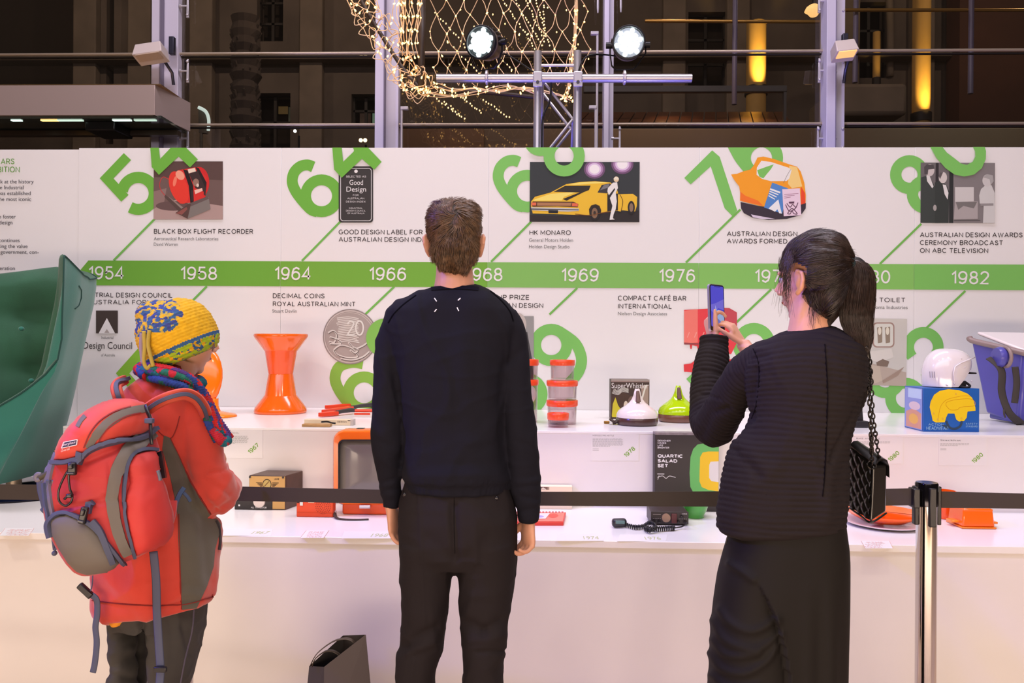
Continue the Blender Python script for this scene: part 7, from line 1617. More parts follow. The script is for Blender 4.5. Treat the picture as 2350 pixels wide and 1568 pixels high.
def scr(pts, c, nm): m = MB(); m._add([q4(u, v, .0013+.0001*scr.k) for u, v in pts], [tuple(range(len(pts)))]); scr.k += 1; m.build('screen_image', mat('screen_'+nm, (20, 20, 30), .3, emit=c, es=1.0), ph)
scr.k = 0
scr([(.07, .56), (.40, .60), (.94, .70), (.94, .46), (.55, .50), (.30, .36), (.07, .44)], (.16, .13, .58), 'lilac'); scr([(.36, .44), (.60, .46), (.94, .30), (.94, .14), (.42, .12)], (.28, .38, .62), 'pale'); scr([(.42, .30), (.70, .22), (.90, .14), (.45, .12)], (.14, .14, .44), 'dim'); scr([(.34, .56), (.40, .50), (.44, .46), (.38, .42)], (.4, .45, .8), 'spark')
m = MB(); m.lathe([(0, -.0005), (.002, 0), (.002, .001), (0, .001)], q4(.5, .06, .001), 14, 'Y'); m.build('shutter_key', mat('key_pale', (150, 170, 190), .3, emit=(.5, .6, .7), es=.6), ph)
m = MB(); m._add([q4(.32, .955, .0012), q4(.72, .955, .0012), q4(.70, .945, .0012), q4(.34, .945, .0012)], [(0, 1, 2, 3)]); m.build('notch', mat('phone_black'), ph)
# handbag on a chain
hbg = thing('handbag', P(1995, 1110, Y2+.04), 'black quilted leather handbag hanging from a chain strap at the woman’s right side', 'handbag')
LEA = mat('leather_black', (24, 22, 20), .28, bump=.05, bscale=200, coat=.25)
hp = lambda x, y, d=0: P(x, y, Y2+d)
F0 = [hp(1950, 1024, .10), hp(2005, 1071, .0), hp(1999, 1198, .0), hp(1950, 1166, .10)]      # quilted front, receding to the left
G0 = [hp(2005, 1071, .0), hp(2036, 1068, .03), hp(2034, 1176, .03), hp(1999, 1198, .0)]      # end gusset
B0 = [hp(1983, 1030, .14), G0[1], G0[2], hp(1983, 1140, .14)]
m = MB(); m._add([F0[0], F0[1], F0[2], F0[3], B0[0], B0[1], B0[2], B0[3]], [(0, 1, 2, 3), (4, 7, 6, 5), (0, 4, 5, 1), (3, 2, 6, 7), (1, 5, 6, 2), (0, 3, 7, 4)]); m.build('bag_body', LEA, hbg, bevel=.006)
nq = (F0[1]-F0[0]).cross(F0[3]-F0[0]).normalized(); nq = nq if nq.y < 0 else -nq
m = MB(); NU, NV_ = 48, 60; g = []
for j in range(NV_+1):
    for i in range(NU+1):
        u, v = .02+.95*i/NU, .02+.95*j/NV_; b_ = F0[0].lerp(F0[1], u).lerp(F0[3].lerp(F0[2], u), v)
        a1, a2 = sin(pi*(u*3.0+v*4.2)), sin(pi*(u*3.0-v*4.2)); g.append(b_+nq*(.001+.006*(abs(a1)*abs(a2))**.45))
m._add(g, [(j*(NU+1)+i, j*(NU+1)+i+1, (j+1)*(NU+1)+i+1, (j+1)*(NU+1)+i) for j in range(NV_) for i in range(NU)]); m.build('quilted_panel', LEA, hbg, smooth=True)
m = MB(); fl_ = [(.0, 0), (.25, .012), (.55, .016), (.85, .010), (1.0, -.008), (1.02, -.035)]
m.loft([[F0[0]+(B0[0]-F0[0])*t+V((0, 0, h+.004)), F0[1]+(G0[1]-F0[1])*t*1.05+V((.004, 0, h+.004)), F0[1]+(G0[1]-F0[1])*t*1.05+V((.004, 0, h)), F0[0]+(B0[0]-F0[0])*t+V((0, 0, h))] for t, h in fl_]); m.build('flap', LEA, hbg, smooth=50)
tubepx([(2005, 1071, -.004), (2003, 1130, -.004), (1999, 1198, -.004)], .0028, Y2, 6).build('piping', LEA, hbg, smooth=True)
tubepx([(1950, 1166, .095), (1975, 1184, .045), (1999, 1199, -.002), (2034, 1178, .028)], .003, Y2, 6).build('piping', LEA, hbg, smooth=True)
m = MB(); c_ = hp(2001, 1071, .01); m.tube([c_+V((.012*cos(a), .004*sin(a), .010*sin(a)+.004)) for a in [2*pi*i/16 for i in range(16)]], .0025, 6, closed=True); m.build('eyelet', mat('gunmetal', (70, 66, 62), .2, .9), hbg, smooth=True)
lk = MB()
def chain(pts, rr=.0065):
    q = crv([hp(*p) for p in pts], 12); L = [q[0]]; d = 0
    for a, b in zip(q, q[1:]):
        d += (b-a).length
        if d > .0105: L.append(b); d = 0
    for i, (a, b) in enumerate(zip(L, L[1:])):
        t = (b-a).normalized(); sd_ = (V((1, 0, 0)) if i % 2 else V((.3, 1, 0))); sd_ = (sd_-t*sd_.dot(t)).normalized()
        lk.tube([(a+b)/2+t*(cos(x)*rr*1.25)+sd_*(sin(x)*rr*.72) for x in [2*pi*k/10 for k in range(10)]], .0021, 5, closed=True)
chain([(1991, 812, -.02), (1993, 870, -.03), (1997, 950, -.035), (2000, 1020, -.03), (2001, 1066, .0)]); chain([(1995, 815, -.02), (1999, 870, -.022), (2003, 950, -.02), (2011, 1010, .0), (2018, 1060, .03)]); chain([(1989, 840, -.03), (1994, 900, -.034), (1999, 980, -.032), (2001, 1050, -.02)])
lk.build('chain_strap', mat('chain_dark', (58, 54, 52), .3, .85), hbg, smooth=True)
tubepx([(1984, 796, -.05), (1989, 808, -.035), (1992, 824, -.03)], .008, Y2, 8, .4, (1, 0, 0)).build('strap_leather', LEA, hbg, smooth=True)
# ------------------------------------------------------------------ the person in the red fleece with hat, scarf and rucksack
Y3 = 2.16
fp = thing('person', (P(380, 0, Y3).x, Y3, 0), 'person in yellow and blue knitted hat, bright scarf and red fleece coat', 'person')
SK3 = skin('skin_c', (206, 150, 124)); hc3 = P(424, 774, Y3+.03); R3 = Matrix.Rotation(radians(-38), 3, 'Z') @ Matrix.Rotation(radians(-10), 3, 'X')
m = MB(); head(m, hc3, R3, .91)
limb(m, [(415, 830, 40, .02), (405, 860, 42, .01), (398, 890, 50, .01), (390, 920, 60, .02)], Y3)
body_loft(m, [(900, 340, 450, .05, .02), (950, 300, 455, .09, .02), (1100, 290, 450, .10, .02), (1300, 280, 450, .10, .02), (1370, 290, 440, .08, .02)], Y3, 24)
limb(m, [(430, 945, 28, .0), (455, 1040, 27, .0), (482, 1130, 24, .02), (515, 1118, 20, .16), (500, 1090, 17, .30)], Y3, 16)
limb(m, [(300, 950, 28, .02), (290, 1040, 26, .12), (300, 1120, 22, .22), (380, 1110, 18, .32), (440, 1095, 16, .36)], Y3, 16)
hand(m, P(498, 1086, Y3+.31), (-.4, .5, .5), (-.6, .2, -.6), (.3, .8, 0), .85, (.6, .7, .5))
hand(m, P(445, 1092, Y3+.36), (.9, .1, .2), (0, -.2, .9), (0, .9, .2), .85, (.5, .6, .5))
for sgn, x, xk, xa in ((-1, 284, 284, 290), (1, 392, 388, 386)):
    hp_, kn, an = P(x, 1400, Y3+.03), P(xk, 1580, Y3+.03), V((P(xa, 1784, Y3).x, Y3+.03, .09)); to = an+V((.08, .14, -.06)); simple_leg(m, hp_, kn, an, to, (.036, .03, .028)); shoe(an, to, mat('shoe_brown', (70, 52, 40), .5), fp)
put('body', voxel(m, .004, 4), SK3, fp); face_parts(hc3, R3, .91, fp, mat('brow_grey', (120, 104, 90), .7))
# glasses arm
tubepx([(487, 806, -.01), (491, 792, .0), (493, 770, .02)], .0018, Y3, 6).build('glasses_arm', mat('glasses_brown', (90, 50, 50), .3), fp, smooth=True)
# fleece coat
FL = mat('fleece_red', (196, 62, 48), .95, bump=.14, bscale=320, sheen=.35, mottle=.10, mscale=9); FG = mat('fleece_grey', (84, 80, 70), .95, bump=.12, bscale=320, sheen=.25); FD = mat('fleece_seam', (128, 36, 32), .95)
m = MB()
body_loft(m, [(838, 352, 850, 428, .050, .02), (858, 338, 870, 446, .07, .015), (880, 300, 888, 462, .095, .01), (912, 272, 915, 474, .12, .01), (950, 255, 950, 478, .135, .01), (1010, 245, 1010, 478, .145, .01), (1070, 240, 1070, 474, .15, .01), (1130, 238, 1130, 478, .15, .01), (1190, 232, 1190, 498, .155, .01), (1235, 224, 1235, 509, .16, .01), (1285, 217, 1285, 508, .16, .01), (1325, 213, 1325, 503, .158, .01), (1360, 210, 1355, 500, .155, .01), (1378, 210, 1368, 502, .153, .01), (1392, 216, 1382, 498, .148, .01), (1398, 236, 1388, 480, .135, .01)], Y3, 56, 2.4)
SL = [(428, 915, 40, .0), (446, 955, 45, -.01), (458, 1010, 48, -.015), (466, 1060, 47, -.01), (480, 1110, 50, .0), (493, 1138, 48, .03), (503, 1128, 45, .09), (505, 1108, 38, .18), (500, 1092, 30, .28)]
limb(m, SL, Y3, 24)
limb(m, [(310, 925, 42, .02), (290, 1000, 42, .08), (290, 1090, 40, .18), (350, 1115, 34, .28), (425, 1098, 28, .34)], Y3, 24)
FOLD3 = ((480, 1085, 540, 1075, 4, -.008), (470, 1100, 530, 1135, 5, -.006), (500, 1175, 538, 1150, 5, -.006), (466, 1140, 500, 1180, 6, -.008), (374, 870, 400, 905, 6, -.006), (398, 900, 470, 930, 6, -.005), (385, 990, 410, 1050, 5, -.005), (418, 1060, 445, 1165, 6, -.008), (470, 1190, 478, 1330, 9, -.006), (380, 860, 350, 900, 5, -.006), (500, 1235, 512, 1350, 6, -.006), (225, 1330, 300, 1345, 14, .004), (228, 1382, 353, 1393, 2, -.003), (353, 1393, 500, 1368, 2, -.003), (520, 1085, 545, 1120, 6, .005))
def f5(c, n):
    x, y = pix(c); q = noise.noise(V((c.x*7+4, c.y*5, c.z*4)))*.012+crease(c, 14, .006)
    for x0, y0, x1, y1, w, h in FOLD3:
        dx, dy = x1-x0, y1-y0; t = max(0, min(1, ((x-x0)*dx+(y-y0)*dy)/(dx*dx+dy*dy))); dd = (x-x0-dx*t)**2+(y-y0-dy*t)**2; q += h*math.exp(-dd/(2*w*w))
    return q
me = displace(voxel(m, .0055, 4), f5); put('fleece_coat', me, FL, fp); cl = Cloth(me, Y3)
o = cl.panel('side_panel', [(376, 1000), (392, 1006), (404, 1030), (420, 1070), (440, 1110), (462, 1150), (484, 1180), (474, 1190), (497, 1192), (506, 1205), (503, 1222), (492, 1262), (489, 1300), (474, 1345), (458, 1380), (450, 1396), (418, 1399), (413, 1320), (409, 1240), (408, 1190), (402, 1150), (388, 1085), (372, 1030)], FG, fp, .0022, step=6)
cl.band('underarm_seam', [(391, 1006), (405, 1035), (424, 1075), (446, 1118), (484, 1180)], 2, FD, fp, .0034)
cl.band('yoke_seam', [(346, 970), (372, 998), (392, 1006), (404, 985), (412, 955)], 2.2, FD, fp, .0014)
cl.band('panel_seam', [(409, 1180), (411, 1260), (416, 1398)], 2, FD, fp, .0034)
cl.band('hem_seam', [(213, 1378), (260, 1384), (340, 1389), (418, 1388), (470, 1376), (500, 1366)], 1.8, FD, fp, .0034)
cl.band('pocket_zip', [(494, 1196), (502, 1215), (504, 1240), (502, 1262)], 4, mat('zip_dark', (40, 34, 38), .6), fp, .004)
m = MB(); m.loft([ringLR(P(338+d_, 858-d_*.2, Y3), P(446-d_, 872, Y3), .072-d_*.001, .012, 40, 2.1) for d_ in (0,)]+[ringLR(P(345, 838, Y3), P(438, 850, Y3), .066, .015, 40, 2.1), ringLR(P(350, 826, Y3), P(436, 842, Y3), .062, .015, 40, 2.1), ringLR(P(352, 824, Y3), P(434, 840, Y3), .056, .015, 40, 2.1), ringLR(P(350, 850, Y3), P(434, 862, Y3), .056, .015, 40, 2.1)], cap=False); m.build('collar', mat('collar_red', (140, 44, 44), .95, bump=.12, bscale=320), fp, smooth=True)
m = MB(); body_loft(m, [(1380, 262, 400, .12, .0), (1396, 268, 355, .13, -.0), (1402, 285, 340, .128, -.002)], Y3, 24); m.build('shirt_tail', mat('shirt_ochre', (216, 140, 30), .8), fp, smooth=True)
# trousers
TR3 = mat('trouser_slate', (62, 60, 58), .85, bump=.06, bscale=200, mottle=.2, mscale=5)
m = MB(); body_loft(m, [(1350, 242, 474, .13, .01), (1396, 243, 473, .13, .01), (1430, 250, 471, .12, .01)], Y3)
body_loft(m, [(1380, 243, 338, .09, .01), (1443, 251, 337, .085, .01), (1490, 255, 336, .08, .01), (1518, 257, 336, .08, .01), (1542, 250, 336, .08, .01), (1568, 246, 336, .08, .01), (1640, 246, 330, .08, .01), (1780, 250, 332, .09, .02), (1850, 252, 332, .09, .02)], Y3, 32, 2.3)
body_loft(m, [(1380, 318, 473, .11, .01), (1443, 320, 469, .105, .01), (1518, 324, 454, .10, .01), (1568, 328, 443, .095, .01), (1640, 336, 436, .10, .01), (1780, 340, 430, .09, .02), (1850, 340, 430, .09, .02)], Y3, 32, 2.3)
def f6(c, n):
    x, y = pix(c); q = noise.noise(V((c.x*8, c.y*5, c.z*5+2)))*.010+crease(c, 20, .006)
    for x0, y0, x1, y1, w, h in ((320, 1400, 327, 1568, 4, -.014), (262, 1470, 325, 1440, 8, -.006), (262, 1530, 325, 1500, 7, -.008), (260, 1500, 300, 1490, 6, .006), (340, 1430, 350, 1540, 10, .005), (420, 1440, 436, 1500, 5, -.005), (440, 1420, 452, 1480, 4, .004), (250, 1548, 320, 1560, 5, -.006)):
        dx, dy = x1-x0, y1-y0; t = max(0, min(1, ((x-x0)*dx+(y-y0)*dy)/(dx*dx+dy*dy))); dd = (x-x0-dx*t)**2+(y-y0-dy*t)**2; q += h*math.exp(-dd/(2*w*w))
    return q
me = displace(voxel(m, .006, 4), f6); put('trousers', me, TR3, fp)
cl2 = Cloth(me, Y3); cl2.band('side_stripe', [(445, 1400), (440, 1450), (425, 1510), (414, 1568)], 2.5, mat('stripe_violet', (96, 90, 110), .8), fp, .0012)
# knitted hat
hcx = P(405, 765, Y3+.01); s3 = Y3/F
ax = V((-.42, -.10, .90)).normalized(); RX = V((1, 0, 0)); RX = (RX-ax*RX.dot(ax)).normalized(); RY = ax.cross(RX)
m = MB(); Mh = Matrix(((RX.x, RY.x, ax.x, hcx.x), (RX.y, RY.y, ax.y, hcx.y), (RX.z, RY.z, ax.z, hcx.z), (0, 0, 0, 1))); m.M = Mh
m.lathe([(0, -.080), (.078, -.080), (.092, -.072), (.105, -.050), (.108, -.020), (.107, .015), (.098, .045), (.078, .070), (.050, .088), (.02, .095), (0, .096)], n=48)
m.M = Matrix.Identity(4); m.ball(P(362, 724, Y3-.01), .058, 24, sz=.74, sy=1.0); m.ball(P(338, 735, Y3-.01), .030, 20, sz=.9)
me = voxel(m, .0032, 6); Mi = Mh.inverted()
def hatuv(c): q = Mi @ c; return math.atan2(q.y, q.x), q.z, sqrt(q.x**2+q.y**2)
def f7(c, n):
    a, z, r = hatuv(c); row = z/.0092; k = int(row // 1); st = a*36+(.5 if k % 2 else 0)*pi
    edge = max(0, 1-abs(r-.02)/.02)*0
    return .0034*(abs(sin(pi*row))**.6)*(.45+.55*abs(sin(st/2+.9*(row-k))))-.001+noise.noise(c*60)*.0012
me = displace(me, f7)
hm = [mat('wool_yellow', (216, 168, 14), .9, bump=.2, bscale=500, mottle=.15, mscale=60), mat('wool_blue', (44, 84, 128), .9, bump=.2, bscale=500), mat('wool_lime', (150, 178, 30), .9, bump=.2, bscale=500), mat('wool_navy', (50, 64, 124), .9, bump=.2, bscale=500), mat('wool_ochre', (170, 150, 60), .9, bump=.2, bscale=500)]
put('knitted_hat', me, None, fp)
for x in hm: me.materials.append(x)
bcx = P(362, 722, Y3-.02)
for p in me.polygons:
    c = p.center; a, z, r = hatuv(c); x, y = pix(c); nz = noise.noise(c*62); n2 = noise.noise(c*90+V((5, 5, 5))); k = 0
    patch = ((x-368)/50)**2+((y-722)/42)**2 < 1+.15*nz or x < 345 and y < 775
    if patch: k = (3 if n2 > -.1 else 1) if nz > .10 else (0 if n2 > .10 else (1 if n2 < -.22 else 4))
    elif z < -.050: k = 2 if nz > -.05 else (1 if n2 > 0 else 0)
    elif z < -.040: k = 1
    else: k = 0
    p.material_index = k
for pts, mm_ in (([(330, 760), (332, 800), (330, 830), (338, 846), (346, 838)], 4), ([(343, 758), (340, 790), (345, 815), (352, 842)], 4), ([(325, 765), (324, 800), (328, 835)], 3)):
    o = tubepx([(x, y, -.10) for x, y in pts], .0055, Y3, 8); o.build('hat_tie', hm[mm_] if mm_ != 3 else mat('wool_lilac', (140, 124, 140), .9), fp, smooth=True)
# scarf: a bundle of chunky knitted cords round the neck, one end hanging in front of the shoulder
cols = [('wool_teal', (30, 112, 130)), ('wool_violet', (92, 56, 130)), ('wool_red', (206, 36, 40)), ('wool_cobalt', (46, 74, 150)), ('wool_green', (30, 110, 90)), ('wool_scarlet', (196, 40, 60))]
sm = [mat(n_, c_, .95, bump=.3, bscale=400, mottle=.3, mscale=70) for n_, c_ in cols]
def cord(pts, r, mi, nm='scarf_cord'):
    q = crv([P(p[0], p[1], Y3+p[2]) for p in pts], 26); m = MB(); n = 12; rings = []; m2 = MB()
    for i, c in enumerate(q):
        t = (q[min(i+1, len(q)-1)]-q[max(i-1, 0)]).normalized(); U = t.cross(V((0, 1, 0))); U = U.normalized() if U.length > .01 else V((1, 0, 0)); W_ = t.cross(U)
        rings.append([c+(U*cos(2*pi*j/n)+W_*sin(2*pi*j/n))*(r*(.78+.30*abs(sin(i*.62+j*1.05)))) for j in range(n)])
    m.loft(rings); o = m.build(nm, sm[mi], fp, smooth=True); 
    for x in (sm[(mi+1) % 6],): o.data.materials.append(x)
    for p in o.data.polygons: p.material_index = 1 if noise.noise(p.center*40+V((mi, 0, 0))) > .16 else 0
cord([(318, 850, -.03), (340, 850, -.085), (375, 858, -.10), (410, 868, -.095), (440, 884, -.075), (462, 905, -.06), (478, 935, -.055), (495, 975, -.05), (510, 1005, -.03)], .0125, 0)
cord([(322, 840, -.02), (350, 842, -.080), (385, 848, -.092), (420, 860, -.085), (448, 880, -.07), (470, 905, -.05), (490, 945, -.04), (508, 985, -.03), (524, 1008, -.02)], .0115, 1)
cord([(330, 864, -.05), (360, 870, -.098), (395, 880, -.108), (428, 892, -.10), (452, 912, -.08), (468, 940, -.07), (484, 980, -.06), (500, 1012, -.05)], .0125, 3)
cord([(428, 862, -.09), (450, 880, -.085), (465, 905, -.075), (478, 935, -.065), (490, 965, -.055), (500, 990, -.05)], .0125, 2)
cord([(350, 848, -.095), (385, 856, -.11), (415, 866, -.10), (440, 878, -.09), (458, 896, -.075)], .010, 4)
cord([(484, 935, -.04), (500, 965, -.03), (518, 992, -.01), (528, 1006, .0)], .012, 1); cord([(488, 985, -.06), (500, 1002, -.06), (512, 1015, -.05), (524, 1010, -.03)], .013, 5)
cord([(316, 852, .02), (318, 846, -.04), (326, 858, -.075), (336, 862, -.085)], .013, 2)
cord([(318, 850, -.03), (350, 850, .08), (400, 868, .12), (450, 872, .08), (462, 880, .0)], .016, 0)

# ------------------------------------------------------------------ the rucksack
YPK = 1.90
pk = thing('rucksack', P(250, 1120, YPK), 'red and grey rucksack with blue-grey straps worn on the back of the red fleece coat', 'rucksack')
PR = mat('pack_red', (184, 42, 44), .62, bump=.1, bscale=500, mottle=.10, mscale=7, sheen=.15); PRO = mat('pack_lid_red', (206, 62, 46), .6, bump=.1, bscale=500, mottle=.12, mscale=8, sheen=.2)
PG = mat('pack_grey', (104, 98, 92), .7, bump=.08, bscale=500); PB = mat('pack_trim_blue', (72, 78, 104), .7, bump=.1, bscale=500); PBK = mat('buckle_black', (24, 24, 28), .3); PSA = mat('strap_salmon', (206, 82, 60), .7, bump=.08, bscale=500)
m = MB()
body_loft(m, [(930, 262, 926, 325, .03, .05), (945, 215, 940, 340, .06, .04), (965, 186, 960, 346, .085, .03), (990, 158, 985, 352, .10, .02), (1025, 132, 1015, 360, .11, .01), (1062, 112, 1055, 368, .115, .005), (1100, 104, 1100, 376, .12, .0), (1145, 103, 1145, 387, .125, -.002), (1190, 106, 1190, 394, .13, -.002), (1222, 119, 1222, 394, .13, .0), (1250, 134, 1248, 380, .125, .0), (1275, 148, 1266, 358, .11, .005), (1296, 166, 1284, 322, .09, .01), (1308, 184, 1296, 290, .07, .015), (1316, 205, 1306, 258, .04, .02)], YPK, 56, 2.5)
def f8(c, n):
    x, y = pix(c); q = noise.noise(V((c.x*9, c.y*7, c.z*8)))*.012+crease(c, 30, .004)
    for x0, y0, x1, y1, w, h in ((250, 1060, 252, 1150, 2.5, -.003), (240, 1140, 285, 1155, 5, -.004), (130, 1170, 240, 1150, 6, -.006), (352, 985, 372, 1100, 5, -.005), (200, 1060, 340, 1000, 6, -.010)):
        dx, dy = x1-x0, y1-y0; t = max(0, min(1, ((x-x0)*dx+(y-y0)*dy)/(dx*dx+dy*dy))); dd = (x-x0-dx*t)**2+(y-y0-dy*t)**2; q += h*math.exp(-dd/(2*w*w))
    return q
me = displace(voxel(m, .005, 6), f8); put('pack_body', me, PR, pk); cp = Cloth(me, YPK)
# grey bottom compartment with blue trim
cp.panel('bottom_panel', [(123, 1228), (120, 1200), (124, 1190), (140, 1183), (160, 1182), (182, 1190), (205, 1205), (228, 1228), (250, 1258), (272, 1290), (262, 1302), (240, 1312), (200, 1317), (178, 1310), (158, 1290), (138, 1258)], PG, pk, .004, .012, 26)
cp.band('bottom_trim', [(122, 1232), (116, 1205), (124, 1188), (144, 1179), (166, 1180), (192, 1192), (222, 1216), (250, 1250), (288, 1298)], 8, PB, pk, .012)
# right side pocket and the grey stripe with blue binding
cp.panel('side_pocket', [(298, 1110), (292, 1070), (306, 1046), (330, 1038), (350, 1036), (358, 1050), (362, 1090), (376, 1130), (388, 1170), (393, 1210), (390, 1228), (376, 1246), (340, 1262), (308, 1272), (300, 1240), (290, 1180), (288, 1140)], mat('pocket_red', (196, 52, 48), .65, bump=.1, bscale=500, mottle=.1, mscale=7), pk, .006, .020, 30)
cp.band('grey_stripe', [(346, 990), (320, 1012), (288, 1045), (266, 1090), (258, 1140), (264, 1190), (276, 1235), (292, 1272)], [34, 36, 32, 28, 28, 26, 24, 20], PG, pk, .008)
cp.band('blue_binding', [(354, 1036), (330, 1034), (304, 1044), (290, 1068), (284, 1110), (283, 1150), (290, 1200), (298, 1240), (306, 1274)], 7, PB, pk, .013)
cp.band('zip', [(358, 1040), (362, 1070), (366, 1100)], 4, PBK, pk, .016); tubepx([(362, 1080, -.14), (366, 1092, -.14), (368, 1103, -.14)], .004, YPK).build('zip_pull', mat('pull_grey', (90, 96, 110), .4), pk, smooth=True)
# lid
o = cp.panel('lid', [(129, 1062), (133, 1040), (142, 1015), (160, 988), (182, 964), (205, 946), (236, 930), (262, 922), (300, 922), (326, 930), (338, 950), (346, 984), (318, 996), (286, 1006), (258, 1016), (226, 1026), (200, 1040), (184, 1050), (160, 1058)], PRO, pk, .008, .020, 30)
bl = Cloth(o.data, YPK)
bl.band('lid_stripe', [(332, 938), (300, 944), (268, 958), (238, 980), (216, 1006), (202, 1030)], [18, 20, 22, 20, 16, 13], PG, pk, .002); bl.band('lid_stripe', [(196, 955), (186, 966), (178, 980)], 9, PG, pk, .002)
for p_ in ([(322, 948), (290, 956), (258, 974), (234, 1000), (222, 1026)], [(300, 934), (262, 946), (228, 968), (206, 996), (192, 1028)]): bl.band('stripe_piping', p_, 2.4, mat('piping_red_dark', (130, 34, 36), .7), pk, .003)
cp.band('lid_binding', [(128, 1064), (160, 1061), (188, 1052), (206, 1038), (232, 1026), (262, 1018), (300, 1008), (330, 996), (348, 985)], 9, PB, pk, .020)
lq = bl.panel('logo_patch', [(150, 1017), (178, 1010), (176, 1021), (145, 1028)], mat('patch_navy', (36, 38, 74), .6), pk, .003, step=4)
for p_ in ([(149, 1016.5), (179, 1009.5)], [(179, 1009.5), (176.5, 1021.5)], [(176.5, 1021.5), (144, 1028.8)], [(144, 1028.8), (149, 1016.5)]): bl.band('patch_edge', p_, 1.6, mat('thread_pale', (236, 214, 220), .6), pk, .0045, smooth=False)
def stext(s, a, b, up_, m_, lift=.005):      # embroidered words following the lid
    o_ = bl.hit(*a); e_ = bl.hit(*b); t_ = bl.hit(*up_); text(s, 0, 1, 0, 1, 0, m_, pk, plane=(o_[0]+o_[1]*lift, e_[0]-o_[0], t_[0]-o_[0]+(o_[1]*.0)), name='lettering')
stext('berghaus', (149, 1024.5), (176, 1018), (150.5, 1018.5), mat('thread_pale')); stext('Oriel 65', (143, 1037), (163, 1031.5), (144, 1031.5), mat('thread_pale'))
# buckles, straps, cords
def buckle(x, y, w, h, rot=0):
    loc, n = cp.hit(x, y); R_ = Matrix.Rotation(rot, 3, 'Y'); k = YPK*.93/F; b = MB(); c = loc+n*.020; b.box(c, (w*k, .012, h*k), R_); b.build('buckle', PBK, pk, bevel=.003)
    b = MB(); b.box(c+R_ @ V((0, -.008, h*k*.2)), (w*k*.55, .006, h*k*.35), R_); b.build('buckle_tongue', PBK, pk, bevel=.002)
    b = MB(); b.box(c+R_ @ V((0, -.007, -h*k*.32)), (w*k*.9, .006, h*k*.12), R_); b.build('buckle_bar', mat('buckle_grey', (60, 62, 70), .3), pk, bevel=.001)
cp.band('strap', [(192, 1040), (186, 1055), (182, 1066)], 14, PB, pk, .022); buckle(179, 1076, 19, 30)
cp.band('strap', [(216, 1152), (208, 1160), (204, 1178)], 13, PB, pk, .014, smooth=False); buckle(201, 1182, 16, 40, .22); cp.band('strap', [(214, 1196), (232, 1220), (246, 1255), (258, 1286)], 14, PB, pk, .014)
YC_ = YPK-.135
tubepx([(170, 1062, 0), (150, 1090, 0), (135, 1125, 0), (136, 1150, 0), (150, 1161, 0), (163, 1152, 0), (166, 1138, 0), (160, 1120, 0), (158, 1090, 0), (165, 1062, 0)], .0028, YC_, 6).build('cord_loop', PBK, pk, smooth=True)
MB().box(P(160, 1138, YC_-.002), (.014, .012, .010)).build('cord_lock', PBK, pk, bevel=.003); tubepx([(158, 1138, 0), (152, 1142, -.004), (148, 1146, -.004)], .003, YC_, 6).build('cord_end', PBK, pk, smooth=True)
tubepx([(150, 1062, .0), (128, 1075, .0), (108, 1088, .0), (92, 1096, .0)], [.007*1]*19, YPK-.09, 8).build('rolled_strap', mat('strap_olive', (70, 66, 50), .7), pk, smooth=True)
tubepx([(92, 1100, 0), (84, 1102, 0), (81, 1095, 0), (86, 1089, 0), (94, 1090, 0)], .0055, YPK-.09, 8, .5).build('strap_ring', mat('ring_grey', (110, 106, 120), .5), pk, smooth=True)
for pts in ([(92, 1104), (95, 1130), (102, 1155), (104, 1168), (98, 1176)],): tubepx([(x, y, 0) for x, y in pts], .010, YPK-.05, 8, .25, (1, 0, 0)).build('webbing', PB, pk, smooth=True)
cp.band('webbing', [(128, 1040), (118, 1070), (110, 1110), (114, 1150), (120, 1185)], 14, mat('mesh_violet', (110, 104, 122), .7), pk, .006); cp.band('webbing', [(108, 1110), (112, 1150), (118, 1190)], 5, PB, pk, .012)
for dx_ in (0, 13): MB().box(P(113+dx_, 1112, YPK-.10), (.011, .014, .024)).build('side_buckle', PB if dx_ == 0 else mat('buckle_grey'), pk, bevel=.002)
tubepx([(118, 1200, 0), (120, 1230, 0), (124, 1262, 0)], .003, YPK-.09, 6).build('bungee', PB, pk, smooth=True); tubepx([(128, 1230, 0), (130, 1250, 0), (126, 1264, 0)], .003, YPK-.09, 6).build('bungee', PB, pk, smooth=True); MB().ball(P(125, 1270, YPK-.09), .0065, 10).build('bungee_toggle', PB, pk, smooth=True)
tubepx([(171, 1308, 0), (173, 1315, 0)], .003, YPK-.03, 6).build('cord_end', PBK, pk)
tubepx([(334, 932, -.02), (338, 945, -.03), (344, 962, -.035), (346, 1000, -.05), (348, 1020, -.05)], [.0075]*25, YPK, 8, .5).build('lid_strap', PBK, pk, smooth=True); MB().box(P(343, 966, YPK-.045), (.02, .014, .012)).build('slider', PB, pk, bevel=.002)
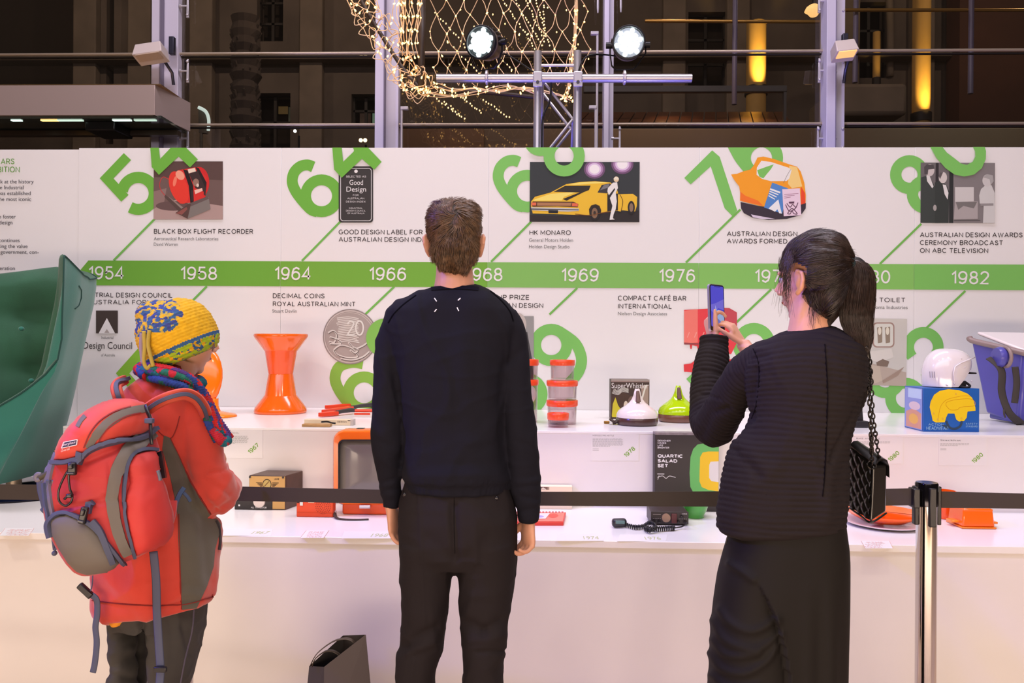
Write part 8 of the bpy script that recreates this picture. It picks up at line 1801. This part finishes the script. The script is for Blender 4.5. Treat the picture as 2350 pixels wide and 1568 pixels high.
# shoulder straps over the coat
def strapover(pts, w, m_, nm, dz=0):
    q = crv([P(p[0], p[1], YPK+p[2]) for p in pts], 8); m = MB(); rings = []
    for i, c in enumerate(q):
        t = (q[min(i+1, len(q)-1)]-q[max(i-1, 0)]).normalized(); view = (c-CAMP).normalized(); sd_ = t.cross(view).normalized(); nn = sd_.cross(t).normalized(); nn = nn if nn.dot(view) < 0 else -nn; h = w/2*YPK/F
        rings.append([c-sd_*h+nn*dz, c-sd_*h*.8+nn*(dz+.007), c+sd_*h*.8+nn*(dz+.007), c+sd_*h+nn*dz, c+sd_*h*.9-nn*.006, c-sd_*h*.9-nn*.006])
    m.loft(rings); return m.build(nm, m_, pk, smooth=60)
SR = [(338, 940, .06), (360, 925, .05), (390, 912, .045), (425, 905, .07), (450, 915, .10), (466, 935, .14), (474, 955, .20)]
strapover(SR, 30, PSA, 'shoulder_strap'); strapover([(x, y, z-.004) for x, y, z in SR], 10, PB, 'strap_stripe', .008)
SL_ = [(296, 925, .04), (288, 905, .04), (285, 888, .06), (292, 878, .12), (305, 872, .20)]
strapover([(x-18, y, z) for x, y, z in SL_], 26, PSA, 'shoulder_strap'); strapover([(x-18, y, z-.004) for x, y, z in SL_], 11, PB, 'strap_stripe', .008)
YH3 = Y3-.165
tubepx([(352, 1266, .0), (358, 1330, .0), (360, 1400, .02), (364, 1470, .03), (368, 1536, .03), (366, 1575, .03), (366, 1620, .03)], .0115, YH3-.02, 8, .16, (1, 0, 0)).build('hip_strap', PB, pk, smooth=True)
MB().box(P(368, 1537, YH3-.0), (.034, .010, .014)).build('slider', PBK, pk, bevel=.002)
tubepx([(213, 1318, 0), (211, 1345, 0), (206, 1360, 0)], .0018, YH3, 6).build('thin_strap', PB, pk)
MB().box(P(196, 1356, YH3), (.018, .012, .046), Matrix.Rotation(radians(-48), 3, 'Y')).build('hip_buckle', PBK, pk, bevel=.003)
tubepx([(210, 1366, 0), (222, 1378, 0), (223, 1410, 0), (219, 1440, 0), (222, 1475, 0), (218, 1520, 0), (213, 1544, 0)], .0085, YH3, 8, .2, (1, 0, 0)).build('hip_strap', PB, pk, smooth=True)
strapover([(422, 1120, .12), (412, 1135, .11), (402, 1160, .10), (398, 1185, .10)], 12, mat('strap_blue', (44, 70, 110), .6), 'compression_strap'); strapover([(418, 1128, .12), (430, 1140, .125), (436, 1150, .13)], 8, mat('strap_blue'), 'compression_strap')
strapover([(396, 1150, .09), (394, 1175, .08), (388, 1200, .07)], 22, PR, 'hip_wing')
flush_text()
